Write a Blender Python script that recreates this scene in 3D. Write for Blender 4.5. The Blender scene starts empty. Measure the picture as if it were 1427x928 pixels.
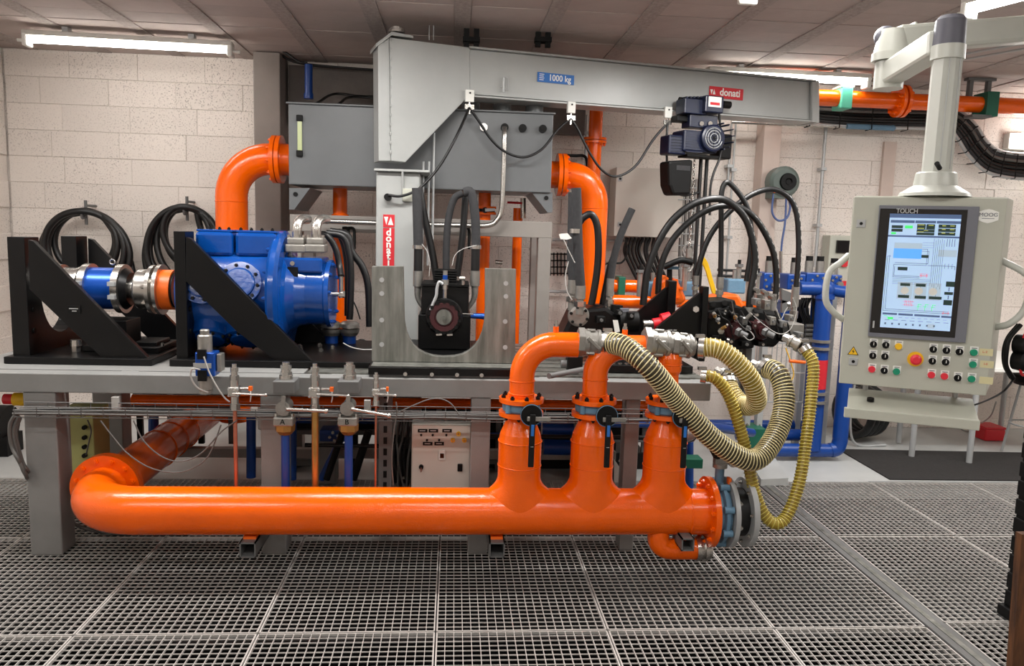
import bpy, math, random
from mathutils import Vector, Matrix
random.seed(7)
PI = math.pi
C = bpy.context.scene.collection
V = Vector
# ------------------------------------------------------------------ camera
FPX, HC = 1090.0, 1.65
Yc = V(((633-713.5)/FPX, -(320-464)/FPX, -1)).normalized()
_a = math.radians(1.1)
Zc = V((math.sin(_a), math.cos(_a), 0)); Zc = (Zc - Zc.dot(Yc)*Yc).normalized()
Xc = Yc.cross(Zc)
M3 = Matrix((Xc, Yc, Zc))                       # camera axes -> world
cd = bpy.data.cameras.new('camera'); cam = bpy.data.objects.new('camera', cd); C.objects.link(cam)
cd.sensor_fit = 'HORIZONTAL'; cd.sensor_width = 36; cd.lens = 36*FPX/1427; cd.clip_start = .05
cam.matrix_world = Matrix.Translation((0, 0, HC)) @ M3.to_4x4()
bpy.context.scene.camera = cam
# ------------------------------------------------------------------ world, exposure
sc = bpy.context.scene
sc.view_settings.view_transform = 'Standard'; sc.view_settings.look = 'None'
sc.view_settings.gamma = 1; sc.view_settings.exposure = 0.0; sc.view_settings.use_curve_mapping = False
w = bpy.data.worlds.new('world'); sc.world = w; w.use_nodes = True
w.node_tree.nodes['Background'].inputs[0].default_value = (.9, .93, 1, 1)
w.node_tree.nodes['Background'].inputs[1].default_value = .05
LAMP_EMIT = 20.0                                # tube diffusers in view
def area(loc, sx, sy, power, col=(1, .975, .95), rot=(0, 0, 0)):
    l = bpy.data.lights.new('ceiling_lamp_light', 'AREA'); l.shape = 'RECTANGLE'; l.size = sx; l.size_y = sy
    l.energy = power; l.color = col
    o = bpy.data.objects.new('ceiling_lamp_light', l); C.objects.link(o); o.location = loc; o.rotation_euler = rot
AREAS = [(-2.4, 3.75), (-.4, 3.75), (4.9, 3.7), (-2.2, 1.3), (0.2, 1.3), (2.9, .6), (-.3, -1.6)]   # tubes over and behind the viewpoint
for i_, (ax, ay) in enumerate(AREAS): area((ax, ay, 2.80), 1.35, .12, 44 if i_ < 3 else 22)
area((1.72, 4.15, 2.80), .12, 1.35, 52); area((3.35, 4.0, 2.80), .12, 1.35, 46)          # the two tubes that run towards the viewer
# ------------------------------------------------------------------ helpers
def at(px, py, Y=None, Z=None, X=None):
    d = M3 @ V(((px-713.5)/FPX, -(py-464)/FPX, -1))
    t = Y/d.y if Y is not None else ((Z-HC)/d.z if Z is not None else X/d.x)
    return V((0, 0, HC)) + t*d
def pl(Y, *pts):                                # pixel list at one depth, or (px,py,Y) triples
    return [at(p[0], p[1], Y=(p[2] if len(p) > 2 else Y)) for p in pts]
def lin(c):
    c /= 255.0
    return c/12.92 if c <= .04045 else ((c+.055)/1.055)**2.4
def mat(name, rgb, rough=.5, metal=0, var=0, vscale=6, bump=0, bscale=60, coat=0, emit=0, rnd=0, col2=None, spec=.5, trans=0, stretch=None):
    m = bpy.data.materials.new(name); m.use_nodes = True
    nt = m.node_tree; b = nt.nodes['Principled BSDF']
    c = tuple(lin(x) for x in rgb)+(1,)
    b.inputs['Base Color'].default_value = c; b.inputs['Roughness'].default_value = rough
    b.inputs['Metallic'].default_value = metal; b.inputs['Specular IOR Level'].default_value = spec
    if coat: b.inputs['Coat Weight'].default_value = coat; b.inputs['Coat Roughness'].default_value = .08
    if trans: b.inputs['Transmission Weight'].default_value = trans
    if emit:
        b.inputs['Emission Color'].default_value = c; b.inputs['Emission Strength'].default_value = emit
    tc = nt.nodes.new('ShaderNodeTexCoord'); src = tc.outputs['Object']
    if stretch:
        mp = nt.nodes.new('ShaderNodeMapping'); mp.inputs['Scale'].default_value = stretch
        nt.links.new(src, mp.inputs['Vector']); src = mp.outputs['Vector']
    if var or col2:
        n = nt.nodes.new('ShaderNodeTexNoise'); n.inputs['Scale'].default_value = vscale; n.inputs['Detail'].default_value = 5
        n.inputs['Roughness'].default_value = .62
        nt.links.new(src, n.inputs['Vector'])
        mx = nt.nodes.new('ShaderNodeMix'); mx.data_type = 'RGBA'
        mr = nt.nodes.new('ShaderNodeMapRange'); mr.inputs[1].default_value = .35; mr.inputs[2].default_value = .68
        nt.links.new(n.outputs['Fac'], mr.inputs[0]); nt.links.new(mr.outputs[0], mx.inputs[0])
        mx.inputs[6].default_value = c
        mx.inputs[7].default_value = tuple(lin(x) for x in col2)+(1,) if col2 else tuple(x*(1-var) for x in c[:3])+(1,)
        out = mx.outputs[2]
        if rnd:
            oi = nt.nodes.new('ShaderNodeObjectInfo'); hs = nt.nodes.new('ShaderNodeHueSaturation')
            r2 = nt.nodes.new('ShaderNodeMapRange'); r2.inputs[3].default_value = 1-rnd; r2.inputs[4].default_value = 1+rnd
            nt.links.new(oi.outputs['Random'], r2.inputs[0]); nt.links.new(r2.outputs[0], hs.inputs['Value'])
            nt.links.new(out, hs.inputs['Color']); out = hs.outputs[0]
        nt.links.new(out, b.inputs['Base Color'])
    if bump:
        n = nt.nodes.new('ShaderNodeTexNoise'); n.inputs['Scale'].default_value = bscale; n.inputs['Detail'].default_value = 4
        nt.links.new(src, n.inputs['Vector'])
        bp = nt.nodes.new('ShaderNodeBump'); bp.inputs['Strength'].default_value = bump; bp.inputs['Distance'].default_value = .004
        nt.links.new(n.outputs['Fac'], bp.inputs['Height']); nt.links.new(bp.outputs[0], b.inputs['Normal'])
    return m
def mat_block(name, rgb, pit, rnd=.05):
    """painted concrete block: soft tone patches, open pores that read as dark pits"""
    m = bpy.data.materials.new(name); m.use_nodes = True; nt = m.node_tree; b = nt.nodes['Principled BSDF']
    b.inputs['Roughness'].default_value = .75
    L = nt.links.new; N = nt.nodes.new
    tc = N('ShaderNodeTexCoord'); geo = N('ShaderNodeNewGeometry')
    big = N('ShaderNodeTexNoise'); big.inputs['Scale'].default_value = 1.6; big.inputs['Detail'].default_value = 3; L(geo.outputs['Position'], big.inputs['Vector'])
    vo = N('ShaderNodeTexNoise'); vo.inputs['Scale'].default_value = 85; vo.inputs['Detail'].default_value = 3; vo.inputs['Roughness'].default_value = .7
    L(geo.outputs['Position'], vo.inputs['Vector'])
    mr = N('ShaderNodeMapRange'); mr.inputs[1].default_value = .34; mr.inputs[2].default_value = .43; L(vo.outputs['Fac'], mr.inputs[0])
    mr2 = N('ShaderNodeMapRange'); mr2.inputs[1].default_value = .4; mr2.inputs[2].default_value = .62; L(big.outputs['Fac'], mr2.inputs[0])
    mul = N('ShaderNodeMath'); mul.operation = 'MAXIMUM'; L(mr.outputs[0], mul.inputs[0])
    inv = N('ShaderNodeMath'); inv.operation = 'MULTIPLY'; inv.inputs[1].default_value = .8; L(mr2.outputs[0], inv.inputs[0]); L(inv.outputs[0], mul.inputs[1])
    c = tuple(lin(x) for x in rgb)
    mx = N('ShaderNodeMix'); mx.data_type = 'RGBA'; L(mul.outputs[0], mx.inputs[0])
    mx.inputs[6].default_value = tuple(lin(x) for x in pit)+(1,); mx.inputs[7].default_value = c+(1,)
    oi = N('ShaderNodeObjectInfo'); hs = N('ShaderNodeHueSaturation'); r2 = N('ShaderNodeMapRange')
    r2.inputs[3].default_value = 1-rnd; r2.inputs[4].default_value = 1+rnd*.4
    L(oi.outputs['Random'], r2.inputs[0]); L(r2.outputs[0], hs.inputs['Value']); L(mx.outputs[2], hs.inputs['Color']); L(hs.outputs[0], b.inputs['Base Color'])
    bp = N('ShaderNodeBump'); bp.inputs['Strength'].default_value = .5; bp.inputs['Distance'].default_value = .006
    L(mul.outputs[0], bp.inputs['Height']); L(bp.outputs[0], b.inputs['Normal'])
    return m
MT = dict(
 block=mat_block('painted_block', (230, 221, 213), (158, 148, 142)),
 blockdark=mat('bare_concrete', (112, 106, 102), .85, var=.25, vscale=5, bump=.4, bscale=50),
 column=mat('column_concrete', (138, 128, 122), .75, var=.15, vscale=3, bump=.25, bscale=40),
 columnlight=mat('pale_column', (205, 188, 178), .75, var=.1, vscale=3, bump=.25, bscale=40),
 ceil=mat('ceiling_panel', (184, 170, 164), .85, var=.12, vscale=4, bump=.3, bscale=30, rnd=.06),
 joist=mat('ceiling_joist', (176, 164, 158), .95, var=.3, vscale=40, bump=1.0, bscale=90),
 floorgrey=mat('floor_paint', (186, 188, 186), .4, var=.15, vscale=2.5, bump=.05, bscale=20),
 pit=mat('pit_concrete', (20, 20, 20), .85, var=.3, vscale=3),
 galv=mat('galvanised_steel', (208, 204, 199), .45, .3, var=.22, vscale=14),
 orange=mat('orange_paint', (248, 99, 0), .17, var=.10, vscale=5, bump=.3, bscale=130, coat=.2, spec=.4),
 orange2=mat('orange_plain_paint', (246, 106, 14), .4, var=.12, vscale=6),
 grey=mat('grey_machine_paint', (136, 136, 134), .45, var=.14, vscale=5, bump=.05, bscale=80),
 tank=mat('tank_grey_paint', (106, 109, 111), .36, var=.12, vscale=3, bump=.04, bscale=60),
 crane=mat('crane_grey_paint', (168, 170, 168), .34, var=.10, vscale=3, bump=.05, bscale=50),
 frame=mat('frame_beige_grey_paint', (142, 136, 130), .55, var=.12, vscale=5),
 black=mat('black_steel_paint', (6, 6, 7), .36, var=.4, vscale=8, bump=.05, bscale=90, spec=.3),
 blackmatt=mat('black_matt', (8, 8, 8), .55, var=.3, vscale=10, spec=.25),
 rubber=mat('black_hose_rubber', (15, 15, 16), .42, var=.35, vscale=20, bump=.2, bscale=120),
 sleeve=mat('textile_sleeve', (48, 48, 50), .8, var=.3, vscale=40, bump=.6, bscale=250),
 chrome=mat('bright_steel', (196, 192, 186), .27, .95, var=.12, vscale=10),
 alu=mat('cast_aluminium', (158, 155, 149), .38, .7, var=.2, vscale=20, bump=.3, bscale=120),
 rawsteel=mat('milled_steel', (150, 150, 144), .42, .7, vscale=3, col2=(104, 106, 100), bump=.12, bscale=30, stretch=(6, 6, .8)),
 blue=mat('blue_pump_paint', (4, 66, 142), .2, var=.2, vscale=4, bump=.25, bscale=50, coat=.4),
 bluecap=mat('blue_anodised', (22, 78, 170), .28, .45, var=.1, vscale=6),
 bluepipe=mat('blue_pipe_paint', (10, 62, 140), .35, var=.15, vscale=5),
 bluevalve=mat('blue_grey_cast_paint', (96, 134, 160), .5, var=.2, vscale=16, bump=.3, bscale=80),
 navy=mat('navy_motor_paint', (16, 25, 52), .35, var=.3, vscale=16),
 copper=mat('copper_pipe', (196, 124, 100), .32, .7, var=.25, vscale=10),
 brass=mat('brass', (196, 150, 84), .3, .8, var=.2, vscale=10),
 yhose=mat('yellow_hose_wall', (168, 142, 44), .35, var=.45, vscale=18, coat=.3),
 dhose=mat('olive_hose_wall', (62, 54, 34), .35, var=.4, vscale=18, coat=.3),
 ywire=mat('pale_hose_spiral', (222, 208, 158), .35, var=.15, vscale=20),
 ywire2=mat('yellow_hose_spiral', (206, 190, 92), .35, var=.15, vscale=20),
 panel=mat('pale_enclosure_paint', (184, 185, 172), .42, var=.05, vscale=4),
 armwhite=mat('arm_white_paint', (198, 200, 192), .36, var=.06, vscale=5),
 armgrey=mat('arm_cap_grey', (98, 98, 108), .45, var=.05),
 cabinet=mat('wall_cabinet_paint', (212, 206, 196), .5, var=.05, vscale=3),
 bezel=mat('display_frame_grey', (112, 114, 122), .4),
 glassblack=mat('display_glass_black', (12, 12, 14), .12),
 screen=mat('display_lit', (176, 206, 240), .4, emit=.42),
 s_blue=mat('display_blue', (88, 162, 244), .4, emit=.6),
 s_dark=mat('display_dark', (24, 48, 44), .4, emit=.4),
 s_bar=mat('display_bar', (70, 92, 128), .4, emit=.5),
 s_green=mat('display_green', (70, 226, 110), .4, emit=.6),
 s_red=mat('display_red', (222, 80, 84), .4, emit=.6),
 s_grey=mat('display_grey', (164, 184, 200), .4, emit=.5),
 s_line=mat('display_line', (84, 108, 124), .4, emit=.4),
 s_yel=mat('display_yellow', (196, 200, 90), .4, emit=.5),
 white=mat('white_plastic', (232, 232, 226), .45),
 lampbody=mat('lamp_housing', (204, 202, 196), .5),
 lamp=mat('lamp_diffuser', (255, 252, 246), .4, emit=LAMP_EMIT),
 red=mat('red_paint', (206, 28, 40), .38),
 redsign=mat('red_sign', (200, 32, 44), .5),
 bluesign=mat('blue_sign', (28, 104, 184), .5),
 green=mat('green_paint', (10, 92, 70), .5, var=.1),
 teal=mat('pale_green_clamp', (90, 190, 160), .5, var=.1),
 btn_g=mat('green_button', (0, 140, 104), .35), btn_r=mat('red_button', (226, 44, 62), .35),
 yellow=mat('yellow_paint', (242, 190, 24), .45),
 beige=mat('beige_label', (212, 204, 160), .6),
 mat_=mat('black_floor_mat', (40, 38, 37), .9, var=.3, vscale=30, bump=.5, bscale=100),
 lime=mat('pale_yellow_cabinet', (186, 188, 120), .6, var=.12, vscale=4),
 wood=mat('raw_wood', (112, 70, 36), .8, bump=.5, bscale=20, col2=(60, 36, 20), vscale=12, stretch=(3, 3, .4)),
 cable=mat('grey_cable', (92, 90, 87), .55), cablew=mat('white_cable', (176, 174, 170), .5),
 cableb=mat('blue_air_hose', (72, 92, 140), .5), glass=mat('sight_glass', (190, 200, 150), .15),
 tread=mat('grey_tray', (98, 98, 97), .5),
 maroon=mat('maroon_paint', (64, 22, 26), .45, var=.3, vscale=12),
 reel=mat('grey_green_plastic', (86, 98, 92), .4), ltgrey=mat('light_grey_metal', (176, 178, 178), .4, .3),
)
WL = {}
class MB:
    def __init__(s): s.v = []; s.f = []; s.sm = []
    def add(s, vs, fs, smooth=False):
        o = len(s.v); s.v += [tuple(p) for p in vs]
        for f in fs: s.f.append([i+o for i in f]); s.sm.append(smooth)
        return s
    def box(s, x0, x1, y0, y1, z0, z1, R=None, c=None):
        vs = [V((x, y, z)) for z in (z0, z1) for y in (y0, y1) for x in (x0, x1)]
        if R is not None: vs = [(R @ v) + c for v in vs]
        return s.add(vs, [(0, 2, 3, 1), (4, 5, 7, 6), (0, 1, 5, 4), (2, 6, 7, 3), (0, 4, 6, 2), (1, 3, 7, 5)])
    def bar(s, p0, p1, w, h, up=(0, 0, 1)):     # rectangular bar between two points, w sideways, h along up
        p0, p1 = V(p0), V(p1); d = (p1-p0); L = d.length; d = d.normalized(); u = V(up)
        sd = d.cross(u)
        sd = sd.normalized() if sd.length > 1e-4 else d.orthogonal().normalized()
        u = sd.cross(d).normalized()
        R = Matrix((d, sd, u)).transposed()
        return s.box(0, L, -w/2, w/2, -h/2, h/2, R, p0)
    def ring(s, c, a, r, n, ph=0):
        a = V(a).normalized(); u = a.orthogonal().normalized(); 
        if abs(a.z) < .9: u = (V((0, 0, 1)) - a*a.z).normalized()
        else: u = (V((1, 0, 0)) - a*a.x).normalized()
        w_ = a.cross(u)
        return [V(c) + r*(math.cos(ph+2*PI*i/n)*u + math.sin(ph+2*PI*i/n)*w_) for i in range(n)]
    def lathe(s, p0, ax, prof, n=20, flat=False):   # prof: (t, r) pairs along ax ; equal neighbours make a hard edge by duplicate rings
        p0 = V(p0); ax = V(ax).normalized()
        for (t0, r0), (t1, r1) in zip(prof, prof[1:]):
            if abs(t0-t1) < 1e-7 and abs(r0-r1) < 1e-7: continue
            A = s.ring(p0+ax*t0, ax, max(r0, 1e-5), n); B = s.ring(p0+ax*t1, ax, max(r1, 1e-5), n)
            s.add(A+B, [(i, (i+1) % n, n+(i+1) % n, n+i) for i in range(n)], not flat and abs(t0-t1) > 1e-6)
        return s
    def cyl(s, p0, p1, r0, r1=None, n=16, caps=True, flat=False):
        p0, p1 = V(p0), V(p1); r1 = r0 if r1 is None else r1; d = p1-p0
        A = s.ring(p0, d, r0, n); B = s.ring(p1, d, r1, n)
        s.add(A+B, [(i, (i+1) % n, n+(i+1) % n, n+i) for i in range(n)], not flat and n > 8)
        if caps: s.add(A, [tuple(range(n))[::-1]]); s.add(B, [tuple(range(n))])
        return s
    def disc_ring(s, c, ax, r0, r1, h, n=24):   # annulus with thickness
        return s.lathe(c, ax, [(0, r0), (0, r1), (h, r1), (h, r0), (0, r0)], n)
    def prism(s, pts, vec):
        n = len(pts); vec = V(vec); A = [V(p) for p in pts]; B = [p+vec for p in A]
        nn = V((0, 0, 0))
        for i in range(n): nn += A[i].cross(A[(i+1) % n])
        fl = nn.dot(vec) > 0
        fs = [tuple(range(n)), tuple(range(n, 2*n))[::-1]] + [(i, n+i, n+(i+1) % n, (i+1) % n) for i in range(n)]
        if fl: fs = [f[::-1] for f in fs]
        return s.add(A+B, fs)
    def path(s, pts, res=6):
        P = [V(p) for p in pts]
        if len(P) < 3: return P
        Q = [P[0]*2-P[1]]+P+[P[-1]*2-P[-2]]; out = []
        for i in range(1, len(Q)-2):
            a, b, c, d = Q[i-1], Q[i], Q[i+1], Q[i+2]
            for k in range(res):
                t = k/res
                out.append(.5*((2*b)+(c-a)*t+(2*a-5*b+4*c-d)*t*t+(3*b-a-3*c+d)*t**3))
        out.append(P[-1]); return out
    def frames(s, P):
        T = [(P[min(i+1, len(P)-1)]-P[max(i-1, 0)]).normalized() for i in range(len(P))]
        u = T[0].orthogonal().normalized(); F = []
        for t in T:
            u = (u - t*u.dot(t)); u = u.normalized() if u.length > 1e-6 else t.orthogonal().normalized()
            F.append((u, t.cross(u)))
        return F
    def tube(s, pts, r, n=10, res=6, caps=True, smooth=True):
        P = s.path(pts, res) if res else [V(p) for p in pts]; F = s.frames(P); o = len(s.v); vs = []; m = len(P)
        for i, p in enumerate(P):
            rr = r if not isinstance(r, (list, tuple)) else r[0]+(r[1]-r[0])*i/(m-1)
            for k in range(n):
                a = 2*PI*k/n; vs.append(p + rr*(math.cos(a)*F[i][0]+math.sin(a)*F[i][1]))
        s.add(vs, [(i*n+k, i*n+(k+1) % n, (i+1)*n+(k+1) % n, (i+1)*n+k) for i in range(m-1) for k in range(n)], smooth)
        if caps: s.add(vs[:n], [tuple(range(n))[::-1]]); s.add(vs[-n:], [tuple(range(n))])
        return s
    def helix(s, pts, R, pitch, r, seg=14, res=10, n=4):
        P = s.path(pts, res); F = s.frames(P)
        L = [0]
        for a, b in zip(P, P[1:]): L.append(L[-1]+(b-a).length)
        tot = L[-1]; N = int(tot/pitch*seg); out = []; j = 0
        for k in range(N+1):
            d = tot*k/N
            while j < len(L)-2 and L[j+1] < d: j += 1
            t = (d-L[j])/max(L[j+1]-L[j], 1e-9)
            p = P[j].lerp(P[j+1], t); u = F[j][0].lerp(F[j+1][0], t); w_ = F[j][1].lerp(F[j+1][1], t); a = 2*PI*k/seg
            out.append(p + R*(math.cos(a)*u+math.sin(a)*w_))
        return s.tube(out, r, n, res=0, caps=False)
    def torus(s, c, ax, R, r, n=24, m=8):
        ring = s.ring(c, ax, R, n); return s.tube(ring+[ring[0]], r, m, res=0, caps=False)
    def sphere(s, c, r, n=12, sc=(1, 1, 1)):
        c = V(c); vs = []; m = n//2
        for i in range(m+1):
            th = PI*i/m
            for k in range(n): vs.append(c+V((r*sc[0]*math.sin(th)*math.cos(2*PI*k/n), r*sc[1]*math.sin(th)*math.sin(2*PI*k/n), r*sc[2]*math.cos(th))))
        return s.add(vs, [(i*n+k, (i+1)*n+k, (i+1)*n+(k+1) % n, i*n+(k+1) % n) for i in range(m) for k in range(n)], True)
    def mesh(s, name, m):
        me = bpy.data.meshes.new(name); me.from_pydata(s.v, [], s.f); me.polygons.foreach_set('use_smooth', s.sm)
        if m: me.materials.append(MT[m] if isinstance(m, str) else m)
        me.update(); return me
    def build(s, name, m, parent=None, bev=0, kind=None):
        off = V((0, 0, 0))
        if parent is None:
            xs, ys, zs = zip(*s.v); off = V(((min(xs)+max(xs))/2, (min(ys)+max(ys))/2, min(zs)))
            s.v = [(p[0]-off.x, p[1]-off.y, p[2]-off.z) for p in s.v]
        o = bpy.data.objects.new(name, s.mesh(name, m)); C.objects.link(o)
        if parent is not None: o.parent = parent; o.location = -WL.get(parent, V((0, 0, 0))); WL[o] = V((0, 0, 0))
        else: o.location = off; WL[o] = off
        if bev:
            b = o.modifiers.new('bevel', 'BEVEL'); b.width = bev; b.segments = 2; b.limit_method = 'ANGLE'; b.angle_limit = math.radians(50)
        if kind: o['kind'] = kind
        return o
def tag(o, label, cat, group=None):
    o['label'] = label; o['category'] = cat
    if group: o['group'] = group
    return o
def thing(name, label, cat, loc=(0, 0, 0), group=None):
    o = bpy.data.objects.new(name, None); o.empty_display_size = .05; C.objects.link(o); o.location = loc; WL[o] = V(loc); return tag(o, label, cat, group)
def struct(name, mb, m, parent=None, bev=0):
    o = mb.build(name, m, parent, bev)
    if parent is None: o['kind'] = 'structure'
    return o
def inst(src_mesh, name, parent, loc, rot=None, label=None):
    o = bpy.data.objects.new(name, src_mesh); C.objects.link(o); o.parent = parent
    o.location = V(loc) - WL.get(parent, V((0, 0, 0))); WL[o] = V(loc)
    if rot is not None: o.rotation_mode = 'QUATERNION'; o.rotation_quaternion = rot
    return o
_bm = {}
def bolts(parent, c, ax, R, n, r=.008, h=.012, m='chrome', ph=.2, name='bolt'):
    key = (r, h, m)
    if key not in _bm:
        _bm[key] = MB().cyl((0, 0, -.001), (0, 0, h), r, n=6, flat=True).cyl((0, 0, h), (0, 0, h*1.5), r*.55, n=6).mesh('bolt', m)
    ax = V(ax).normalized(); q = V((0, 0, 1)).rotation_difference(ax)
    for p in MB().ring(c, ax, R, n, ph): inst(_bm[key], name, parent, p, q)
def kids(o): return [x for x in bpy.data.objects if x.parent == o]
def dup(root, dloc, label=None, rz=0):
    r = root.copy(); C.objects.link(r); r.location = root.location + V(dloc); WL[r] = WL[root]+V(dloc)
    if rz: r.rotation_euler.z += rz
    if label: r['label'] = label
    for ch in kids(root):
        c = ch.copy(); C.objects.link(c); c.parent = r
        for g in kids(ch):
            d = g.copy(); C.objects.link(d); d.parent = c
    return r
def text(s, size, m, parent, origin, xdir, ydir, name='lettering', align='CENTER', th=.001, bold=0, sx=1):
    cu = bpy.data.curves.new('t', 'FONT'); cu.body = s; cu.size = size; cu.align_x = align; cu.align_y = 'CENTER'; cu.extrude = th; cu.offset = bold; cu.resolution_u = 3
    t = bpy.data.objects.new('t', cu); C.objects.link(t); bpy.context.view_layer.update()
    me = bpy.data.meshes.new_from_object(t.evaluated_get(bpy.context.evaluated_depsgraph_get()))
    bpy.data.objects.remove(t)
    x = V(xdir).normalized(); y = V(ydir).normalized(); z = x.cross(y)
    R = Matrix((x*sx, y, z)).transposed()
    for v in me.vertices: v.co = R @ v.co + V(origin)
    me.materials.clear(); me.materials.append(MT[m])
    o = bpy.data.objects.new(name, me); C.objects.link(o)
    if parent is not None: o.parent = parent; o.location = -WL.get(parent, V((0, 0, 0)))
    return o
def S(p, Y): return p*Y/FPX                      # pixel length to metres at depth Y
# ================================================================== SETTING
CEIL, WY, XL, XR, YF = 2.95, 6.6, -3.53, 6.6, -3.2
FY = 5.045                                       # grating ends here
m = MB(); m.box(XL-.2, XR+.2, FY, WY+.2, -.12, 0); m.box(XL-.2, XR+.2, YF-.2, 1.04, -.12, 0)
floor = struct('floor', m, 'floorgrey')
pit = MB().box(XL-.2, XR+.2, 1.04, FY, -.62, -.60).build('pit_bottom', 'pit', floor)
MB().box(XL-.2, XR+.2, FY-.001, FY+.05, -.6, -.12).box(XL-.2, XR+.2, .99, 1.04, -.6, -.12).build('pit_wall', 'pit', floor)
m = MB()                                         # steel bearers under the panel joints
for y in (2.06, 3.065, 4.07): m.box(XL, XR, y-.03, y+.03, -.16, -.036)
m.build('pit_bearer', 'blackmatt', floor)
# grating panels: one shared mesh, bearing bars + cross bars + edge frame
def grating(w_, d_, nx, ny):
    m = MB(); h = .010
    for i in range(nx+1): x = w_*i/nx; m.box(x-.0013, x+.0013, 0, d_, -h, 0)
    for j in range(ny+1): y = d_*j/ny; m.box(0, w_, y-.0013, y+.0013, -h*.5, -.0005)
    for a, b in ((0, .0045), (w_-.0045, w_)): m.box(a, b, 0, d_, -h-.003, .0005)
    for a, b in ((0, .0045), (d_-.0045, d_)): m.box(0, w_, a, b, -h-.003, .0005)
    return m.mesh('grating_panel', 'galv')
GX = [-.765-.72*k for k in range(3, -1, -1)] + [-.045, .675, 1.395]
rows = [(1.055, 2.05), (2.06, 3.055), (3.065, 4.06), (4.07, 5.035)]
pw, pd_ = .712, .995
gm = grating(pw, pd_, 20, 28); gm4 = grating(pw, .965, 20, 27); gmn = grating(.675, pd_, 19, 28); gmn4 = grating(.675, .965, 19, 27)
for r, (y0, y1) in enumerate(rows):
    for x in GX:
        last = x > 1.3
        me = (gmn4 if r == 3 else gmn) if last else (gm4 if r == 3 else gm)
        inst(me, 'grating_panel', floor, (x+.004, y0, 0))
    for k in range(6): inst(gm4 if r == 3 else gm, 'grating_panel', floor, (2.185+.72*k, y0+.04*(r < 3 and 1), 0))
MB().box(2.085, 2.175, 1.04, FY, -.1, .004).build('cross_beam', 'tread', floor, bev=.003)
MB().box(2.117, 2.143, 1.04, FY, .0041, .007).build('beam_strip', 'rawsteel', floor)
m = MB().box(2.9, 6.2, FY, 5.06, .0, .003).build('edge_strip', 'ltgrey', floor)
# back wall of concrete blocks
wall = struct('wall_back', MB().box(XL-.2, XR+.2, WY+.015, WY+.25, -.1, CEIL+.2), 'block')
BH, BW = .2045, .52
def block_mesh(w_, h_, d_=.02, c=.0035):
    m = MB(); o = [(0, 0), (w_, 0), (w_, h_), (0, h_)]; i = [(c, c), (w_-c, c), (w_-c, h_-c), (c, h_-c)]
    vs = [V((x, 0, z)) for x, z in i] + [V((x, c*.7, z)) for x, z in o] + [V((x, d_, z)) for x, z in o]
    m.add(vs, [(0, 1, 2, 3), (4, 5, 1, 0), (5, 6, 2, 1), (6, 7, 3, 2), (7, 4, 0, 3), (8, 9, 5, 4), (9, 10, 6, 5), (10, 11, 7, 6), (11, 8, 4, 7)]); return m.mesh('block', 'block')
bfull = block_mesh(BW-.0015, BH-.0015); rowi = 0; z = CEIL
half = {}
while z > 0.01:
    z0 = max(z-BH, 0); x = XL - (BW*.5 if rowi % 2 else .1) + (.07 if rowi % 3 == 0 else 0)
    while x < 5.3:
        a, b = max(x, XL), x+BW
        if b-a > .05:
            if a == x and z0 > 0: me = bfull
            else:
                k = (round(b-a, 3), round(z-z0, 3))
                if k not in half: half[k] = block_mesh(b-a-.0015, z-z0-.0015)
                me = half[k]
            inst(me, 'block', wall, (a+.0015, WY+random.uniform(-.0035, .002), z0+.0015))
        x += BW
    z -= BH; rowi += 1
wl = struct('wall_left', MB().box(XL-.2, XL-.015, YF, WY, -.1, CEIL+.2), 'block')
z = CEIL; rowi = 0                                # the sliver of side wall that shows keeps its own blocks
me2 = None
q90 = V((0, -1, 0)).rotation_difference(V((1, 0, 0)))
while z > .05:
    z0 = max(z-BH, 0)
    for k in range(3):
        y = WY-.02-BW*(k+1) + (0 if rowi % 2 else .2)
        if y+BW > WY-.02: continue
        o = inst(bfull, 'block', wl, (XL, y+.0015, z0+.0015), q90)
    z -= BH; rowi += 1
struct('wall_right', MB().box(XR, XR+.2, YF, WY, -.1, CEIL+.2), 'block')
struct('wall_front', MB().box(XL-.2, XR+.2, YF-.2, YF, -.1, CEIL+.2), 'block')
# ceiling: rough joists with smooth infill panels
ceiling = struct('ceiling', MB().box(XL-.2, XR+.2, YF-.2, WY+.2, CEIL+.03, CEIL+.2), 'ceil')
JX = [-1.645+.557*k for k in range(-4, 15)]
jm = MB().box(-.05, .05, 3.2, WY, -.002, .04).mesh('joist', 'joist')
for x in JX: inst(jm, 'joist', ceiling, (x, 0, CEIL))
pm = MB().box(-.2265, .2265, 0, .252, .006, .035).mesh('ceiling_panel', 'ceil')
for x in JX[:-1]:
    if x > 5.2: continue
    for k in range(10):
        y = WY-.256*(k+1)
        inst(pm, 'ceiling_panel', ceiling, (x+.2785, y, CEIL+(.0 if k % 3 else -.003)))
inst(MB().box(XL, XR, YF, 3.2, .0, .04).mesh('ceiling_slab', 'ceil'), 'ceiling_slab', ceiling, (0, 0, CEIL))
# columns / pilasters / bare lintel
a, b = at(354, 200, Y=6.3), at(391, 200, Y=6.3)
struct('trim_1', MB().box(a.x, b.x, 6.3, WY, 0, CEIL), 'column', bev=.008)
a, b = at(1061, 250, Y=6.42), at(1085, 250, Y=6.42)
struct('trim_2', MB().box(a.x, b.x, 6.42, WY, 0, CEIL), 'columnlight', bev=.006)
a, b = at(402, 110, Y=6.5), at(540, 110, Y=6.5)
struct('trim_3', MB().box(a.x, 1.05, 6.5, WY, 2.45, CEIL-.05), 'blockdark')
a, b = at(1230, 220, Y=6.58), at(1247, 220, Y=6.58)
struct('trim_4', MB().box(a.x, b.x, 6.565, WY, 0, 2.5), 'columnlight')
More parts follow.
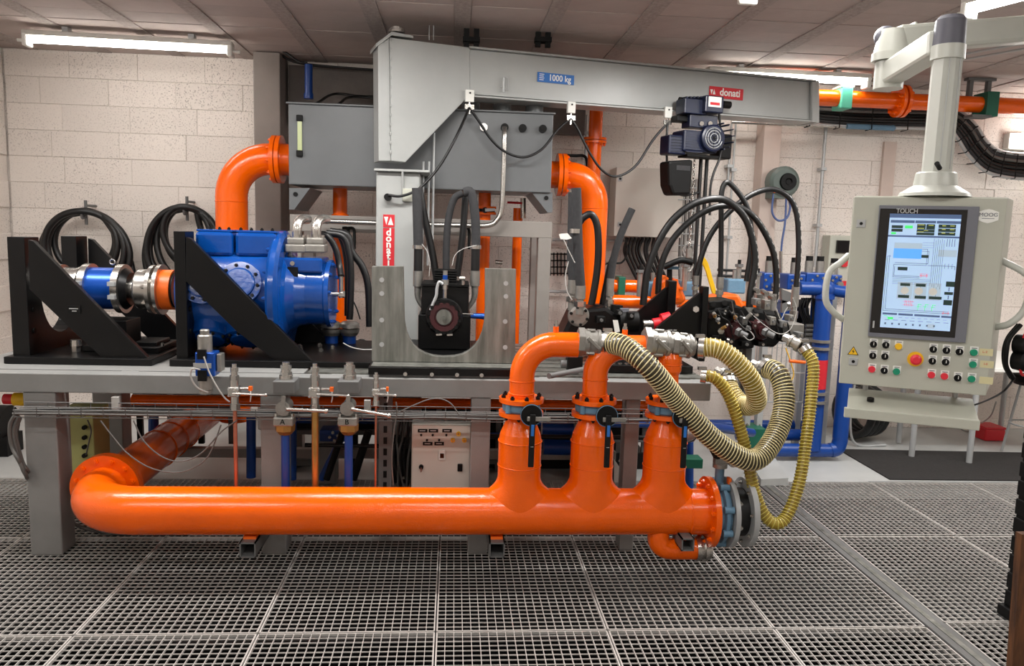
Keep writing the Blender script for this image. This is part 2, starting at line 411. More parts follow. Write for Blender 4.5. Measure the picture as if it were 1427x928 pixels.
# ------------------------------------------------------------------ ceiling lamps
def ceiling_lamp(p0, p1, label, w_=.1, lit='lamp'):
    p0, p1 = V(p0), V(p1); d = (p1-p0).normalized(); t = thing('ceiling_light', label, 'light', (p0+p1)/2, 'tube lights under the ceiling')
    MB().bar(p0+V((0, 0, .045)), p1+V((0, 0, .045)), w_*.95, .035).build('housing', 'lampbody', t, bev=.006)
    m = MB(); n = 8; sd = d.cross(V((0, 0, 1))).normalized(); vs = []
    for p in (p0+d*.03, p1-d*.03):
        for k in range(n+1):
            a = PI*k/n; vs.append(p + sd*math.cos(a)*w_*.45 - V((0, 0, 1))*math.sin(a)*.04 + V((0, 0, .026)))
    m.add(vs, [(k, k+1, n+2+k, n+1+k) for k in range(n)], True); m.add(vs[:n+1], [tuple(range(n+1))]); m.add(vs[n+1:], [tuple(range(n+1))])
    m.build('diffuser', lit, t)
    for p, s in ((p0, 1), (p1, -1)):
        e = MB().bar(p, p+d*s*.035, w_, .085).build('end_cap', 'white', t, bev=.01)
        MB().cyl(p, p-d*s*.045, .012, n=8).build('cable_gland', 'white', e)
    for k in (.2, .8):
        q = p0.lerp(p1, k)+V((0, 0, .06)); MB().box(q.x-.02, q.x+.02, q.y-.03, q.y+.03, q.z, CEIL-.001).build('bracket', 'ltgrey', t)
    return t
ceiling_lamp(at(34, 56, Z=2.85), at(325, 72, Z=2.85), 'long lit tube light on the ceiling above the left part of the block wall')
ceiling_lamp(at(985, 105, Z=2.86), at(1210, 116, Z=2.86), 'lit tube light behind the far end of the crane beam')
ceiling_lamp(at(1346, 17, Z=2.85), at(1480, -18, Z=2.85), 'lit tube light at top right above the white support arm')
p = at(1040, -4, Z=2.85)
ceiling_lamp(p, p+V((.1, -1.4, 0)), 'tube light whose tip just shows at the top edge right of centre')
for (ax, ay), wh in zip(AREAS, ('over the left end of the bench, just above the picture', 'over the middle of the bench, just above the picture', 'beyond the control panel, past the right edge', 'left of the viewer, above the open grating', 'straight above the viewer', 'right of the viewer, above the open grating', 'behind the viewer')): ceiling_lamp((ax-.7, ay, 2.86), (ax+.7, ay, 2.86), 'tube light '+wh)
p0, p1 = at(1413, 196, Y=6.5), at(1470, 196, Y=6.5)
t = thing('wall_light', 'small lit wall lamp at the right edge above the curved cable run', 'light', p0)
MB().box(p0.x, p1.x, 6.42, 6.52, p0.z-.055, p0.z+.055).build('diffuser', 'lamp', t, bev=.01)
MB().box(p0.x-.03, p1.x, 6.52, 6.596, p0.z-.07, p0.z+.07).build('housing', 'lampbody', t, bev=.01)
# ================================================================== BENCH
BZ = .915; BF = 3.83; BB = 5.1
bx0, bx1 = -2.42, 1.32
bench = thing('test_bench', 'long grey painted steel machine bench on square legs behind the orange manifold', 'bench', (-.5, 4.4, 0))
MB().box(bx0, bx1, BF, BF+.09, BZ-.095, BZ-.001).build('front_rail', 'grey', bench, bev=.005)
MB().box(bx0, bx1, BB-.09, BB, BZ-.095, BZ-.001).build('back_rail', 'grey', bench, bev=.005)
m = MB()
for x in (bx0, -1.62, -.6, .45, bx1-.08): m.box(x, x+.08, BF+.09, BB-.09, BZ-.095, BZ-.002)
m.build('cross_rail', 'grey', bench)
tm = MB().box(0, 1.62, 0, .115, -.04, 0).box(0, 1.62, .02, .035, 0, .004).mesh('bed_bar', 'rawsteel')
for k in range(9): inst(MB().box(-.72, bx1-.01, 0, .100, -.04, .0).mesh('bed_bar', 'rawsteel') if k == 0 else bb, 'bed_bar', bench, (0, BF+.10+.128*k, BZ+.006)) if k == 0 else None; bb = bpy.data.objects['bed_bar'].data if k == 0 else bb; k and inst(bb, 'bed_bar', bench, (0, BF+.10+.128*k, BZ+.006))
MB().box(bx0, -.74, BF+.1, BB-.1, BZ-.02, BZ-.001).build('deck_plate', 'grey', bench)
for px0, px1 in ((35, 80), (363, 397), (655, 682)):
    a, b = at(px0, 650, Y=BF), at(px1, 650, Y=BF)
    MB().box(a.x, b.x, BF+.01, BF+.15, .0, BZ-.096).build('leg', 'grey', bench, bev=.006)
a, b = at(872, 640, Y=BF), at(892, 640, Y=BF)
MB().box(a.x, b.x, BF+.05, BF+.15, 0, BZ-.096).build('leg', 'grey', bench, bev=.006)
for px0, px1 in ((131, 172), (440, 468), (560, 586), (800, 826)):
    a, b = at(px0, 600, Y=4.95), at(px1, 600, Y=4.95)
    MB().box(a.x, b.x, 4.94, 5.08, 0, BZ-.096).build('leg', 'grey', bench, bev=.006)
for z in (.16, .62):
    MB().box(-2.0, 1.1, 4.98, 5.04, z, z+.06).build('stretcher', 'frame', bench, bev=.004)
# perforated upright strut beside the pipes
a, b = at(528, 610, Y=3.98), at(546, 610, Y=3.98)
MB().box(a.x, b.x, 3.98, 4.02, .05, BZ-.1).build('strut', 'tread', bench)
m = MB()
for k in range(9): m.box((a.x+b.x)/2-.009, (a.x+b.x)/2+.009, 3.975, 3.979, .3+.06*k, .335+.06*k)
m.build('strut_slot', 'blackmatt', bench)
# support stubs (open square tubes) holding the manifold
for px in (348, 692):
    c = at(px, 762, Y=3.5); s = .036
    t = MB()
    for q in ((-s, -s+.006, -s, s), (s-.006, s, -s, s), (-s, s, -s, -s+.006), (-s, s, s-.006, s)):
        t.box(c.x+q[0], c.x+q[1], 3.46, 3.95, c.z+q[2], c.z+q[3])
    o = t.build('support_stub', 'tread', bench)
    MB().box(c.x-.028, c.x+.028, 3.5, 3.6, c.z+s, c.z+s+.014).build('pad', 'orange2', o)
# oil drip flat bars
# ------------------------------------------------------------------ wire cable tray under the front rail
ty = 3.72
tray = thing('cable_tray', 'wire mesh cable tray full of thin grey cables under the front edge of the bench', 'cable tray', (-.5, ty, .74))
za, zb = at(300, 584, Y=ty).z, at(300, 570, Y=ty).z
m = MB(); x0, x1 = at(20, 580, Y=ty).x, at(965, 580, Y=ty).x
for y, z in ((ty, za), (ty, zb), (ty, (za+zb)/2), (ty+.05, za), (ty+.1, za), (ty+.1, zb)):
    m.cyl((x0, y, z), (x1, y, z), .0022, n=6)
x = x0
while x < x1:
    m.tube([(x, ty, zb), (x, ty, za), (x, ty+.1, za), (x, ty+.1, zb)], .002, 5, res=0); x += .1
m.build('wire', 'tread', tray, kind='stuff')
for j in range(3):
    q = x0+.4+1.2*j; MB().box(q, q+.03, ty+.09, BF+.02, za, zb+.03).build('tray_bracket', 'galv', tray)
for i, (dz, dy, mt) in enumerate(((.008, .02, 'cable'), (.010, .035, 'blackmatt'), (.009, .05, 'cable'), (.009, .065, 'rubber'), (.02, .03, 'cable'), (.02, .055, 'blackmatt'), (.016, .08, 'cable'))):
    pts = []; x = x0-.02
    while x < x1-.1*i: pts.append((x, ty+dy+random.uniform(-.006, .006), za+dz+random.uniform(-.002, .006))); x += .22
    MB().tube(pts, .0055, 6, res=3).build('cable', mt, tray)
for k, pts in enumerate((
    pl(3.75, (22, 577), (14, 592), (16, 620), (28, 645), (42, 668, 3.95), (95, 708, 4.1), (110, 722, 4.1), (150, 742, 4.0), (215, 742, 4.0)),
    pl(3.76, (26, 580), (19, 600), (24, 630), (36, 662), (44, 672, 3.95), (92, 718, 4.1), (112, 734, 4.1), (165, 744, 4.1), (260, 744, 4.1)),
    pl(3.77, (28, 582), (22, 604), (30, 640), (38, 655), (44, 664, 3.95), (85, 700, 4.1), (108, 712, 4.1), (135, 736, 4.1)))):
    MB().tube(pts, .009, 8).build('drop_cable', 'cable', tray)
for pts in (pl(3.7, (140, 586), (160, 612), (178, 632), (205, 650), (235, 658), (262, 655), (290, 636), (308, 592)),
            pl(3.69, (186, 586), (200, 614), (225, 636), (252, 643), (280, 632), (308, 602), (330, 586)),
            pl(3.68, (552, 560), (553, 575), (549, 600), (546, 640), (548, 676)), pl(3.7, (556, 574), (600, 556), (625, 560), (640, 578))):
    MB().tube(pts, .0035, 6).build('loose_cable', 'cable', tray)
# ================================================================== ORANGE MANIFOLD
MY = 3.55; HZ = .338; PR = .109
man = thing('pipe_manifold', 'big bright orange header pipe low in front of the bench with three upright branches', 'pipe', (-.2, MY, .229))
xe = -1.42; R = .27                              # elbow start, bend radius
rx = xe-R
arc = [V((xe - R*math.sin(a), MY + R - R*math.cos(a), HZ)) for a in [PI/2*k/12 for k in range(13)]]
x_end = at(985, 715, Y=MY).x
MB().tube([V((x_end, MY, HZ))]+arc+[V((rx, MY+R+.04, HZ))], PR, 40, res=0).build('header_pipe', 'orange', man)
fy = MY+R+.03
m = MB(); m.disc_ring((rx, fy, HZ), (0, 1, 0), PR-.004, .166, .026, 40); m.build('flange', 'orange', man)
m = MB(); m.disc_ring((rx, fy+.03, HZ), (0, 1, 0), PR-.004, .166, .026, 40); m.build('flange', 'orange', man)
bolts(man, (rx, fy, HZ), (0, -1, 0), .14, 12, .014, .012, 'orange', ph=PI/12)
MB().cyl((rx, fy+.05, HZ), (rx-.03+.02, 6.2, HZ), PR, n=36).build('rear_pipe', 'orange', man)
for y in (4.55, 4.75, 4.95): MB().torus((rx-.0, y, HZ), (0, 1, 0), PR+.001, .0035, 32, 6).build('weld_bead', 'orange', man)
# right end flange
def xflange(parent, px, Y, z, R0, R1, th, mt, n=12, br=.012):
    x = at(px, 700, Y=Y).x
    MB().disc_ring((x, Y, z), (1, 0, 0), R0, R1, th, 40).build('flange', mt, parent)
MB().disc_ring((x_end-.008, MY, HZ), (1, 0, 0), PR-.004, .168, .026, 40).build('flange', 'orange', man)
bolts(man, (x_end-.008, MY, HZ), (-1, 0, 0), .142, 12, .012, .012, 'orange', ph=PI/12)
MB().torus((x_end-.1, MY, HZ), (1, 0, 0), PR+.001, .003, 32, 6).build('weld_bead', 'orange', man)
RX = [at(724, 640, Y=MY).x, at(824.5, 640, Y=MY).x, at(926, 640, Y=MY).x]
FZ = at(724, 578, Y=MY).z                        # lower face of the lower flange
for x in RX:
    zc0, zc1 = HZ+.02, .633
    MB().lathe((x, MY, 0), (0, 0, 1), [(HZ, .088), (HZ+.08, .098), (HZ+.115, .1015), (HZ+.16, .101), (.683, .101), (.72, .094), (.80, .060), (FZ+.004, .058)], 40).build('branch_pipe', 'orange', man)
    # fillet skirt where branch meets header
    prof = []
    m = MB(); n = 40; rings = []
    for t in [k/7 for k in range(8)]:
        ring = []
        for k in range(n):
            a = 2*PI*k/n; rx2 = .101+.045*(1-t)**2.2; ry2 = .1012+.004*(1-t)
            px_, py_ = rx2*math.cos(a), ry2*math.sin(a)
            pyc = max(-PR*.98, min(PR*.98, py_)); zs = math.sqrt(max(PR*PR-pyc*pyc, 0))
            ztop = .515
            z_ = HZ + zs*.985; z_ = z_*(1-t)+(ztop)*t if z_ < ztop else z_
            ring.append(V((x+px_, MY+(py_ if t > 0 else pyc), z_)))
        rings.append(ring)
    vs = [p for r_ in rings for p in r_]
    m.add(vs, [(i*n+k, i*n+(k+1) % n, (i+1)*n+(k+1) % n, (i+1)*n+k) for i in range(7) for k in range(n)], True)
    m.build('branch_saddle', 'orange', man)
    MB().torus((x, MY, .683), (0, 0, 1), .1015, .003, 36, 6).build('weld_bead', 'orange', man)
    MB().torus((x, MY, .567), (0, 0, 1), .1015, .0025, 36, 6).build('weld_bead', 'orange', man)
    MB().disc_ring((x, MY, FZ), (0, 0, 1), .045, .104, .020, 36).build('branch_flange', 'orange', man)
    bolts(man, (x, MY, FZ), (0, 0, -1), .085, 8, .009, .010, 'blackmatt')
# drain elbow under the right end
dz = HZ-PR
a0 = at(918, 752, Y=MY)
c = V((at(915, 760, Y=MY).x, MY, 0)); rr = .062; dr = .052
dzc = at(918, 752, Y=MY).z
arc = [V((c.x, MY-.02, dz+.03)), V((c.x, MY-.02, dzc+.02))]+[V((c.x+rr-rr*math.cos(a), MY-.02, dzc - rr*math.sin(a)*.9+.02)) for a in [PI/2*k/6 for k in range(1, 7)]]+[V((c.x+rr+.12, MY-.02, arc_z)) for arc_z in (dzc-rr*.9+.02,)]
dr_ = MB().tube(arc, dr, 24, res=0).build('drain_elbow', 'orange', man)
e = arc[-1]
MB().lathe((e.x, e.y, e.z), (1, 0, 0), [(0, .03), (0, .06), (.02, .06), (.02, .048), (.04, .048), (.04, .062), (.055, .062), (.055, .05), (.075, .05), (.075, .03)], 20).build('clamp_ring', 'chrome', man)
s = .030; cc = at(957, 757, Y=3.42); t = MB()
for q in ((-s, -s+.006, -s, s), (s-.006, s, -s, s), (-s, s, -s, -s+.006), (-s, s, s-.006, s)): t.box(cc.x+q[0], cc.x+q[1], 3.40, MY, cc.z+q[2], cc.z+q[3])
t.build('support_stub', 'tread', man)
for i, (px, py) in enumerate(((860, 690),)):
    text('French\nPump', .022, 'white', man, at(863, 693, Y=MY-PR*.8-.012), (1, 0, 0), (0, .5, 1), 'stencil_lettering') if 0 else None
# butterfly valve + end flange at right
xv = x_end+.03
bv = thing('butterfly_valve', 'large blue-grey butterfly valve bolted to the right end of the orange header', 'valve', (xv+.03, MY, HZ-.16))
MB().lathe((xv, MY, HZ), (1, 0, 0), [(0, .09), (0, .128), (.012, .128), (.018, .15), (.034, .15), (.040, .128), (.052, .128), (.052, .09)], 36).build('valve_body', 'bluevalve', bv)
for a in range(8):
    p = MB().ring((xv+.005, MY, HZ), (1, 0, 0), .148, 8, .4)[a]; MB().cyl(p, p+V((.045, 0, 0)), .017, n=12).build('lug', 'bluevalve', bv)
MB().disc_ring((xv+.056, MY, HZ), (1, 0, 0), .09, .168, .022, 40).build('flange_ring', 'ltgrey', bv)
bolts(bv, (xv+.078, MY, HZ), (1, 0, 0), .145, 8, .012, .012, 'chrome')
nk = V((xv+.02, MY, HZ+.13))
MB().cyl(nk, nk+V((0, 0, .09)), .022, n=14).build('valve_neck', 'bluevalve', bv)
hd = MB().cyl(nk+V((0, 0, .09)), nk+V((0, 0, .11)), .035, n=16).box(nk.x-.03, nk.x+.06, MY-.02, MY+.02, nk.z+.11, nk.z+.135).build('actuator_head', 'alu', bv)
MB().cyl(nk+V((.05, -.04, .12)), nk+V((.05, .05, .12)), .02, n=12).build('clamp_bolt', 'chrome', hd)
MB().bar(nk+V((-.01, 0, .12)), at(985, 612, Y=MY-.02), .03, .016).build('lever', 'blackmatt', bv)
MB().box(nk.x+.03, nk.x+.045, MY-.045, MY-.02, nk.z+.02, nk.z+.05).build('tie_tag', 'orange2', bv)
bf = thing('blind_flange', 'bright steel end flange with black gasket at the far right of the header', 'flange', (xv+.16, MY, HZ-.165))
MB().disc_ring((xv+.094, MY, HZ), (1, 0, 0), .03, .115, .05, 36).build('gasket', 'rubber', bf)
MB().disc_ring((xv+.144, MY, HZ), (1, 0, 0), .10, .165, .026, 40).build('flange_ring', 'ltgrey', bf)
MB().cyl((xv+.15, MY, HZ), (xv+.158, MY, HZ), .104, n=32).build('flange_face', 'rubber', bf)
bolts(bf, (xv+.144, MY, HZ), (-1, 0, 0), .14, 8, .010, .010, 'chrome')
bolts(bf, (xv+.17, MY, HZ), (1, 0, 0), .14, 8, .010, .010, 'chrome')
# three wafer valves between flanges
vz0 = FZ+.021; vz1 = vz0+.042
lab = ['left', 'middle', 'right']
for i, x in enumerate(RX):
    t = thing('wafer_valve', f'blue wafer valve with black lever on the {lab[i]} branch of the orange header', 'valve', (x, MY, vz0), 'lever valves on the three orange branches')
    MB().lathe((x, MY, vz0), (0, 0, 1), [(0, .05), (0, .082), (.008, .088), (.034, .088), (.042, .082), (.042, .05)], 32).build('valve_body', 'bluevalve', t)
    for k in range(4):
        p = MB().ring((x, MY, vz0+.002), (0, 0, 1), .09, 4, PI/4)[k]; MB().cyl(p, p+V((0, 0, .038)), .014, n=10).build('lug', 'bluevalve', t)
    hx = x+.034
    MB().cyl((hx, MY-.085, vz0+.014), (hx, MY-.135, vz0+.014), .020, n=14).build('valve_neck', 'bluevalve', t)
    d = MB().lathe((hx, MY-.136, vz0+.012), (0, -1, 0), [(0, 0), (0, .05), (.008, .05), (.012, .046), (.012, 0)], 28).build('notch_plate', 'blackmatt', t)
    MB().torus((hx, MY-.148, vz0+.012), (0, -1, 0), .0485, .0016, 28, 6).build('plate_rim', 'bluevalve', d)
    MB().box(hx-.02, hx+.085, MY-.162, MY-.152, vz0-.012, vz0+.008).build('stop_bar', 'alu', t, bev=.002)
    l = MB().bar((hx+.005, MY-.16, vz0+.02), (hx+.0, MY-.185, vz0-.215), .026, .012, up=(0, -1, 0)).build('lever', 'blackmatt', t, bev=.004)
    MB().bar((hx+.005, MY-.1705, vz0-.025), (hx+.0035, MY-.1755, vz0-.075), .013, .006, up=(0, -1, 0)).build('sticker', 'bluesign', l)
    for k in range(3): MB().bar((hx+.003, MY-.176-.002*k, vz0-.11-.03*k), (hx+.003, MY-.178-.002*k, vz0-.125-.03*k), .013, .007, up=(0, -1, 0)).build('grip_mark', 'ltgrey', l)
# upper elbows
uz = vz1+.001
def upper(i, x, end, label, zc, bendR, r=.058):
    t = thing('elbow_pipe', label, 'pipe', (x, MY, uz), 'orange elbows on the branch valves')
    MB().disc_ring((x, MY, uz), (0, 0, 1), .045, .104, .020, 36).build('flange', 'orange', t)
    bolts(t, (x, MY, uz+.02), (0, 0, 1), .086, 8, .010, .012, 'blackmatt')
    arc = [V((x, MY, uz+.01)), V((x, MY, zc-bendR))]+[V((x+bendR-bendR*math.cos(a), MY, zc-bendR+bendR*math.sin(a))) for a in [PI/2*k/10 for k in range(1, 11)]]
    arc += [V((end, MY, zc))]
    n = len(arc); P = MB()
    P.tube(arc, r, 32, res=0).build('pipe', 'orange', t)
    MB().torus((x, MY, uz+.04), (0, 0, 1), r+.001, .004, 28, 6).build('weld_bead', 'orange', t)
    MB().torus((x, MY, zc-bendR-.02), (0, 0, 1), r+.001, .003, 28, 6).build('weld_bead', 'orange', t)
    pt = V((x+bendR+.0, MY, zc+r-.004))
    MB().cyl(pt, pt+V((0, 0, .03)), .013, n=14).build('test_boss', 'orange', t)
    MB().cyl(pt+V((0, 0, .03)), pt+V((0, 0, .042)), .011, n=6).cyl(pt+V((0, 0, .042)), pt+V((0, 0, .058)), .007, n=10).build('test_plug', 'chrome', t)
    return t
z1 = at(770, 480, Y=MY).z; z2 = at(870, 484, Y=MY).z
upper(0, RX[0], at(805, 480, Y=MY).x, 'leftmost orange elbow rising from the left branch and turning right', z1, .15)
upper(1, RX[1], at(897, 482, Y=MY).x, 'middle orange elbow rising from the centre branch behind the first hose', z2, .13)
t = thing('elbow_pipe', 'third orange stub pipe with a ribbed neck on the right branch', 'pipe', (RX[2], MY, uz), 'orange elbows on the branch valves')
x = RX[2]
MB().disc_ring((x, MY, uz), (0, 0, 1), .045, .104, .020, 36).build('flange', 'orange', t)
bolts(t, (x, MY, uz+.02), (0, 0, 1), .086, 8, .010, .012, 'blackmatt')
zt = at(925, 498, Y=MY).z
MB().lathe((x, MY, 0), (0, 0, 1), [(uz, .05), (uz+.03, .046), (zt-.08, .044), (zt-.06, .055), (zt, .055), (zt+.02, .048), (zt+.02, .04), (zt+.045, .03), (zt+.045, 0)], 28).build('pipe', 'orange', t)
MB().torus((x, MY, zt-.03), (0, 0, 1), .055, .004, 28, 6).build('weld_bead', 'orange', t)
MB().cyl((x, MY, zt+.04), (x, MY, zt+.12), .02, n=14).build('nipple', 'chrome', t)
# camlock couplings and hose group
def camlock(p, d, label, L=.12, r=.062, nut=.068):
    p = V(p); d = V(d).normalized(); t = thing('hose_coupling', label, 'coupling', p)
    MB().cyl(p, p+d*.028, nut, n=6, flat=True).build('hex_nut', 'alu', t, bev=.004)
    MB().lathe(p, d, [(.028, .05), (.028, r), (.05, r), (.055, r*.92), (L*.7, r*.92), (L*.72, r), (L*.82, r), (L*.84, r*.8), (L, r*.78), (L, .03)], 28).build('socket', 'alu', t)
    s = d.cross(V((0, 0, 1))).normalized()
    for q in (1, -1):
        a = p+d*L*.3+s*r*q; MB().bar(a+V((0, 0, .03)), a+d*L*.45-V((0, 0, .02)), .02, .016).build('cam_lever', 'alu', t, bev=.003)
    for k in range(6):
        u = MB().ring(p+d*L*.3, d, r*.98, 6, .3)[k]; MB().cyl(u, u+d*L*.3, .008, n=8).build('rib', 'alu', t)
    return t
cm1 = camlock(at(805, 476, Y=MY), (1, -.02, -.04), 'cast hose coupling on the leftmost orange elbow', .125)
cm2 = camlock(at(897, 477, Y=MY), (1, 0, -.06), 'larger hexagonal cast coupling on the middle orange elbow', .14, .066, .074)
camlock(at(935, 480, Y=MY), (1, 0, -.08), 'second cast coupling joined in line before the yellow hose', .11, .058, .062)
def hose(pts, r, label, wire, body, pitch=.0155, wr=.0032, clamps=True):
    t = thing('spiral_hose', label, 'hose', pts[0], 'clear spiral hoses hanging from the manifold')
    MB().tube(pts, r, 20, res=10).build('hose_wall', body, t)
    MB().helix(pts, r+.0015, pitch, wr, seg=16, res=12).build('spiral_rib', wire, t)
    if clamps:
        for p, q in ((pts[0], pts[1]), (pts[-1], pts[-2])):
            d = (V(q)-V(p)).normalized(); c_ = MB().lathe(V(p)-d*.005, d, [(0, r*.9), (0, r+.007), (.026, r+.007), (.026, r*.9)], 24).build('hose_clamp', 'chrome', t)
            MB().box(p[0]-.02, p[0]+.02, p[1]-.012, p[1]+.012, p[2]+r+.004, p[2]+r+.018).build('clamp_screw', 'chrome', c_)
    return t
h1 = pl(3.42, (846, 477, 3.53), (872, 484, 3.45), (905, 512, 3.38), (945, 560), (985, 604), (1022, 632), (1050, 641, 3.44), (1072, 622, 3.5), (1088, 588, 3.58), (1093, 552, 3.64), (1085, 522, 3.70), (1068, 512, 3.78))
hose(h1, .047, 'thick dark spiral hose sweeping from the leftmost coupling down into a low loop', 'ywire', 'dhose')
h2 = pl(3.5, (975, 484, 3.53), (1000, 486), (1025, 503, 3.48), (1048, 532, 3.48), (1054, 560, 3.54), (1036, 565, 3.64), (1018, 545, 3.72), (1014, 532, 3.76))
hose(h2, .043, 'thick yellow spiral hose curling back from the second coupling', 'ywire', 'yhose')
h3 = pl(3.6, (978, 524, 3.62), (995, 526), (1012, 545), (1026, 580, 3.58), (1040, 630, 3.55), (1050, 680, 3.50), (1064, 716, 3.46), (1082, 730, 3.44), (1098, 716, 3.46), (1114, 672, 3.5), (1124, 610, 3.56), (1131, 550, 3.62), (1133, 505, 3.66), (1120, 485, 3.7))
hose(h3, .0265, 'thin yellow spiral hose hanging in the deepest loop to the floor at right', 'ywire2', 'yhose', .0165, .003)
# hose tail fittings
for (px, py, Y, nm, lb) in ((1062, 514, 3.82, 'hose_nozzle', 'steel tail fitting behind the loop of the dark spiral hose'), (1012, 524, 3.80, 'hose_nozzle', 'steel tail fitting where the curled yellow hose ends'), (1108, 478, 3.74, 'hose_nozzle', 'angled steel tail fitting at the top of the thin yellow hose')):
    p = at(px, py, Y=Y); t = thing(nm, lb, 'fitting', p)
    MB().lathe(p, (-.6, .6, .35), [(-.03, .02), (-.03, .036), (-.01, .036), (-.01, .028), (.015, .028), (.015, .034), (.03, .034), (.03, .01)], 18).build('socket', 'alu', t)
    MB().cyl(p+V((-.01, .01, .008)), p+V((-.035, .05, .02)), .022, n=6).build('stub', 'alu', t)
# ================================================================== LEFT MACHINE: bracket, couplings, torque unit, bracket, blue pump
AY = 4.42; AZ = at(200, 403, Y=AY).z
def bracket(px0, px1, topy, tri, label, base, y0=4.10, y1=4.78, sign=1):
    a, b = at(px0, 420, Y=y0), at(px1, 420, Y=y0); zt = at(px0, topy, Y=y0).z
    t = thing('angle_bracket', label, 'bracket', ((a.x+b.x)/2, AY, BZ))
    ym = (y0+y1)/2; Rr = .20; zc = AZ-.02
    pts = [V((a.x, y0, BZ+.03)), V((a.x, y0, zt)), V((a.x, ym-Rr, zt)), V((a.x, ym-Rr, zc))]
    pts += [V((a.x, ym-Rr*math.cos(q), zc-Rr*1.12*math.sin(q))) for q in [PI*k/14 for k in range(1, 14)]]
    pts += [V((a.x, ym+Rr, zc)), V((a.x, ym+Rr, zt)), V((a.x, y1, zt)), V((a.x, y1, BZ+.03))]
    up = MB().prism(pts, (b.x-a.x, 0, 0)).build('upright_plate', 'black', t, bev=.003)
    for z in (.78, .62, .42, .25):
        zz = BZ+z*(zt-BZ)
        MB().cyl((b.x, y0+.05, zz), (b.x+.006, y0+.05, zz), .014, n=14).build('plug', 'blackmatt', up)
    P = [at(x, y, Y=y0) for x, y in tri]
    MB().prism(P, (0, .035, 0)).build('gusset', 'black', t, bev=.002)
    MB().prism([p+V((0, y1-y0-.035, 0)) for p in P], (0, .035, 0)).build('gusset', 'black', t, bev=.002)
    e0, e1 = P[0], P[1]
    c0, c1 = at(base[0], 515, Y=y0).x, at(base[1], 515, Y=y0).x
    MB().box(c0, c1, y0-.04, y1+.1, BZ+.001, BZ+.036).build('foot_plate', 'black', t, bev=.003)
    return t
b1 = bracket(14, 38, 330, ((39, 334), (46, 336), (213, 506), (150, 506), (96, 456), (41, 403)), 'left end black bracket with sloping gusset and round cutout on the bench', (12, 216))
pz = at(104, 431, Y=4.10)
text('000-0000\n000', .014, 'ltgrey', b1, (pz.x, 4.098, pz.z), (1, 0, 0), (0, 0, 1), 'plate_marking') if 0 else None
MB().box(pz.x-.03, pz.x+.03, 4.094, 4.099, pz.z-.02, pz.z+.02).build('name_plate', 'blackmatt', b1)
MB().box(pz.x-.024, pz.x+.02, 4.0925, 4.0939, pz.z+.002, pz.z+.006).box(pz.x-.01, pz.x+.012, 4.0925, 4.0939, pz.z-.01, pz.z-.006).build('plate_marking', 'ltgrey', b1)
b2 = bracket(244, 260, 322, ((259, 330), (266, 333), (438, 507), (396, 512), (330, 462), (259, 392)), 'second black bracket with sloping gusset standing in front of the blue pump', (240, 520))
# tooling holes / studs on the foot plate
for px, py, lb in ((53, 494, 'leftmost black bench stud beside the left bracket'), (62, 491, 'taller black bench stud next to the leftmost one')):
    p = at(px, py, Y=4.3); MB_ = MB().cyl((p.x, 4.3, BZ+.037), (p.x, 4.3, BZ+.11), .02, n=12).cyl((p.x, 4.3, BZ+.11), (p.x, 4.3, BZ+.125), .026, n=12)
    tag(MB_.build('clamp_stud', 'tread'), lb, 'stud')
p = at(106, 492, Y=4.25)
tag(MB().cyl((p.x, 4.25, BZ+.037), (p.x, 4.25, BZ+.07), .022, n=6).cyl((p.x, 4.25, BZ+.07), (p.x, 4.25, BZ+.10), .03, .026, n=14).build('clamp_stud', 'chrome'), 'small bright steel stud on the left black foot plate', 'stud')
for px0, px1, Y, zz, hh, lb in ((132, 195, 4.42, BZ+.037, .16, 'black pedestal under the blue torque cylinder'), (190, 236, 4.40, BZ+.037, .05, 'low black clamp block right of the black pedestal')):
    a, b = at(px0, 480, Y=Y), at(px1, 480, Y=Y); t = thing('pedestal', lb, 'pedestal', ((a.x+b.x)/2, Y, BZ))
    MB().box(a.x, b.x, Y-.16, Y+.16, zz, zz+.03).build('base', 'black', t, bev=.003)
    MB().box(a.x+.03, b.x-.03, Y-.1, Y+.1, zz+.03, zz+hh).build('block', 'black', t, bev=.003)
    bolts(t, ((a.x+b.x)/2, Y, zz+.03), (0, 0, 1), .13, 6, .009, .012, 'chrome')
# shaft line along X at AY, AZ. px ranges -> x
def X4(px): return at(px, 403, Y=AY).x
def lx(parent, name, m, prof, n=32):
    x0 = X4(prof[0][0]); return MB().lathe((x0, AY, AZ), (1, 0, 0), [(X4(p)-x0, r*AY/FPX) for p, r in prof], n).build(name, m, parent)
t = thing('shaft_hub', 'polished steel coupling hub at the left end of the shaft', 'coupling', (X4(100), AY, AZ-.12))
lx(t, 'hub', 'chrome', [(84, 0), (84, 31), (90, 31), (90, 27), (114, 27), (114, 29), (117, 29), (117, 12), (124, 12)])
bolts(t, (X4(84), AY, AZ), (-1, 0, 0), .09, 8, .008, .008)
t = thing('torque_sensor', 'short cylinder with blue middle band between steel flanges on the shaft', 'sensor', (X4(150), AY, AZ-.13))
lx(t, 'flange', 'chrome', [(121, 0), (121, 33), (130, 33), (130, 0)]); lx(t, 'flange', 'chrome', [(167, 0), (167, 33), (176, 33), (176, 0)])
lx(t, 'blue_sleeve', 'bluecap', [(130, 28), (167, 28)], 40)
for zz in (1, -1):
    for px in (125, 171): MB().box(X4(px)-.018, X4(px)+.018, AY-.152, AY-.115, AZ-.035*zz-.01, AZ-.035*zz+.012).build('clamp_lug', 'ltgrey', t)
MB().torus((X4(158), AY, AZ+.145), (0, 1, 0), .014, .004, 16, 6).build('lifting_eye', 'chrome', t)
lx(t, 'neck', 'chrome', [(112, 15), (121, 15)]); lx(t, 'cover', 'black', [(176, 0), (176, 28), (184, 22), (184, 0)])
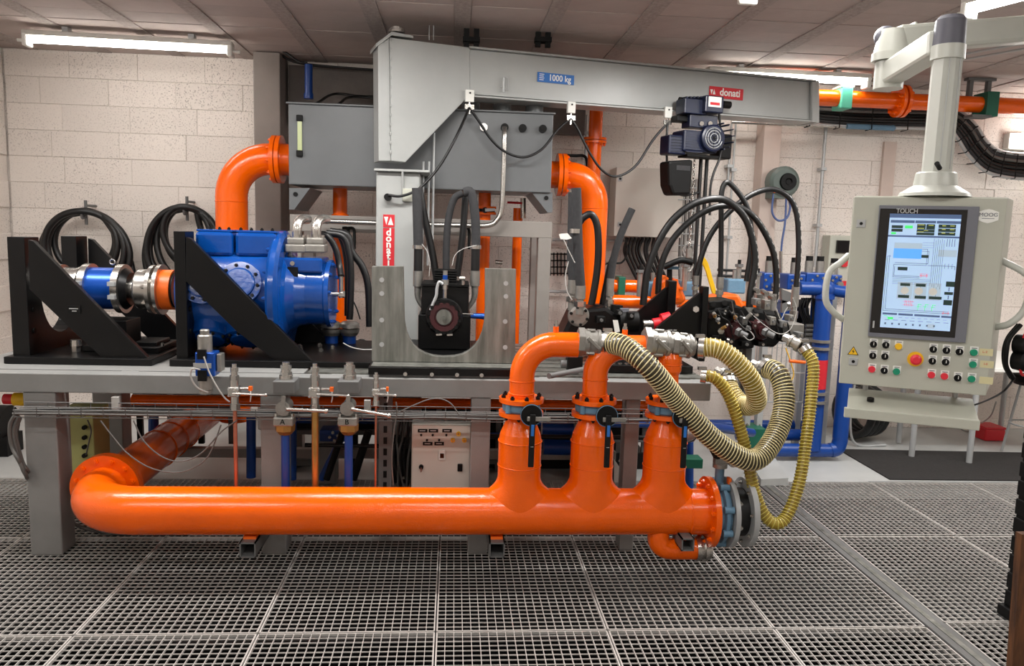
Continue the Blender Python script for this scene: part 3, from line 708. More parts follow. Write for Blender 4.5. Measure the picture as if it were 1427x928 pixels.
t = thing('shaft_coupling', 'steel multi-disc coupling with bolted flange left of the orange ring', 'coupling', (X4(205), AY, AZ-.13))
lx(t, 'neck', 'chrome', [(182, 13), (194, 13)]); lx(t, 'hub', 'chrome', [(194, 0), (194, 26), (196, 27), (213, 27), (213, 0)])
lx(t, 'flange', 'chrome', [(213, 20), (213, 33), (218, 33), (218, 22), (223, 22), (223, 34), (228, 34), (228, 10)])
bolts(t, (X4(213), AY, AZ), (-1, 0, 0), .118, 8, .011, .016, 'chrome')
t = thing('orange_ring', 'bright orange ring collar on the shaft beside the second bracket', 'collar', (X4(234), AY, AZ-.1))
lx(t, 'ring', 'orange2', [(228, 0), (228, 27), (244, 27), (244, 0)]); lx(t, 'rim', 'blackmatt', [(244, 24), (247, 24)])
# ---- blue pump
pump = thing('hydraulic_pump', 'big glossy blue radial piston pump behind the sloping black gusset', 'pump', (X4(350), AY, BZ))
lx(pump, 'drum', 'blue', [(264, 0), (264, 60), (275, 62), (385, 64), (390, 70), (390, 0)], 32)
def stub(px, ang, r, rr, cover=True):
    # radial cylinder at angle ang about the shaft (0 = towards the viewer, 90 = up)
    d = V((0, -math.cos(math.radians(ang)), math.sin(math.radians(ang)))); c = V((X4(px), AY, AZ))
    o = MB().lathe(c, d, [(.1, r*1.12), (rr*.75, r*1.05), (rr*.93, r), (rr, r), (rr, 0)], 28).build('cylinder_head', 'blue', pump)
    if cover:
        MB().lathe(c+d*rr, d, [(0, r*.72), (.012, r*.70), (.014, r*.64), (.014, 0)], 28).build('cover', 'blue', o)
        bolts(pump, c+d*rr, d, r*.84, 10, .009, .010, 'blackmatt')
for px in (303, 352):
    for a in (14, -58, 158, 230): stub(px, a, .112, .278 if a == 14 else .29)
top = [at(288, 322, Y=AY).z]
for px0, px1 in ((287, 337), (340, 395)):
    a, b = X4(px0), X4(px1); z1 = at(340, 324, Y=4.3).z
    MB().box(a, b, AY-.17, AY+.17, AZ+.2, z1).build('head_block', 'blue', pump, bev=.018)
    hb = MB().box(a+.004, b-.004, AY-.155, AY+.155, z1, z1+.012).build('head_cover', 'blue', pump, bev=.003)
    for q in range(4): 
        xx = a+.025+(b-a-.05)*q/3; inst(_bm[(.009, .010, 'blackmatt')], 'bolt', pump, (xx, AY-.14, z1+.012))
lx(pump, 'bell_flange', 'blue', [(388, 0), (388, 80), (392, 84), (399, 84), (403, 78), (404, 60), (412, 46), (412, 0)], 40)
lx(pump, 'motor_case', 'blue', [(404, 56), (418, 46), (432, 43), (456, 43), (458, 46), (464, 46), (464, 0)], 36)
MB().box(X4(402), X4(455), AY-.15, AY+.10, AZ+.12, AZ+.20).build('control_block', 'blue', pump, bev=.012)
MB().box(X4(409), X4(423), AY-.158, AY-.151, AZ+.10, AZ+.15).build('name_plate', 'blackmatt', pump)
MB().cyl((X4(416), AY-.15, AZ+.17), (X4(416), AY-.165, AZ+.17), .012, n=12).build('vent_plug', 'chrome', pump)
bolts(pump, (X4(464), AY, AZ), (1, 0, 0), .165, 10, .010, .010, 'blue')
bolts(pump, (X4(388), AY, AZ), (-1, 0, 0), .315, 14, .010, .012, 'blue')
MB().box(X4(388)-.004, X4(388)+.05, AY-.322, AY-.25, AZ+.05, AZ+.12).build('rating_plate', 'bluevalve', pump) if 0 else None
# white sticker
# silver SAE flange pair on top of the motor
t = thing('flange_fitting', 'pair of bright split flanges with two polished elbows on top of the blue pump', 'fitting', (X4(432), AY, AZ+.2))
for px in (419, 445):
    x = X4(px); zb = at(px, 352, Y=AY-.1).z
    f = MB().box(x-.053, x+.053, AY-.15, AY-.03, zb, zb+.045).box(x-.045, x+.045, AY-.14, AY-.04, zb+.045, zb+.08).build('split_flange', 'alu', t, bev=.008)
    for q in (-1, 1): MB().cyl((x+.04*q, AY-.12, zb+.08), (x+.04*q, AY-.12, zb+.095), .009, n=6).build('bolt', 'chrome', f)
    e = V((x, AY-.09, zb+.08)); rr = .035
    MB().tube([e, e+V((0, 0, .05)), e+V((.006, .02, .085)), e+V((.02, .06, .1)), e+V((.03, .14, .1))], .026, 18, res=5).build('elbow', 'chrome', t)
t = thing('flange_fitting', 'pair of cast flange clamps low on the right behind the blue pump', 'fitting', (X4(475), 4.75, 1.05))
for px in (462, 487):
    p = at(px, 457, Y=4.75); f = MB().lathe((p.x, 4.75, p.z-.045), (0, 0, 1), [(0, .03), (0, .045), (.02, .058), (.04, .062), (.042, .04), (.05, .04), (.05, .062), (.072, .058), (.085, .04), (.085, 0)], 24).build('clamp_half', 'alu', t)
    MB().cyl((p.x, 4.75, p.z-.045), (p.x, 4.75, p.z-.17), .04, n=20).build('blue_stub', 'bluepipe', t)
p = at(472, 410, Y=AY-.02)
t = thing('pressure_fitting', 'small bright fitting with a black hose on the end of the blue pump', 'fitting', p)
MB().cyl((X4(464), AY-.02, p.z), (X4(474), AY-.02, p.z), .012, n=12).build('stem', 'chrome', t)
MB().cyl((X4(476), AY-.02, p.z-.02), (X4(476), AY-.02, p.z+.1), .013, n=12).build('socket', 'chrome', t)
MB().cyl((X4(473), AY-.02, p.z), (X4(481), AY-.02, p.z), .02, n=6).build('hex_nut', 'chrome', t)
MB().tube([V((X4(476), AY-.02, p.z+.1))]+pl(4.45, (473, 370), (467, 345), (455, 328), (440, 326, 4.5)), .018, 12).build('hose', 'rubber', t)
for k, (pts, r) in enumerate(((pl(4.6, (455, 325), (478, 330), (486, 352), (489, 380), (488, 430), (487, 445)), .020), (pl(4.65, (460, 322), (484, 328), (490, 350), (505, 372), (513, 400), (515, 455)), .021), (pl(4.7, (470, 320), (480, 345), (484, 380), (484, 440)), .018), (pl(4.62, (483, 405), (495, 425), (502, 445)), .004))):
    tag(MB().tube(pts, r, 10).build('hydraulic_hose', 'rubber'), ['black hose dropping straight beside the pump end', 'black hose bowing right between pump and steel U plate', 'shorter black hose behind the pump fitting', 'thin black wire curving behind the pump fitting'][k], 'hose', 'black hoses right of the blue pump')
tag(MB().tube(pl(4.4, (478, 478), (490, 484), (505, 487), (519, 487)), .004, 6).build('signal_wire', 'cablew'), 'thin white wire running from the pump to the steel U plate', 'wire')
p = at(504, 482, Y=4.9)
tag(MB().torus((p.x, 4.9, p.z), (0, -1, 0), .035, .010, 18, 8).cyl((p.x, 4.92, p.z), (p.x, 4.93, p.z), .016, n=12).build('pipe_clip', 'rubber'), 'small round black ring clip left of the steel U plate', 'clip')
# black foot blocks right of bracket 2
x0, x1 = at(380, 480, Y=4.85).x, at(497, 480, Y=4.85).x
t = thing('rear_gusset', 'far black triangular gusset seen low behind the blue pump', 'bracket', ((x0+x1)/2, 4.8, BZ))
MB().prism([V((x0, 4.82, BZ+.037)), V((x1, 4.82, BZ+.037)), V((x1-.02, 4.82, BZ+.07)), at(425, 436, Y=4.82), V((x0, 4.82, at(425, 436, Y=4.82).z))], (0, .03, 0)).build('plate', 'black', t)
bolts(t, ((x0+x1)/2+.06, 4.5, BZ+.037), (0, 0, 1), .1, 5, .014, .012, 'chrome', name='bed_bolt')
# servo valve cluster in front of bracket 2
p = at(288, 500, Y=3.76)
t = thing('pilot_valve', 'blue pilot valve with silver solenoids hanging in front of the bench', 'valve', (p.x, 4.0, at(290, 545, Y=3.76).z))
za, zb = at(288, 490, Y=3.76).z, at(288, 523, Y=3.76).z
MB().box(p.x-.045, p.x+.045, 3.73, 3.815, zb, za).build('valve_body', 'bluecap', t, bev=.005)
MB().box(p.x+.048, p.x+.07, 3.75, 3.81, zb+.02, za-.01).build('side_port', 'alu', t, bev=.003)
MB().lathe((p.x-.01, 3.772, za), (0, 0, 1), [(0, .033), (.075, .033), (.08, .028), (.082, .02), (.10, .022), (.105, .018), (.105, 0)], 20).build('upper_solenoid', 'alu', t)
MB().lathe((p.x-.01, 3.772, zb), (0, 0, -1), [(0, .033), (.07, .033), (.074, .03), (.09, .03), (.095, 0)], 20).build('lower_solenoid', 'alu', t)
MB().box(p.x-.03, p.x+.01, 3.715, 3.73, za-.03, za+.015).build('plug', 'blackmatt', t); MB().box(p.x-.03, p.x+.01, 3.715, 3.73, zb-.02, zb+.03).build('plug', 'blackmatt', t)
MB().box(p.x-.052, p.x+.03, 3.726, 3.73, zb+.04, za-.05).build('rating_plate', 'ltgrey', t)
MB().tube(pl(3.69, (279, 515), (268, 514), (266, 525), (275, 540), (290, 547)), .004, 6).build('wire', 'cablew', t)
MB().tube(pl(3.69, (284, 497), (290, 515), (300, 535), (312, 553), (320, 560)), .004, 6).build('wire', 'cablew', t)
# ---- row of ball valves on the front rail
def hex_stack(t, x, y, z0, spec, m):
    z = z0
    for r, h, n in spec: MB().cyl((x, y, z), (x, y, z+h), r, n=n, flat=(n == 6)).build('fitting', m, t); z += h
    return z
def ball_valve(px, label, pipe, pr, r_=1.0, ytop=508, ybody=545, lever=48, pbot=700, big=False, letter=None, py_lever=None):
    Y = 3.70; x = at(px, ybody, Y=Y).x; zb = at(px, ybody, Y=Y).z; zt = at(px, ytop, Y=Y).z
    t = thing('ball_valve', label, 'valve', (x, Y, at(px, pbot, Y=Y).z), 'ball valves along the front rail of the bench')
    if big:
        zr = at(px, 547, Y=Y).z; zq = at(px, 530, Y=Y).z
        MB().box(x-.05, x+.05, Y-.03, Y+.10, zr, zq).build('valve_block', 'tread', t, bev=.004)
        hex_stack(t, x, Y+.03, zq, ((.032, .02, 16), (.028, .016, 6), (.024, .012, 16), (.026, .02, 6), (.018, .014, 12)), 'chrome')
        zc = at(px, 566, Y=Y).z
        MB().cyl((x, Y-.045, zc), (x, Y+.05, zc), .030, n=20).build('ball_body', 'alu', t)
        MB().lathe((x, Y-.045, zc), (0, -1, 0), [(0, .034), (.008, .034), (.008, .018), (.016, .018), (.016, 0)], 20).build('indicator_disc', 'alu', t)
        MB().bar((x+.002, Y-.057, zc), (x+.006, Y-.057, zc+.062), .02, .005, up=(0, -1, 0)).build('stop_tab', 'alu', t)
        MB().cyl((x, Y, zc-.03), (x, Y, at(px, 578, Y=Y).z), .028, n=16).build('neck', 'alu', t)
        l = MB().cyl((x+.02, Y-.06, zc), (x+lever*Y/FPX, Y-.075, zc+(py_lever or -.004)), .0075, n=10).sphere((x+lever*Y/FPX, Y-.075, zc+(py_lever or -.004)), .012, 10).build('lever', 'chrome', t)
        ze, zf = at(px, 585, Y=Y).z, at(px, 605, Y=Y).z
        f = MB().lathe((x, Y, zf), (0, 0, 1), [(0, .028), (.02, .046), (.05, .048), (.055, .044), (ze-zf, .044), (ze-zf, 0)], 8, flat=True).build('flange_adapter', 'brass', t)
        MB().box(x-.046, x+.046, Y-.05, Y+.03, ze-.02, ze+.022).build('split_flange', 'alu', t, bev=.006)
        for q in (-1, 1): MB().cyl((x+q*.038, Y-.02, ze+.022), (x+q*.038, Y-.02, ze+.036), .009, n=6).build('bolt', 'chrome', t)
        text(letter, .036, 'blackmatt', t, (x-.002, Y-.0515, ze+.001), (1, 0, 0), (0, 0, 1))
        MB().cyl((x, Y, zf+.005), (x, Y, at(px, pbot, Y=Y).z), pr, n=24).build('pipe', pipe, t)
    else:
        MB().box(x-.026*r_, x+.026*r_, Y-.025*r_, Y+.025*r_, zb-.024*r_, zb+.024*r_).build('valve_body', 'chrome', t, bev=.005)
        hex_stack(t, x, Y, zb+.024*r_, ((.020*r_, .03*r_, 16), (.022*r_, .022*r_, 6), (.016*r_, .018*r_, 14), (.019*r_, .02*r_, 6), (.011*r_, .016*r_, 10)), 'chrome')
        MB().cyl((x, Y, zb-.024*r_), (x, Y, zb-.06*r_), .018*r_, n=14).cyl((x, Y, zb-.06*r_), (x, Y, zb-.09*r_), .023*r_, n=6).build('lower_nut', 'chrome', t)
        for q in (-1, 1):
            for s in (-1, 1): MB().cyl((x+q*.02*r_, Y-.026*r_, zb+s*.016*r_), (x+q*.02*r_, Y-.032*r_, zb+s*.016*r_), .005*r_, n=8).build('screw', 'ltgrey', t)
        MB().cyl((x, Y-.025*r_, zb), (x, Y-.045*r_, zb), .014*r_, n=14).build('stem', 'chrome', t)
        MB().cyl((x, Y-.04, zb-.002), (x+lever*Y/FPX, Y-.05, zb-.006), .0055, n=8).sphere((x+lever*Y/FPX, Y-.05, zb-.006), .008, 8).build('lever', 'chrome', t)
        MB().cyl((x+.03*r_, Y-.01, zb+.016), (x+.075*r_, Y-.01, zb+.018), .006, n=8).build('test_port', 'chrome', t)
        MB().box(x+.068*r_, x+.084*r_, Y-.02, Y, zb+.006, zb+.026).build('cap_tag', 'orange2', t)
        MB().tube([(x+.078*r_, Y-.02, zb+.005), (x+.082*r_, Y-.03, zb-.02), (x+.076*r_, Y-.02, zb-.045)], .003, 6).build('cap_string', 'cablew', t)
        MB().cyl((x, Y, zb-.088*r_), (x, Y, at(px, pbot, Y=Y).z), pr, n=18).build('pipe', pipe, t)
    return t
ball_valve(327, 'leftmost ball valve on the front rail over a pinkish copper pipe', 'copper', .0095, 1.0, lever=46)
ball_valve(397, 'large flanged ball valve marked A over a blue pipe', 'bluepipe', .020, lever=60, big=True, letter='A')
ball_valve(439, 'tall ball valve between the A and B valves over a brass-coloured pipe', 'brass', .017, 1.05, ybody=546, lever=48)
ball_valve(486, 'large flanged ball valve marked B over a blue pipe', 'bluepipe', .020, lever=58, big=True, letter='B', py_lever=-.026)
ball_valve(524, 'smallest ball valve on the front rail over a thin copper tube', 'copper', .005, .72, ybody=546, lever=28)
# ================================================================== CENTRE: steel U plate, black machine head
UY = 4.0
def U(px, py, Y=UY): return at(px, py, Y=Y)
t = thing('u_fixture', 'tall milled steel plate with a deep U cutout standing on black slab', 'fixture', (U(618, 505).x, UY, BZ))
zp = BZ+.0525
pts = [V((U(518, 500).x, UY, zp)), U(518, 371), U(562, 371)]
L0, R0 = U(563, 430), U(676, 430); cx = (L0.x+R0.x)/2; rw = (R0.x-L0.x)/2; zbot = U(620, 497).z
pts += [V((L0.x, UY, L0.z))]
zc = L0.z; hh = zc-zbot
for k in range(1, 16):
    a = PI*k/16; pts.append(V((cx-rw*math.copysign(abs(math.cos(a))**.8, math.cos(a)), UY, zc-hh*math.sin(a)**.8)))
pts += [V((R0.x, UY, R0.z)), U(676, 374), U(719, 375), V((U(718, 500).x, UY, zp))]
MB().prism(pts, (0, .05, 0)).build('u_plate', 'rawsteel', t, bev=.002)
for px, py in ((532, 390), (532, 409), (532, 446), (532, 480), (705, 395), (705, 413), (704, 448), (704, 484)):
    p = U(px, py); MB().cyl(p+V((0, .002, 0)), p-V((0, .002, 0)), .012, n=16).build('plug', 'ltgrey', t)
a, b = U(513, 520, 3.845).x, U(724, 520, 3.845).x
slab = thing('fixture_slab', 'black slab with four clamp slots under the steel U plate', 'slab', ((a+b)/2, 4.1, BZ))
zb_ = BZ+.001
MB().box(a, b, 3.845, 4.85, zb_+.012, zb_+.050).build('slab', 'black', slab, bev=.003)
MB().box(a+.003, b-.003, 3.86, 4.84, zb_, zb_+.012).build('riser', 'tread', slab)
MB().box(a+.01, b-.01, 3.875, 3.995, zb_+.0502, zb_+.0515).build('reflection_strip', 'rawsteel', slab)  # pale steel strip stands in for the bright reflection on the slab's top
for px in (565, 602, 637, 671):
    x = U(px, 520, 3.845).x
    MB().box(x-.013, x+.013, 3.839, 3.845, zb_+.014, zb_+.050).build('slot', 'blackmatt', slab)
    MB().cyl((x, 3.838, zb_+.020), (x, 3.828, zb_+.020), .010, n=14).build('clamp_nut', 'chrome', slab)
# raised level: everything of the head sits on the slab
HY = 4.45
def H(px, py, Y=HY): return at(px, py, Y=Y)
head = thing('motor_head', 'black square machine head with round toothed face framed by the steel U plate', 'machine', (H(618, 490).x, HY, BZ+.06))
a, b = H(583, 440), H(656, 440)
MB().box(a.x, b.x, HY, HY+.34, BZ+.052, H(620, 439).z).build('lower_housing', 'black', head, bev=.005)
a, b = H(587, 400), H(654, 400)
MB().box(a.x, b.x, HY+.02, HY+.34, H(620, 439).z, H(620, 399).z).build('upper_housing', 'black', head, bev=.006)
MB().box(a.x-.0, b.x+.0, HY+.0, HY+.36, H(620, 399).z, H(620, 399).z+.012).build('top_plate', 'blackmatt', head)
for k in range(6): MB().box(H(612, 380).x-.03, H(632, 380).x+.02, HY+.1, HY+.28, H(620, 397).z+.014*k, H(620, 397).z+.014*k+.008).build('cooling_fin', 'blackmatt', head)
cc = H(619, 440)
MB().lathe(cc, (0, -1, 0), [(-.02, .0), (-.02, .10), (.06, .10), (.07, .095), (.07, .07), (.0701, .0)], 32).build('barrel', 'black', head)
f = MB().lathe(cc+V((0, -.071, 0)), (0, -1, 0), [(0, .082), (.012, .080), (.012, .055), (.006, .05), (.006, 0)], 32).build('face_ring', 'maroon', head)
for k in range(14):
    p = MB().ring(cc+V((0, -.071, 0)), (0, -1, 0), .088, 14)[k]; MB().box(p.x-.009, p.x+.009, p.y-.015, p.y, p.z-.009, p.z+.009).build('tooth', 'blackmatt', head)
MB().lathe(cc+V((0, -.075, 0)), (0, -1, 0), [(0, .045), (.012, .042), (.012, .012), (.02, .012), (.02, 0)], 24).build('shaft_end', 'rawsteel', head)
for dx in (-.03, .03): MB().bar(cc+V((dx-.012, -.09, -.098)), cc+V((dx+.02, -.09, -.104+abs(dx)*.3)), .012, .01).build('dog', 'chrome', head)
MB().torus(cc+V((0, -.05, 0)), (0, -1, 0), .10, .006, 32, 6).build('rim', 'blackmatt', head)
# sensor on top with braided lead
s = H(620, 408, HY-.03)
MB().cyl(s+V((0, 0, -.04)), s+V((0, 0, .02)), .012, n=12).cyl(s+V((0, 0, .02)), s+V((0, 0, .045)), .017, n=6).build('sensor_body', 'chrome', head)
MB().cyl(s+V((0, 0, .045)), s+V((0, 0, .075)), .02, n=14).cyl(s+V((0, 0, .09)), s+V((0, 0, .125)), .013, n=14).build('connector', 'alu', head)
MB().cyl(s+V((0, 0, .07)), s+V((0, 0, .1)), .014, n=14).build('collar', 'bluecap', head)
MB().tube(pl(4.38, (617, 396), (612, 393), (609, 402), (608, 412), (604, 422), (600, 432)), .009, 10).build('braided_lead', 'ltgrey', head)
MB().cyl(H(640, 388), H(648, 388), .014, n=12).cyl(H(645, 388), H(645, 397), .010, n=12).build('elbow_fitting', 'chrome', head)
MB().cyl(H(656, 440, 4.47), H(676, 441, 4.47), .014, .018, n=14).build('blue_handle', 'bluecap', head)
MB().cyl(H(640, 437, 4.44), H(660, 438, 4.44), .004, n=8).build('rod', 'chrome', head)
# large sleeved hoses
hz = [
 (pl(4.66, (581, 262), (582, 300), (583, 342)), .029, 'sleeve', 'grey sleeved hose left of the black machine head, nearest the crane post'),
 (pl(4.75, (584, 262), (592, 305), (602, 350), (609, 392)), .022, 'rubber', 'black hose slanting down right from the top of the left sleeved hose'),
 (pl(4.72, (622, 388), (622, 345), (625, 305), (633, 277), (645, 269)), .021, 'sleeve', 'grey hose arching up behind the sensor of the machine head'),
 (pl(4.78, (649, 270), (647, 300), (644, 335), (637, 385)), .021, 'rubber', 'dark hose running straight between the two right arches'),
 (pl(4.66, (646, 268), (656, 268), (661, 290), (663, 320), (663, 346)), .027, 'sleeve', 'grey sleeved hose right of the machine head with bright band'),
]
for p, r, m_, lb in hz: tag(MB().tube(p, r, 16).build('hydraulic_hose', m_), lb, 'hose', 'hoses feeding the black machine head')
for px in (583, 663):
    p = at(px, 343, Y=4.66); s = 1 if px > 600 else -1
    t = thing('hose_end', ('left' if s < 0 else 'right')+' crimped hose end with steel band beside the black machine head', 'fitting', (p.x, 4.66, p.z-.26))
    MB().cyl(p+V((0, 0, .006)), p-V((0, 0, .016)), .033, n=20).build('band', 'chrome', t)
    MB().cyl(p-V((0, 0, .016)), p-V((0, 0, .145)), .026, n=18).build('hose_stub', 'rubber', t)
    MB().cyl(p-V((0, 0, .145)), p-V((0, 0, .235)), .029, n=18).build('ferrule', 'alu', t)
    MB().tube([p-V((0, 0, .235)), p-V((-.0*s, 0, .29)), p-V((s*.012, 0, .33)), p-V((s*.045, 0, .38))], [.022, .012], 12).build('hose_tail', 'alu', t)
for k, pts in enumerate((pl(4.6, (588, 340), (595, 350), (599, 365), (598, 385)), pl(4.6, (664, 342), (645, 347), (634, 356), (630, 370)))):
    tag(MB().tube(pts, .0024, 6).build('safety_wire', 'cablew'), ['white safety wire hanging from the left crimped hose', 'white safety wire hanging from the right crimped hose'][k], 'wire')
# ================================================================== CRANE
CY = 5.0
def K(px, py, Y=CY): return at(px, py, Y=Y)
post = thing('jib_crane', 'grey jib crane on square post with long tapering beam marked 1000 kg', 'crane', (K(560, 500).x, CY+.15, 0))
a, b = K(524, 260), K(585, 260)
zc_ = K(560, 233).z
MB().box(a.x, b.x, CY, CY+.30, 0, zc_-.03).build('post', 'crane', post, bev=.012)
cx = (a.x+b.x)/2+.03; cy = CY+.15
MB().box(a.x-.01, b.x+.06, CY-.04, CY+.36, zc_-.03, zc_-.015).build('lower_shelf', 'crane', post, bev=.004)
MB().box(a.x-.06, a.x+.02, CY+.1, CY+.2, zc_-.03, zc_-.015).build('shelf_ear', 'crane', post) if 0 else None
g = K(556, 250)
MB().prism([V((cx-.006, CY, zc_-.03)), V((cx-.006, CY-.045, zc_-.03)), V((cx-.006, CY-.004, zc_-.17))], (.012, 0, 0)).build('stiffener', 'crane', post)
MB().cyl((cx-.02, cy-.06, zc_-.03), (cx-.02, cy-.06, zc_-.05), .05, n=20).build('pivot_nut', 'chrome', post)
# rotating arm: frame along direction D
A0 = K(545, 60); Bend = at(1132, 140, Y=5.95)
P0 = V((K(543, 100).x, CY+.10, 0)); D = V((Bend.x-P0.x, 5.95-P0.y, 0)).normalized(); Nrm = V((D.y, -D.x, 0))
def AR(px, py, off=0):                          # point on the beam's front web from a pixel
    d = M3 @ V(((px-713.5)/FPX, -(py-464)/FPX, -1)); o = V((0, 0, HC)); n = Nrm
    q = P0+Nrm*(.06+off); tt = (q-o).dot(n)/d.dot(n); return o+d*tt
# box head
hp = [AR(543, 52), AR(655, 66), AR(655, 132), AR(565, 226), AR(545, 224)]
MB().prism(hp, -Nrm*.20).build('head_plate', 'crane', post, bev=.004)
vb = [AR(527, 62), AR(543, 52), AR(545, 224), AR(528, 224)]
MB().prism([p+Nrm*-.01 for p in vb], -Nrm*.18).build('rear_column', 'crane', post, bev=.004)
tp = AR(540, 52); 
o = MB().prism([AR(524, 62)+V((0, 0, .006)), AR(546, 44)+V((0, 0, .0)), AR(576, 50)+V((0, 0, 0)), AR(576, 53), AR(546, 49), AR(524, 66)], -Nrm*.22).build('top_shelf', 'crane', post)
q = AR(553, 46, -.08); MB().cyl(q, q+V((0, 0, .022)), .05, n=24).cyl(q+V((0, 0, .022)), q+V((0, 0, .035)), .035, n=6).build('pivot_nut', 'chrome', post)
for k in range(26):
    u = AR(544.5, 56+6.5*k, .002); MB().sphere(u, .007, 6, (1, .5, 2)).build('weld_bead', 'crane', post) if k % 2 == 0 else None
tf = [AR(655, 66), AR(1140, 113), AR(1140, 170), AR(655, 133)]
bm = MB().prism([p-Nrm*.0 for p in (AR(655, 69), AR(1138, 115.5), AR(1138, 167.5), AR(655, 131))], -Nrm*.10).build('beam_web', 'crane', post)
def flange(px0, py0, px1, py1, th, nm):
    p, q = AR(px0, py0, .03), AR(px1, py1, .03)
    MB().prism([p, q, q+V((0, 0, -th)), p+V((0, 0, -th))], -Nrm*.20).build(nm, 'crane', post, bev=.002)
flange(655, 64, 1138, 111, .012, 'top_flange'); flange(655, 132, 1138, 168, .012, 'bottom_flange')
MB().prism([AR(1137, 112, .035), AR(1142, 112.5, .035), AR(1142, 171.5, .035), AR(1137, 171, .035)], -Nrm*.22).build('end_plate', 'crane', post, bev=.004)
MB().prism([AR(1132, 114, .034), AR(1138, 114.5, .034), AR(1138, 170, .034), AR(1132, 170, .034)], -Nrm*.02).build('end_stop', 'crane', post)
def sign(px, py, w_, h_, m_, parent, nm='sign'):
    c_ = AR(px, py, .004); s = D*w_/2; MB().prism([c_-s-V((0, 0, h_/2)), c_+s-V((0, 0, h_/2)), c_+s+V((0, 0, h_/2)), c_-s+V((0, 0, h_/2))], Nrm*.003).build(nm, m_, parent); return c_+Nrm*.0035
c_ = sign(774.5, 109.5, .262, .062, 'bluesign', post)
text('1000 kg', .056, 'white', post, c_+D*.028, D, (0, 0, 1), bold=.0009, sx=.9)
m = MB()
for k in range(4): q = c_-D*.118+V((0, 0, .019-.012*k)); m.bar(q, q+D*(.034-.004*(k % 2)), .003, .004, up=(0, 0, 1))
m.build('small_print', 'white', post)
c_ = sign(1012, 130, .285, .078, 'redsign', post)
text('donati', .072, 'white', post, c_+D*.03+V((0, 0, .003)), D, (0, 0, 1), bold=.0016, sx=.95)
c_ = c_-D*.115
m = MB()
for q, h2 in ((-1, 1), (1, -1)):
    e = c_+D*(.011*q); m.prism([e-D*.011+V((0, 0, .016*h2)), e+D*.011+V((0, 0, .016*h2)), e-V((0, 0, .018*h2))], Nrm*.0015)
m.build('triangle_mark', 'white', post)
# vertical sign on the post
a, b = K(534, 300), K(550, 300); z0, z1 = K(541, 299).z, K(541, 369).z; zm = K(541, 317).z
MB().box(a.x, b.x, CY-.004, CY-.0005, zm+.002, z0).box(a.x, b.x, CY-.004, CY-.0005, z1-.02, zm-.003).build('sign', 'redsign', post)
xm = (a.x+b.x)/2
text('donati', .095, 'white', post, (xm+.002, CY-.0055, (zm+z1)/2-.008), (0, 0, -1), (1, 0, 0), bold=.002, sx=1.0) if 0 else None
zz = zm-.030
for ch in 'donati': text(ch, .064, 'white', post, (xm, CY-.0055, zz), (1, 0, 0), (0, 0, 1), bold=.002); zz -= .0375
m = MB(); zq = (zm+z0)/2; hx = .016
m.prism([V((xm-.03, CY-.0055, zq+.026)), V((xm-.004, CY-.0055, zq+.026)), V((xm-.015, CY-.0055, zq-.024))], (0, .001, 0))
m.prism([V((xm-.006, CY-.0055, zq-.024)), V((xm+.028, CY-.0055, zq-.024)), V((xm+.012, CY-.0055, zq+.026))], (0, .001, 0)); m.build('triangle_mark', 'white', post)
p = K(568, 272); MB().box(p.x-.03, p.x+.03, CY-.03, CY, p.z-.04, p.z+.04).build('junction_box', 'panel', post, bev=.004)
MB().cyl(K(541, 275)+V((0, 0, 0)), K(541, 275)+V((0, -.06, 0)), .022, n=14).build('cable_gland', 'blackmatt', post)
# trolley hangers on the beam
hp_ = []
for i, (px, py, lb) in enumerate(((655, 139, 'white cable trolley clip nearest the crane post'), (797, 155, 'white cable trolley clip at the middle of the crane beam'), (932, 165, 'white cable trolley clip beside the hoist'))):
    c_ = AR(px, py-5 if i < 2 else py-8, .04); t = thing('cable_trolley', lb, 'clip', c_-V((0, 0, .1)), 'cable clips riding on the beam')
    MB().prism([c_-D*.028-V((0, 0, .035)), c_+D*.028-V((0, 0, .035)), c_+D*.028+V((0, 0, .04)), c_-D*.028+V((0, 0, .04))], -Nrm*.025).build('clip_body', 'white', t, bev=.003)
    MB().cyl(c_+V((0, 0, .02))+Nrm*.001, c_+V((0, 0, .02))+Nrm*.004, .006, n=10).build('screw', 'blackmatt', t)
    e = c_-V((0, 0, .05))-Nrm*.01
    MB().cyl(e+V((0, 0, .012)), e-V((0, 0, .06)), .007, n=8).bar(e-V((0, 0, .015))-D*.03, e-V((0, 0, .015))+D*.03, .012, .03).build('saddle', 'chrome', t)
    hp_.append(e-V((0, 0, .02)))
e0 = K(541, 272, CY-.06)
def sag(a, b, d, n=7): return [a.lerp(b, k/n)-V((0, 0, d*4*(k/n)*(1-k/n))) for k in range(n+1)]
cb = thing('festoon_cable', 'thin black power cable looping along the crane beam to the hoist', 'cable', hp_[0])
MB().tube([e0, K(560, 273, CY-.07), K(585, 262, CY-.06), K(612, 232, CY-.03), K(636, 190, CY)]+[hp_[0]], .0085, 8).build('cable', 'rubber', cb)
MB().tube([hp_[0]]+[AR(x, y, .03) for x, y in ((668, 170), (685, 195), (705, 212), (730, 219), (755, 208), (778, 180))]+[hp_[1]], .0085, 8).build('cable', 'rubber', cb)
MB().tube([hp_[1]]+[AR(x, y, .03) for x, y in ((805, 180), (820, 210), (838, 236), (858, 246), (885, 232), (910, 195))]+[hp_[2]], .0085, 8).build('cable', 'rubber', cb)
MB().tube([hp_[2]]+[AR(x, y, .04) for x, y in ((929, 200), (930, 235), (934, 258), (950, 272), (975, 268))], .0085, 8).build('cable', 'rubber', cb)
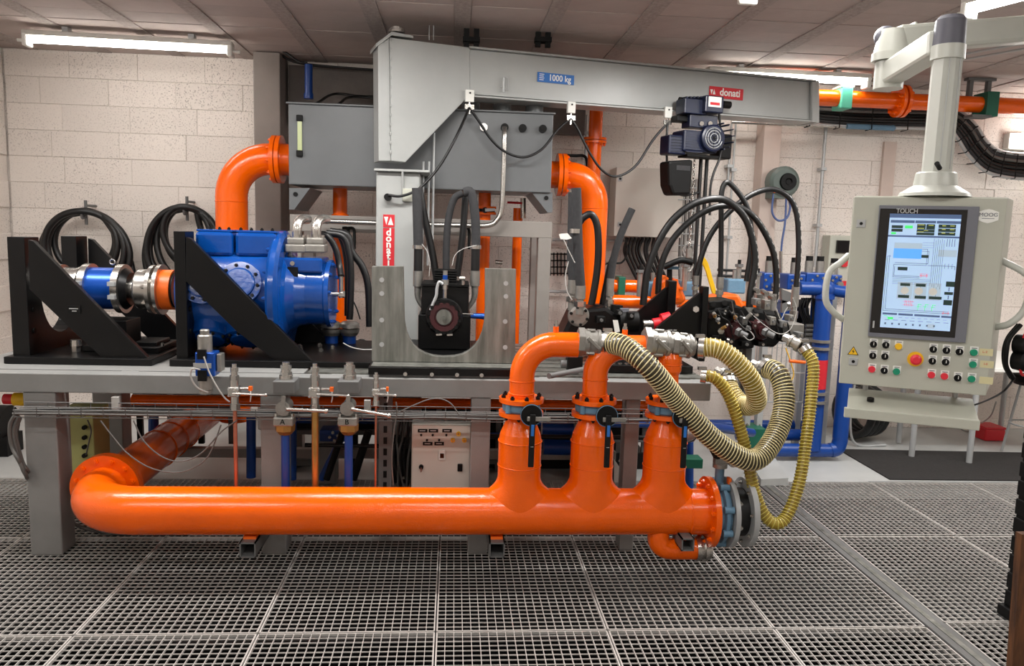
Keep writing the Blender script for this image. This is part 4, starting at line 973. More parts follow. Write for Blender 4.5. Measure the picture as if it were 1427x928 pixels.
# hoist
hc = AR(972, 190, 0)
hoist = thing('chain_hoist', 'dark navy electric chain hoist with chain bag hanging from the crane beam', 'hoist', hc-V((0, 0, .4)))
def hx_(px, py, off): return AR(px, py, off)
def abox(px0, py0, px1, py1, o0, o1, nm, m_, bev=.006, parent=None):
    c0, c1 = AR(px0, py0, o1), AR(px1, py1, o1); s = (c1-c0).dot(D)
    return MB().prism([c0, c0+D*s, V((0, 0, c1.z-c0.z))+c0+D*s, V((0, 0, c1.z-c0.z))+c0], -Nrm*(o1-o0)).build(nm, m_, parent or hoist, bev=bev)
abox(955, 136, 984, 160, .06, .18, 'travel_motor', 'navy')
for k in range(5): abox(957+5*k, 134, 959+5*k, 136.5, .06, .17, 'motor_fin', 'navy', .0)
abox(984, 132, 1008, 158, .04, .22, 'terminal_box', 'navy', .008)
abox(988, 134, 1005, 150, .2201, .222, 'rating_plate', 'white', .0); abox(990, 142, 1003, 147, .2221, .223, 'red_line', 'redsign', .0)
for px, py in ((952, 141), (1012, 146)):
    c_ = AR(px, py, .1); MB().cyl(c_-D*.03, c_+D*.03, .026, n=14).build('wheel_knob', 'blackmatt', hoist)
abox(944, 160, 960, 170, .03, .12, 'trolley_wheel_guard', 'blackmatt'); abox(962, 158, 1000, 180, .04, .15, 'trolley_frame', 'navy')
for px in (978, 990): MB().cyl(AR(px, 172, .15), AR(px, 172, .165), .015, n=12).build('bolt', 'chrome', hoist)
mc = AR(990, 194, .04)
abox(933, 187, 956, 216, .02, .15, 'gear_case', 'navy', .012)
for k in range(6): abox(936, 190+4*k, 953, 191.4+4*k, .15, .156, 'gear_fin', 'navy', 0)
abox(954, 180, 1000, 214, .0, .17, 'hoist_motor', 'navy', .014)
for k in range(9):                                # cooling ribs along the motor
    a_ = AR(956, 182+3.6*k, .171); MB().bar(a_, a_+D*.13, .004, .006).build('motor_fin', 'navy', hoist)
MB().cyl(AR(991, 193, -.02), AR(991, 193, .17), .088, n=24).build('motor_barrel', 'navy', hoist)
for k in range(12): u = MB().ring(AR(991, 193, .0), Nrm, .088, 12, .1)[k]; MB().bar(u, u+Nrm*.16, .006, .012, up=tuple(u-AR(991, 193, .0))).build('barrel_fin', 'navy', hoist)
c_ = AR(991, 193, .17)
MB().lathe(c_, Nrm, [(0, .095), (.03, .092), (.035, .08), (.035, 0)], 28).build('fan_cover', 'navy', hoist)
for k, r in enumerate((.03, .05, .068)): MB().torus(c_+Nrm*.037, Nrm, r, .003, 24, 6).build('grille_ring', 'ltgrey', hoist)
for k in range(8): u = MB().ring(c_+Nrm*.037, Nrm, .075, 8)[k]; MB().cyl(c_+Nrm*.037, u, .0025, n=6).build('grille_bar', 'blackmatt', hoist)
abox(1003, 186, 1019, 222, -.1, .02, 'brake_box', 'blackmatt', .01)
abox(958, 214, 1002, 221, .02, .15, 'base_plate', 'blackmatt', .004)
c0 = [AR(932, 224, .14), AR(967, 222, .14), AR(963, 272, .14), AR(938, 272, .14), AR(933, 258, .14)]
MB().prism(c0, -Nrm*.14).build('chain_bag', 'blackmatt', hoist, bev=.02)
abox(943, 230, 962, 238, .1405, .142, 'bag_label', 'sleeve', 0)
MB().tube([AR(x, y, .1) for x, y in ((1002, 158), (1004, 180), (1006, 195), (1003, 220), (995, 240), (990, 262), (989, 300))], .009, 8).build('motor_cable', 'rubber', hoist)
# chain: individual links joined, too small to pick apart
m = MB(); k = 0; top_ = AR(968, 222, .07); zz = top_.z; low = at(963, 345, Y=5.6).z
while zz > low:
    ax = D if k % 2 else Nrm; n = 8; pts = []
    for q in range(n+1):
        a = 2*PI*q/n; pts.append(V((top_.x, top_.y, zz))+ax*.008*math.cos(a)+V((0, 0, .016*math.sin(a))))
    m.tube(pts, .0032, 4, res=0, caps=False); zz -= .024; k += 1
m.build('chain', 'chrome', hoist, kind='stuff')
q = V((top_.x, top_.y, low)); MB().lathe(q, (0, 0, -1), [(0, .01), (.01, .024), (.07, .024), (.08, .012), (.08, 0)], 14).build('hook_block', 'alu', hoist)
MB().tube([q-V((0, 0, .08)), q-V((0, 0, .1))+D*.01, q-V((0, 0, .13))+D*.035, q-V((0, 0, .17))+D*.01, q-V((0, 0, .15))-D*.025], [.012, .007], 10).build('hook', 'alu', hoist)
for dx in (0, 14): 
    a = AR(977+dx*.6, 220, .02); MB().cyl(a, V((a.x, a.y, at(977, 400, Y=5.6).z)), .014, n=10).build('hanging_cable', 'rubber', hoist)
# ================================================================== TANK
TY = 5.35
def T(px, py, Y=TY): return at(px, py, Y=Y)
a, b = T(402, 200), T(770, 200); zt, zb = T(560, 151).z, T(560, 262).z
tank = thing('oil_tank', 'long grey rectangular oil tank raised on a beige steel frame behind the crane post', 'tank', ((a.x+b.x)/2, TY+.3, 0))
MB().box(a.x, b.x, TY, TY+.62, zb, zt).build('tank_body', 'tank', tank, bev=.006)
MB().box(a.x-.012, b.x+.012, TY-.012, TY+.64, zt, zt+.012).build('lid', 'tank', tank, bev=.003)
p0, p1 = T(418, 165), T(418, 214)
g_ = MB().box(p0.x-.014, p0.x+.014, TY-.014, TY, p1.z, p0.z).build('sight_gauge', 'glass', tank)
for p in (p0, p1): MB().box(p.x-.02, p.x+.02, TY-.026, TY, p.z-.02, p.z+.02).build('gauge_block', 'blackmatt', tank, bev=.004)
for px, py in ((674, 178), (703, 178), (728, 179), (756, 180)):
    p = T(px, py); MB().cyl((p.x, TY, p.z), (p.x, TY-.03, p.z), .026, n=16).cyl((p.x, TY-.03, p.z), (p.x, TY-.035, p.z), .012, n=10).build('tank_port', 'chrome' if px == 674 else 'blackmatt', tank)
for px in (656, 700, 745):
    p = T(px, 152, TY+.1); MB().cyl((p.x, TY+.12, zt+.012), (p.x, TY+.12, zt+.07), .062, n=20).build('breather_cap', 'tank', tank)
# return pipe: chrome tube dropping and turning left
tag(MB().tube(pl(5.28, (703, 178, 5.31), (703, 190), (702, 230), (699, 290), (693, 306), (680, 314), (640, 314), (560, 312), (450, 308)), .017, 14).build('return_tube', 'chrome'), 'bright steel tube dropping from the tank and turning left along the frame', 'pipe')
# stand: triangular end gussets, beam and uprights
for pxs in (((403, 262), (432, 262), (410, 292), (403, 292)), ((770, 268), (741, 268), (763, 296), (770, 296))):
    P = [T(x, y, TY+.02) for x, y in pxs]; MB().prism(P, (0, .5, 0)).build('foot_gusset', 'tank', tank); c_ = sum(P, V((0, 0, 0)))/4; MB().cyl((c_.x, TY+.02, c_.z+.03), (c_.x, TY+.012, c_.z+.03), .015, n=12).build('gusset_hole', 'blackmatt', tank)
zf = T(560, 303).z; z2 = T(560, 326).z
MB().box(a.x, b.x+.02, TY+.02, TY+.12, z2, zf).build('frame_beam', 'frame', tank, bev=.004)
MB().box(a.x, b.x+.02, TY+.50, TY+.6, z2, zf).build('frame_beam', 'frame', tank, bev=.004)
for px0, px1 in ((748, 766), (402, 420)):
    u, v_ = T(px0, 400, TY+.02), T(px1, 400, TY+.02)
    for y in (TY+.02, TY+.50): MB().box(u.x, v_.x, y, y+.1, 0, z2).build('frame_post', 'frame', tank, bev=.004)
for px in (486, 490, 655): pass
for px in (484, 492, 652):
    p = T(px, 318); MB().tube([V((p.x-.03, TY+.0, p.z)), V((p.x, TY-.01, p.z)), V((p.x+.01, TY-.01, p.z-.03)), V((p.x+.01, TY-.01, p.z-.14))], .010, 8, res=3).build('hook_rod', 'blackmatt', tank)
# big orange elbows at both tank ends
def big_elbow(pxf, sgn, Y, cy_, r, px_v, zend, label, bendpx, flpx):
    xf = at(pxf, cy_, Y=Y).x; zc = at(pxf, cy_, Y=Y).z; xv = at(px_v, 300, Y=Y).x; R = abs(xf-xv)-.02
    t = thing('tank_elbow', label, 'pipe', (xv, Y, zend))
    arc = [V((xf-sgn*.125, Y, zc))]+[V((xf+sgn*.02+sgn*R*math.sin(a), Y, zc-R+R*math.cos(a))) for a in [PI/2*k/12 for k in range(13)]]+[V((xv, Y, zend))]
    MB().tube(arc, r, 36, res=0).build('pipe', 'orange', t)
    for d in (0, .035): MB().disc_ring((xf-sgn*d, Y, zc), (-sgn, 0, 0), r-.004, r+.055, .028, 36).build('flange', 'orange', t)
    bolts(t, (xf+sgn*.001, Y, zc), (sgn, 0, 0), r+.03, 10, .012, .014, 'orange')
    for z in (zc-R-.03,): MB().torus((xv, Y, z), (0, 0, 1), r+.001, .003, 32, 6).build('weld_bead', 'orange', t)
    return t
big_elbow(381, -1, 5.62, 222, .108, 323, .25, 'large orange elbow pipe on the left end of the tank dropping behind the blue pump', 0, 0)
big_elbow(788, 1, 5.62, 244, .095, 828, .25, 'large orange elbow pipe on the right end of the tank', 0, 0)
# vertical orange pipes below the tank
for k, (px, r, y0, y1, Y, lb) in enumerate(((474, .050, 255, 520, 5.7, 'orange upright pipe seen between the blue pump and the steel U plate'), (676, .045, 262, 520, 5.7, 'orange upright pipe with a black flange right of the machine head'), (722, .035, 290, 480, 5.8, 'slimmer orange upright pipe near the right end of the tank'))):
    p = at(px, y0, Y=Y); t = thing('upright_pipe', lb, 'pipe', (p.x, Y, .3))
    MB().cyl((p.x, Y, .1), (p.x, Y, p.z), r, n=24).build('pipe', 'orange', t)
    if k == 0: MB().torus((p.x, Y, at(px, 300, Y=Y).z), (0, 0, 1), r+.004, .008, 24, 6).build('collar', 'orange', t)
    if k == 1:
        z = at(px, 299, Y=Y).z; v_ = MB().disc_ring((p.x, Y, z), (0, 0, 1), r-.002, r+.04, .018, 24).disc_ring((p.x, Y, z+.04), (0, 0, 1), r-.002, r+.04, .018, 24).build('flange', 'orange', t)
        MB().disc_ring((p.x, Y, z+.018), (0, 0, 1), r-.002, r+.03, .022, 24).cyl((p.x, Y-.06, z+.03), (p.x+.0, Y-.1, z+.03), .02, n=12).build('valve_disc', 'blackmatt', t)
        MB().bar((p.x, Y-.1, z+.03), (p.x+.07, Y-.1, z+.035), .02, .02).build('lever', 'ltgrey', t)
        MB().cyl(at(690, 365, Y=5.66), at(700, 366, Y=5.66), .015, n=10).build('side_port', 'chrome', t)
    if k == 2:
        z = at(px, 297, Y=Y).z; MB().cyl(at(707, 282, Y=5.7), at(727, 283, Y=5.7), .008, n=8).build('red_lever', 'red', t)
        MB().cyl(at(729, 276, Y=5.72), at(729, 304, Y=5.72), .02, n=12).build('valve_body', 'chrome', t)
# thin conduits behind the beam and post
for k, (px0, py0, px1, py1) in enumerate(((598, 225, 604, 370), (605, 185, 610, 350), (590, 225, 596, 380))):
    a, b = at(px0, py0, Y=5.25), at(px1, py1, Y=5.25); b.x = a.x+.0
    tag(MB().cyl(a, b, .008, n=8).build('conduit', 'ltgrey'), ['left', 'right', 'hidden'][k] + ' thin grey conduit running down beside the crane post', 'conduit', 'thin conduits beside the crane post')
# orange riser to the ceiling, right of the tank, with flange
p = at(830, 180, Y=6.1); t = thing('riser_pipe', 'slim orange riser pipe with a flange passing up behind the crane beam', 'pipe', (p.x, 6.1, .3))
MB().cyl((p.x, 6.1, .3), (p.x, 6.1, CEIL), .052, n=24).build('pipe', 'orange', t)
z = at(830, 200, Y=6.1).z
for d in (0, .025): MB().disc_ring((p.x, 6.1, z+d), (0, 0, 1), .05, .088, .018, 28).build('flange', 'orange', t)
bolts(t, (p.x, 6.1, z), (0, 0, -1), .072, 8, .010, .014, 'orange')
tag(MB().tube(pl(6.2, (776, 222), (782, 217), (800, 217), (816, 219), (818, 240)), .012, 8).build('black_tube', 'blackmatt'), 'short black bent tube over the right tank elbow', 'tube')
# blue capsule pipe under the ceiling and black cables left of the crane
p0, p1 = at(430, 90, Y=6.3), at(432, 136, Y=6.3)
tag(MB().cyl((p0.x, 6.3, p0.z), (p0.x, 6.3, p1.z), .03, n=16).cyl((p0.x, 6.3, p1.z+.03), (p0.x, 6.3, p1.z-.01), .036, n=16).build('blue_pipe', 'bluepipe'), 'short blue capped pipe hanging under the ceiling left of the crane', 'pipe')
for k, pts in enumerate((pl(6.4, (354, 68), (385, 70), (400, 82), (430, 90), (500, 96), (530, 98)), pl(6.35, (440, 145, 5.9), (465, 131), (500, 134), (540, 135)), pl(6.3, (390, 68), (402, 76), (416, 86), (428, 88)), pl(6.3, (472, 145, 5.9), (490, 135), (540, 139)))):
    tag(MB().tube(pts, .010, 8).build('black_cable', 'rubber'), ['black cable run along the top of the bare concrete band', 'black cable bundle rising from the tank lid', 'short looped cable by the blue capped pipe', 'second black cable slanting up from the tank lid'][k], 'cable')
for k, px in enumerate((657, 757)):
    p = at(px, 52, Y=5.3); t = thing('pipe_hanger', ['dark ceiling hanger above the left end of the beam', 'dark ceiling hanger above the blue beam sign'][k], 'hanger', p)
    MB().box(p.x-.05, p.x-.015, 5.3, 5.33, p.z-.06, CEIL-.001).box(p.x+.015, p.x+.05, 5.3, 5.33, p.z-.06, CEIL-.001).build('strap', 'blackmatt', t)
    MB().box(p.x-.055, p.x+.055, 5.28, 5.35, p.z-.03, p.z-.0).build('cross_plate', 'blackmatt', t)
# small grille wires on top of head
for k, px in enumerate((598, 604)):
    a = AR(px, 56, -.1); tag(MB().cyl(a, a+V((0, 0, .09)), .003, n=6).build('rod', 'ltgrey'), ['left', 'right'][k]+' thin rod sticking up behind the crane head', 'rod')
p = AR(702, 117, .03); tag(MB().tube([p+V((0, 0, .04)), p+D*.03+V((0, 0, .045)), p+D*.03-V((0, 0, .04)), p-D*.02-V((0, 0, .02))], .004, 6, res=0).cyl(p-V((0, 0, .05)), p+V((0, 0, .04)), .006, n=8).build('wire_hook', 'ltgrey'), 'small bent wire hook on the crane beam left of the blue sign', 'hook')
# ================================================================== RIGHT MACHINE GROUP ON THE BENCH
RY = 4.35
def Q(px, py, Y=RY): return at(px, py, Y=Y)
BT = BZ+.02
# black pump with SAE flange, tilted body left of the brackets
t = thing('piston_pump', 'black piston pump with a round split flange on its left face', 'pump', (Q(825, 480).x, RY, BT))
P = [Q(782, 470), Q(800, 432), Q(845, 428), Q(862, 440), Q(868, 452), Q(868, 482), Q(782, 484)]
MB().prism(P, (0, .26, 0)).build('body', 'black', t, bev=.02)
c_ = Q(806, 440, RY-.005)
MB().lathe(c_, (0, -1, 0), [(0, .062), (.02, .058), (.024, .045), (.024, 0)], 24).build('split_flange', 'alu', t); bolts(t, c_+V((0, -.02, 0)), (0, -1, 0), .048, 6, .009, .012, 'blackmatt')
for k, (px, Y) in enumerate(((832, 4.45), (856, 4.42))): MB().cyl(Q(px, 455, Y), Q(px+4, 425, Y), .035, n=14).build('port_boss', 'blackmatt', t)
MB().cyl(Q(862, 448, 4.38), Q(888, 448, 4.38), .060, n=20).build('shaft_housing', 'blackmatt', t)
MB().prism([Q(854, 446, 4.30), Q(861, 446, 4.30), Q(864, 462, 4.30), Q(857, 464, 4.30)], (0, .002, 0)).build('paper_tag', 'white', t)
MB().prism([Q(865, 430, 4.36), Q(877, 430, 4.36), Q(876, 440, 4.36), Q(866, 441, 4.36)], (0, .03, 0)).build('small_cover', 'bezel', t)
# hoses into it, with fittings
def fitting(px, py0, py1, Y, r, label, hexes=0):
    p, q = at(px, py0, Y=Y), at(px, py1, Y=Y); t = thing('hose_end', label, 'fitting', (p.x, Y, q.z))
    L = p.z-q.z
    MB().lathe((p.x, Y, p.z), (0, 0, -1), [(0, r*.5), (0, r), (L*.45, r), (L*.48, r*.7), (L*.55, r*.7), (L*.55, 0)], 16).build('ferrule', 'alu', t)
    MB().cyl((p.x, Y, p.z-L*.55), (p.x, Y, p.z-L*.72), r*1.15, n=6).build('hex_nut', 'chrome', t)
    MB().cyl((p.x, Y, p.z-L*.72), (p.x, Y, q.z), r*.8, r*.8, n=14).build('tail', 'alu', t)
    return t
fitting(798, 390, 432, 4.50, .028, 'rear bright hose end over the black piston pump')
fitting(809, 398, 438, 4.33, .030, 'front bright hose end over the round split flange')
fitting(851, 388, 442, 4.45, .022, 'slim hose end on the right of the black piston pump')
HG = 'black hoses over the right machine group'
for pts, r, m_, lb in (
  (pl(4.33, (803, 262), (804, 290), (805, 330), (807, 370), (809, 398)), .027, 'sleeve', 'thick grey sleeved hose rising left of the right tank elbow'),
  (pl(4.50, (798, 268), (797, 320), (796, 360), (798, 390)), .025, 'sleeve', 'second thick sleeved hose half hidden behind the first one'),
  (pl(4.48, (806, 312), (813, 303), (824, 299), (832, 314), (834, 345), (832, 378), (827, 410), (824, 425)), .021, 'rubber', 'short black hose arching between the sleeved hoses and the orange elbow'),
  (pl(4.45, (881, 291), (874, 306), (866, 325), (859, 346), (854, 366), (851, 388)), .021, 'sleeve', 'free-standing grey hose leaning right with a rounded upper end'),
  (pl(4.52, (858, 350), (850, 372), (845, 395), (840, 420), (838, 436)), .018, 'rubber', 'black hose dropping behind the leaning grey hose'),
  (pl(4.55, (896, 425), (899, 400), (903, 375), (917, 338), (938, 306), (967, 284), (1000, 277), (1021, 285), (1040, 307), (1050, 341), (1052, 371), (1046, 407), (1044, 431)), .021, 'rubber', 'black hose making the widest arch over the right machine group'),
  (pl(4.62, (917, 410), (920, 375), (932, 343), (949, 320), (973, 300), (1000, 288), (1030, 289), (1052, 304), (1070, 332), (1080, 362), (1082, 401), (1077, 431)), .019, 'rubber', 'black hose arching just beneath the widest one and ending further right'),
  (pl(4.68, (1004, 388), (1005, 341), (1005, 295), (1006, 266), (1013, 254), (1026, 265), (1040, 286), (1046, 312), (1046, 350), (1040, 392)), .016, 'rubber', 'narrow upright black hose loop reaching highest of all'),
  (pl(4.74, (970, 385), (982, 344), (1000, 313), (1030, 283), (1055, 268), (1079, 264), (1100, 276), (1110, 298), (1113, 335), (1112, 371), (1109, 405)), .017, 'rubber', 'black hose with printed line bending farthest to the right'),
):
    o = tag(MB().tube(pts, r, 14).build('hydraulic_hose', m_), lb, 'hose', HG)
    if 'widest' in lb or 'printed' in lb or 'further right' in lb:   # broken lay-line print along the right drop
        P = MB().path(pts, 6)[-26:]; m = MB()
        for k in range(0, len(P)-2, 2): m.tube([P[k]+V((r*.6, -r*.83, 0)), P[k].lerp(P[k+1], .8)+V((r*.6, -r*.83, 0))], .0022, 4, res=0)
        m.build('printed_line', 'cablew', o)
p = at(803, 322, Y=4.30); t = thing('hose_clamp', 'bright band clamp with a plate on the thick sleeved hose', 'clamp', p)
MB().cyl(p-V((0, -.03, .012)), p+V((0, .03, .012)), .032, n=20).build('band', 'chrome', t); MB().prism(pl(4.29, (779, 326), (791, 325), (797, 332), (790, 334), (781, 333)), (0, .01, 0)).build('plate', 'white', t)
tag(MB().tube(pl(4.28, (785, 333), (793, 350), (801, 366)), .0025, 6).build('safety_wire', 'cablew'), 'thin wire hanging from the band clamp', 'wire')
tag(MB().tube(pl(4.28, (792, 364), (788, 385), (790, 405), (797, 418)), .003, 6).build('safety_wire', 'cablew'), 'white wire loop running down left of the hose ends', 'wire')
for px, py0, py1, Y, r, lb in ((1044, 428, 468, 4.55, .026, 'grey ferrule under the widest black hose arch'), (1077, 430, 466, 4.62, .025, 'grey ferrule under the second black hose arch'), (1109, 400, 460, 4.72, .024, 'tall ferrule and valve at the end of the rightmost black hose'), (1004, 386, 420, 4.68, .022, 'ferrule of the narrow upright hose loop'), (970, 384, 412, 4.74, .020, 'ferrule under the left foot of the rightmost hose arch')):
    fitting(px, py0, py1, Y, r, lb)
# two black angle brackets (right pair) : gussets rise to the right
def rbracket(tri, upr, Y, label):
    P = [Q(x, y, Y) for x, y in tri]
    t = thing('angle_bracket', label, 'bracket', (P[0].x, Y+.2, BT))
    MB().prism(P, (0, .03, 0)).build('gusset', 'black', t, bev=.002)
    a, b = Q(upr[0], 400, Y), Q(upr[1], 400, Y); z = Q(upr[0], upr[2], Y).z
    MB().box(a.x, b.x, Y-.03, Y+.05, BT+.03, z).box(a.x, b.x, Y+.4, Y+.48, BT+.03, BT+.2).box(a.x, b.x, Y+.05, Y+.4, BT+.03, BT+.16).build('upright_plate', 'black', t, bev=.003)
    return t
rb1 = rbracket(((846, 470), (934, 396), (934, 486), (846, 486)), (930, 941, 391), 4.55, 'black angle bracket with gusset rising right, behind the polished shaft')
rb2 = rbracket(((916, 456), (975, 408), (979, 410), (979, 486), (916, 486)), (978, 986, 399), 4.22, 'front black angle bracket rising right behind the hose couplings')
p = Q(938, 460, 4.218); MB().box(p.x-.03, p.x-.004, 4.2165, 4.2185, p.z-.003, p.z+.003).box(p.x+.002, p.x+.02, 4.2165, 4.2185, p.z-.003, p.z+.003).build('plate_marking', 'ltgrey', rb2)
MB().cyl(Q(970, 431, 4.21), Q(970, 431, 4.17), .018, n=6).build('bolt_head', 'chrome', rb2)
t = thing('shaft_coupling', 'small bright shaft with red clamping collars between the black brackets', 'coupling', Q(915, 452, 4.4))
a, b, c2, d2 = Q(896, 452, 4.4), Q(910, 452, 4.4), Q(922, 450, 4.4), Q(934, 447, 4.4)
MB().cyl(a, b, .026, n=20).build('shaft', 'chrome', t); MB().cyl(b, c2, .034, n=20).build('collar', 'red', t); MB().cyl(c2+V((0, 0, .01)), d2+V((0, 0, .01)), .044, n=20).build('collar', 'red', t)
# foot plates with chrome edge
a, b = Q(850, 505, 4.0), Q(968, 505, 4.0)
t = thing('foot_plate', 'black base slab with bright bolt strip under the right brackets', 'slab', ((a.x+b.x)/2, 4.3, BT))
MB().box(a.x, b.x, 4.02, 4.95, BZ+.011, BT+.03).build('slab', 'black', t, bev=.003)
m = MB()
for k in range(11): MB().cyl((a.x+.03+k*.036, 4.06, BT+.03), (a.x+.03+k*.036, 4.06, BT+.036), .012, n=8).build('bolt_cap', 'chrome', t)
# motor block right of the brackets
t = thing('drive_unit', 'black cast drive unit with flanged ports under the hose arches', 'machine', (Q(1020, 480, 4.45).x, 4.45, BT))
MB().prism(pl(4.42, (986, 432), (1026, 425), (1040, 430), (1052, 445), (1052, 486), (986, 490)), (0, .3, 0)).build('body', 'black', t, bev=.015)
MB().prism(pl(4.44, (988, 420), (1024, 418), (1028, 430), (988, 434)), (0, .24, 0)).build('top_cover', 'blackmatt', t, bev=.006)
for x, y in ((994, 424), (1010, 422), (1020, 426)): MB().cyl(Q(x, y, 4.44), Q(x, y, 4.41), .016, n=12).build('cap', 'blackmatt', t)
bolts(t, Q(1004, 461, 4.41), (0, -1, 0), .0001, 1, .02, .012, 'chrome')
bolts(t, Q(1012, 445, 4.41), (0, -1, 0), .05, 7, .008, .010, 'chrome')
for px in (1025, 1062):
    c_ = Q(px, 461, 4.40); f = MB().lathe(c_+V((0, .08, 0)), (0, -1, 0), [(0, .06), (.06, .06), (.075, .05), (.075, .03), (.11, .03), (.11, 0)], 20).build('port_flange', 'maroon', t)
    MB().cyl(c_+V((0, -.03, 0)), c_+V((.012, -.05, -.006)), .026, n=6).cyl(c_+V((.012, -.05, -.006)), c_+V((.045, -.07, -.022)), .018, n=12).build('port_stub', 'tread', f)
MB().prism(pl(4.5, (1050, 430), (1090, 436), (1094, 470), (1080, 485), (1050, 482)), (0, .22, 0)).build('gearbox', 'blackmatt', t, bev=.02)
for px in (1060, 1076): MB().cyl(Q(px, 410, 4.6), Q(px, 445, 4.6), .026, n=16).build('filter_pot', 'alu', t)
for k, (x, y) in enumerate(((1050, 402), (1062, 406), (1072, 412))): MB().cyl(Q(x, y, 4.55), Q(x+7, y+4, 4.5), .017, n=10).build('gauge_port', 'chrome', t)
MB().box(Q(1094, 452, 4.5).x, Q(1116, 452, 4.5).x, 4.45, 4.6, Q(1100, 472, 4.5).z, Q(1100, 450, 4.5).z).build('valve_block', 'alu', t, bev=.006)
MB().box(Q(1040, 489, 4.5).x, Q(1048, 489, 4.5).x, 4.5, 4.6, BZ-.2, Q(1040, 486, 4.5).z).box(Q(1025, 500, 4.5).x, Q(1034, 500, 4.5).x, 4.5, 4.6, BZ-.2, Q(1040, 486, 4.5).z).build('support_leg', 'tread', t)
for k, pts in enumerate((pl(4.25, (1020, 420), (1024, 440), (1034, 455), (1047, 463), (1051, 468)), pl(4.25, (1050, 440), (1068, 455), (1085, 465), (1098, 462), (1106, 450), (1110, 430), (1105, 415)), pl(4.25, (1082, 430), (1088, 445), (1094, 434), (1098, 428)), pl(4.2, (1036, 468), (1044, 474), (1051, 470), (1046, 462)))):
    tag(MB().tube(pts, .0024, 6).build('sensor_wire', 'cablew' if k else 'cable'), ['grey wire draped over the left port of the drive unit', 'long pale wire looping across the drive unit to the right ferrule', 'short pale wire knot beside the second ferrule', 'tiny wire loop hanging at the left port stub'][k], 'wire', 'thin wires on the drive unit')
# orange pump body behind (with yellow handle)
YB = 5.0
t = thing('orange_gearbox', 'orange cast housing behind the narrow hose loop', 'machine', at(1010, 430, Y=YB))
MB().prism(pl(YB, (984, 418), (1012, 410), (1030, 410), (1038, 424), (1036, 442), (984, 442)), (0, .2, 0)).build('housing', 'orange2', t, bev=.02)
t = thing('orange_gearbox', 'orange cast housing with a handwheel stem behind the black gussets', 'machine', at(935, 410, Y=YB))
MB().prism(pl(YB, (918, 412), (922, 390), (932, 384), (945, 390), (958, 418), (950, 425), (918, 425)), (0, .22, 0)).build('housing', 'orange2', t, bev=.02)
bolts(t, at(932, 405, Y=YB), (0, -1, 0), .08, 8, .012, .012, 'orange2')
MB().cyl(at(933, 372, Y=YB), at(933, 392, Y=YB), .018, n=12).build('stem', 'blackmatt', t); MB().box(at(922, 374, Y=YB).x, at(944, 374, Y=YB).x, YB-.03, YB+.03, at(930, 375, Y=YB).z, at(930, 371, Y=YB).z).build('stem_cap', 'bluevalve', t)
tag(MB().tube(pl(4.95, (925, 372), (948, 363), (965, 366)), .02, 10).build('black_pipe', 'blackmatt'), 'black elbow pipe over the orange housing with the stem', 'pipe')
yl = MB(); yl.cyl(at(996, 406, Y=4.9), at(996, 406, Y=5.0), .012, n=10); yl.prism(pl(4.9, (977, 362), (981, 357), (987, 366), (998, 404), (998, 410), (993, 409), (984, 378)), (0, .02, 0)); tag(yl.build('yellow_lever', 'yellow', bev=.003), 'yellow cranked lever behind the front black bracket', 'lever')
# background pipework: orange and blue headers at the wall
for k, (x0, x1, y, r, Y, m_, lb) in enumerate(((842, 900, 398, .046, 5.6, 'orange', 'upper horizontal orange pipe with green clamp left of the black gussets'), (852, 905, 420, .048, 5.5, 'orange', 'lower horizontal orange pipe behind the black piston pump'), (944, 1075, 423, .03, 5.7, 'orange', 'long thin orange pipe passing behind the brackets'))):
    a, b = at(x0, y, Y=Y), at(x1, y, Y=Y); b.z = a.z; t = thing('background_pipe', lb, 'pipe', a, 'horizontal orange pipes behind the right machine')
    MB().cyl(a, b, r, n=20).build('pipe', m_, t)
    if k == 0: g = at(864, 398, Y=Y); MB().box(g.x-.025, g.x+.025, Y-.07, Y+.07, a.z-.075, a.z+.07).build('clamp', 'green', t, bev=.004)
    if k == 1: MB().disc_ring(b, (1, 0, 0), r, r+.04, .02, 24).build('flange', 'orange', t)
for k, (x0, x1, y, Y) in enumerate(((900, 918, 402, 5.3), (948, 970, 402, 5.3), (1010, 1035, 398, 5.3))):
    a, b = at(x0, y, Y=Y), at(x1, y, Y=Y); t = thing('wafer_valve', ['blue-grey valve left of the orange housing with the stem', 'blue-grey valve right of the orange housing with the stem', 'blue-grey valve behind the narrow hose loop'][k], 'valve', a, 'small blue-grey valves behind the brackets')
    MB().box(a.x, b.x, Y-.06, Y+.06, a.z-.05, a.z+.05).build('valve_body', 'bluevalve', t, bev=.01); MB().cyl(V(((a.x+b.x)/2, Y, a.z+.05)), V(((a.x+b.x)/2, Y, a.z+.11)), .014, n=10).build('stem', 'alu', t)
# wire mesh panel seen under the drive unit
a, b, z1, z0 = at(1035, 480, Y=5.6), at(1125, 480, Y=5.6), at(1080, 478, Y=5.6).z, at(1080, 560, Y=5.6).z
t = thing('mesh_screen', 'upright wire mesh screen behind the yellow hoses', 'screen', ((a.x+b.x)/2, 5.6, z0))
m = MB()
for k in range(14): x = a.x+(b.x-a.x)*k/13; m.cyl((x, 5.6, z0), (x, 5.6, z1), .004, n=6)
for z in (z0, (z0+z1)/2, z1): m.cyl((a.x, 5.6, z), (b.x, 5.6, z), .006, n=6)
m.build('wire', 'ltgrey', t, kind='stuff')
for px in (1048, 1065): q = at(px, 500, Y=5.5); MB().box(q.x-.02, q.x+.02, 5.5, 5.56, .0, q.z+.1).build('frame_post', 'ltgrey', t)
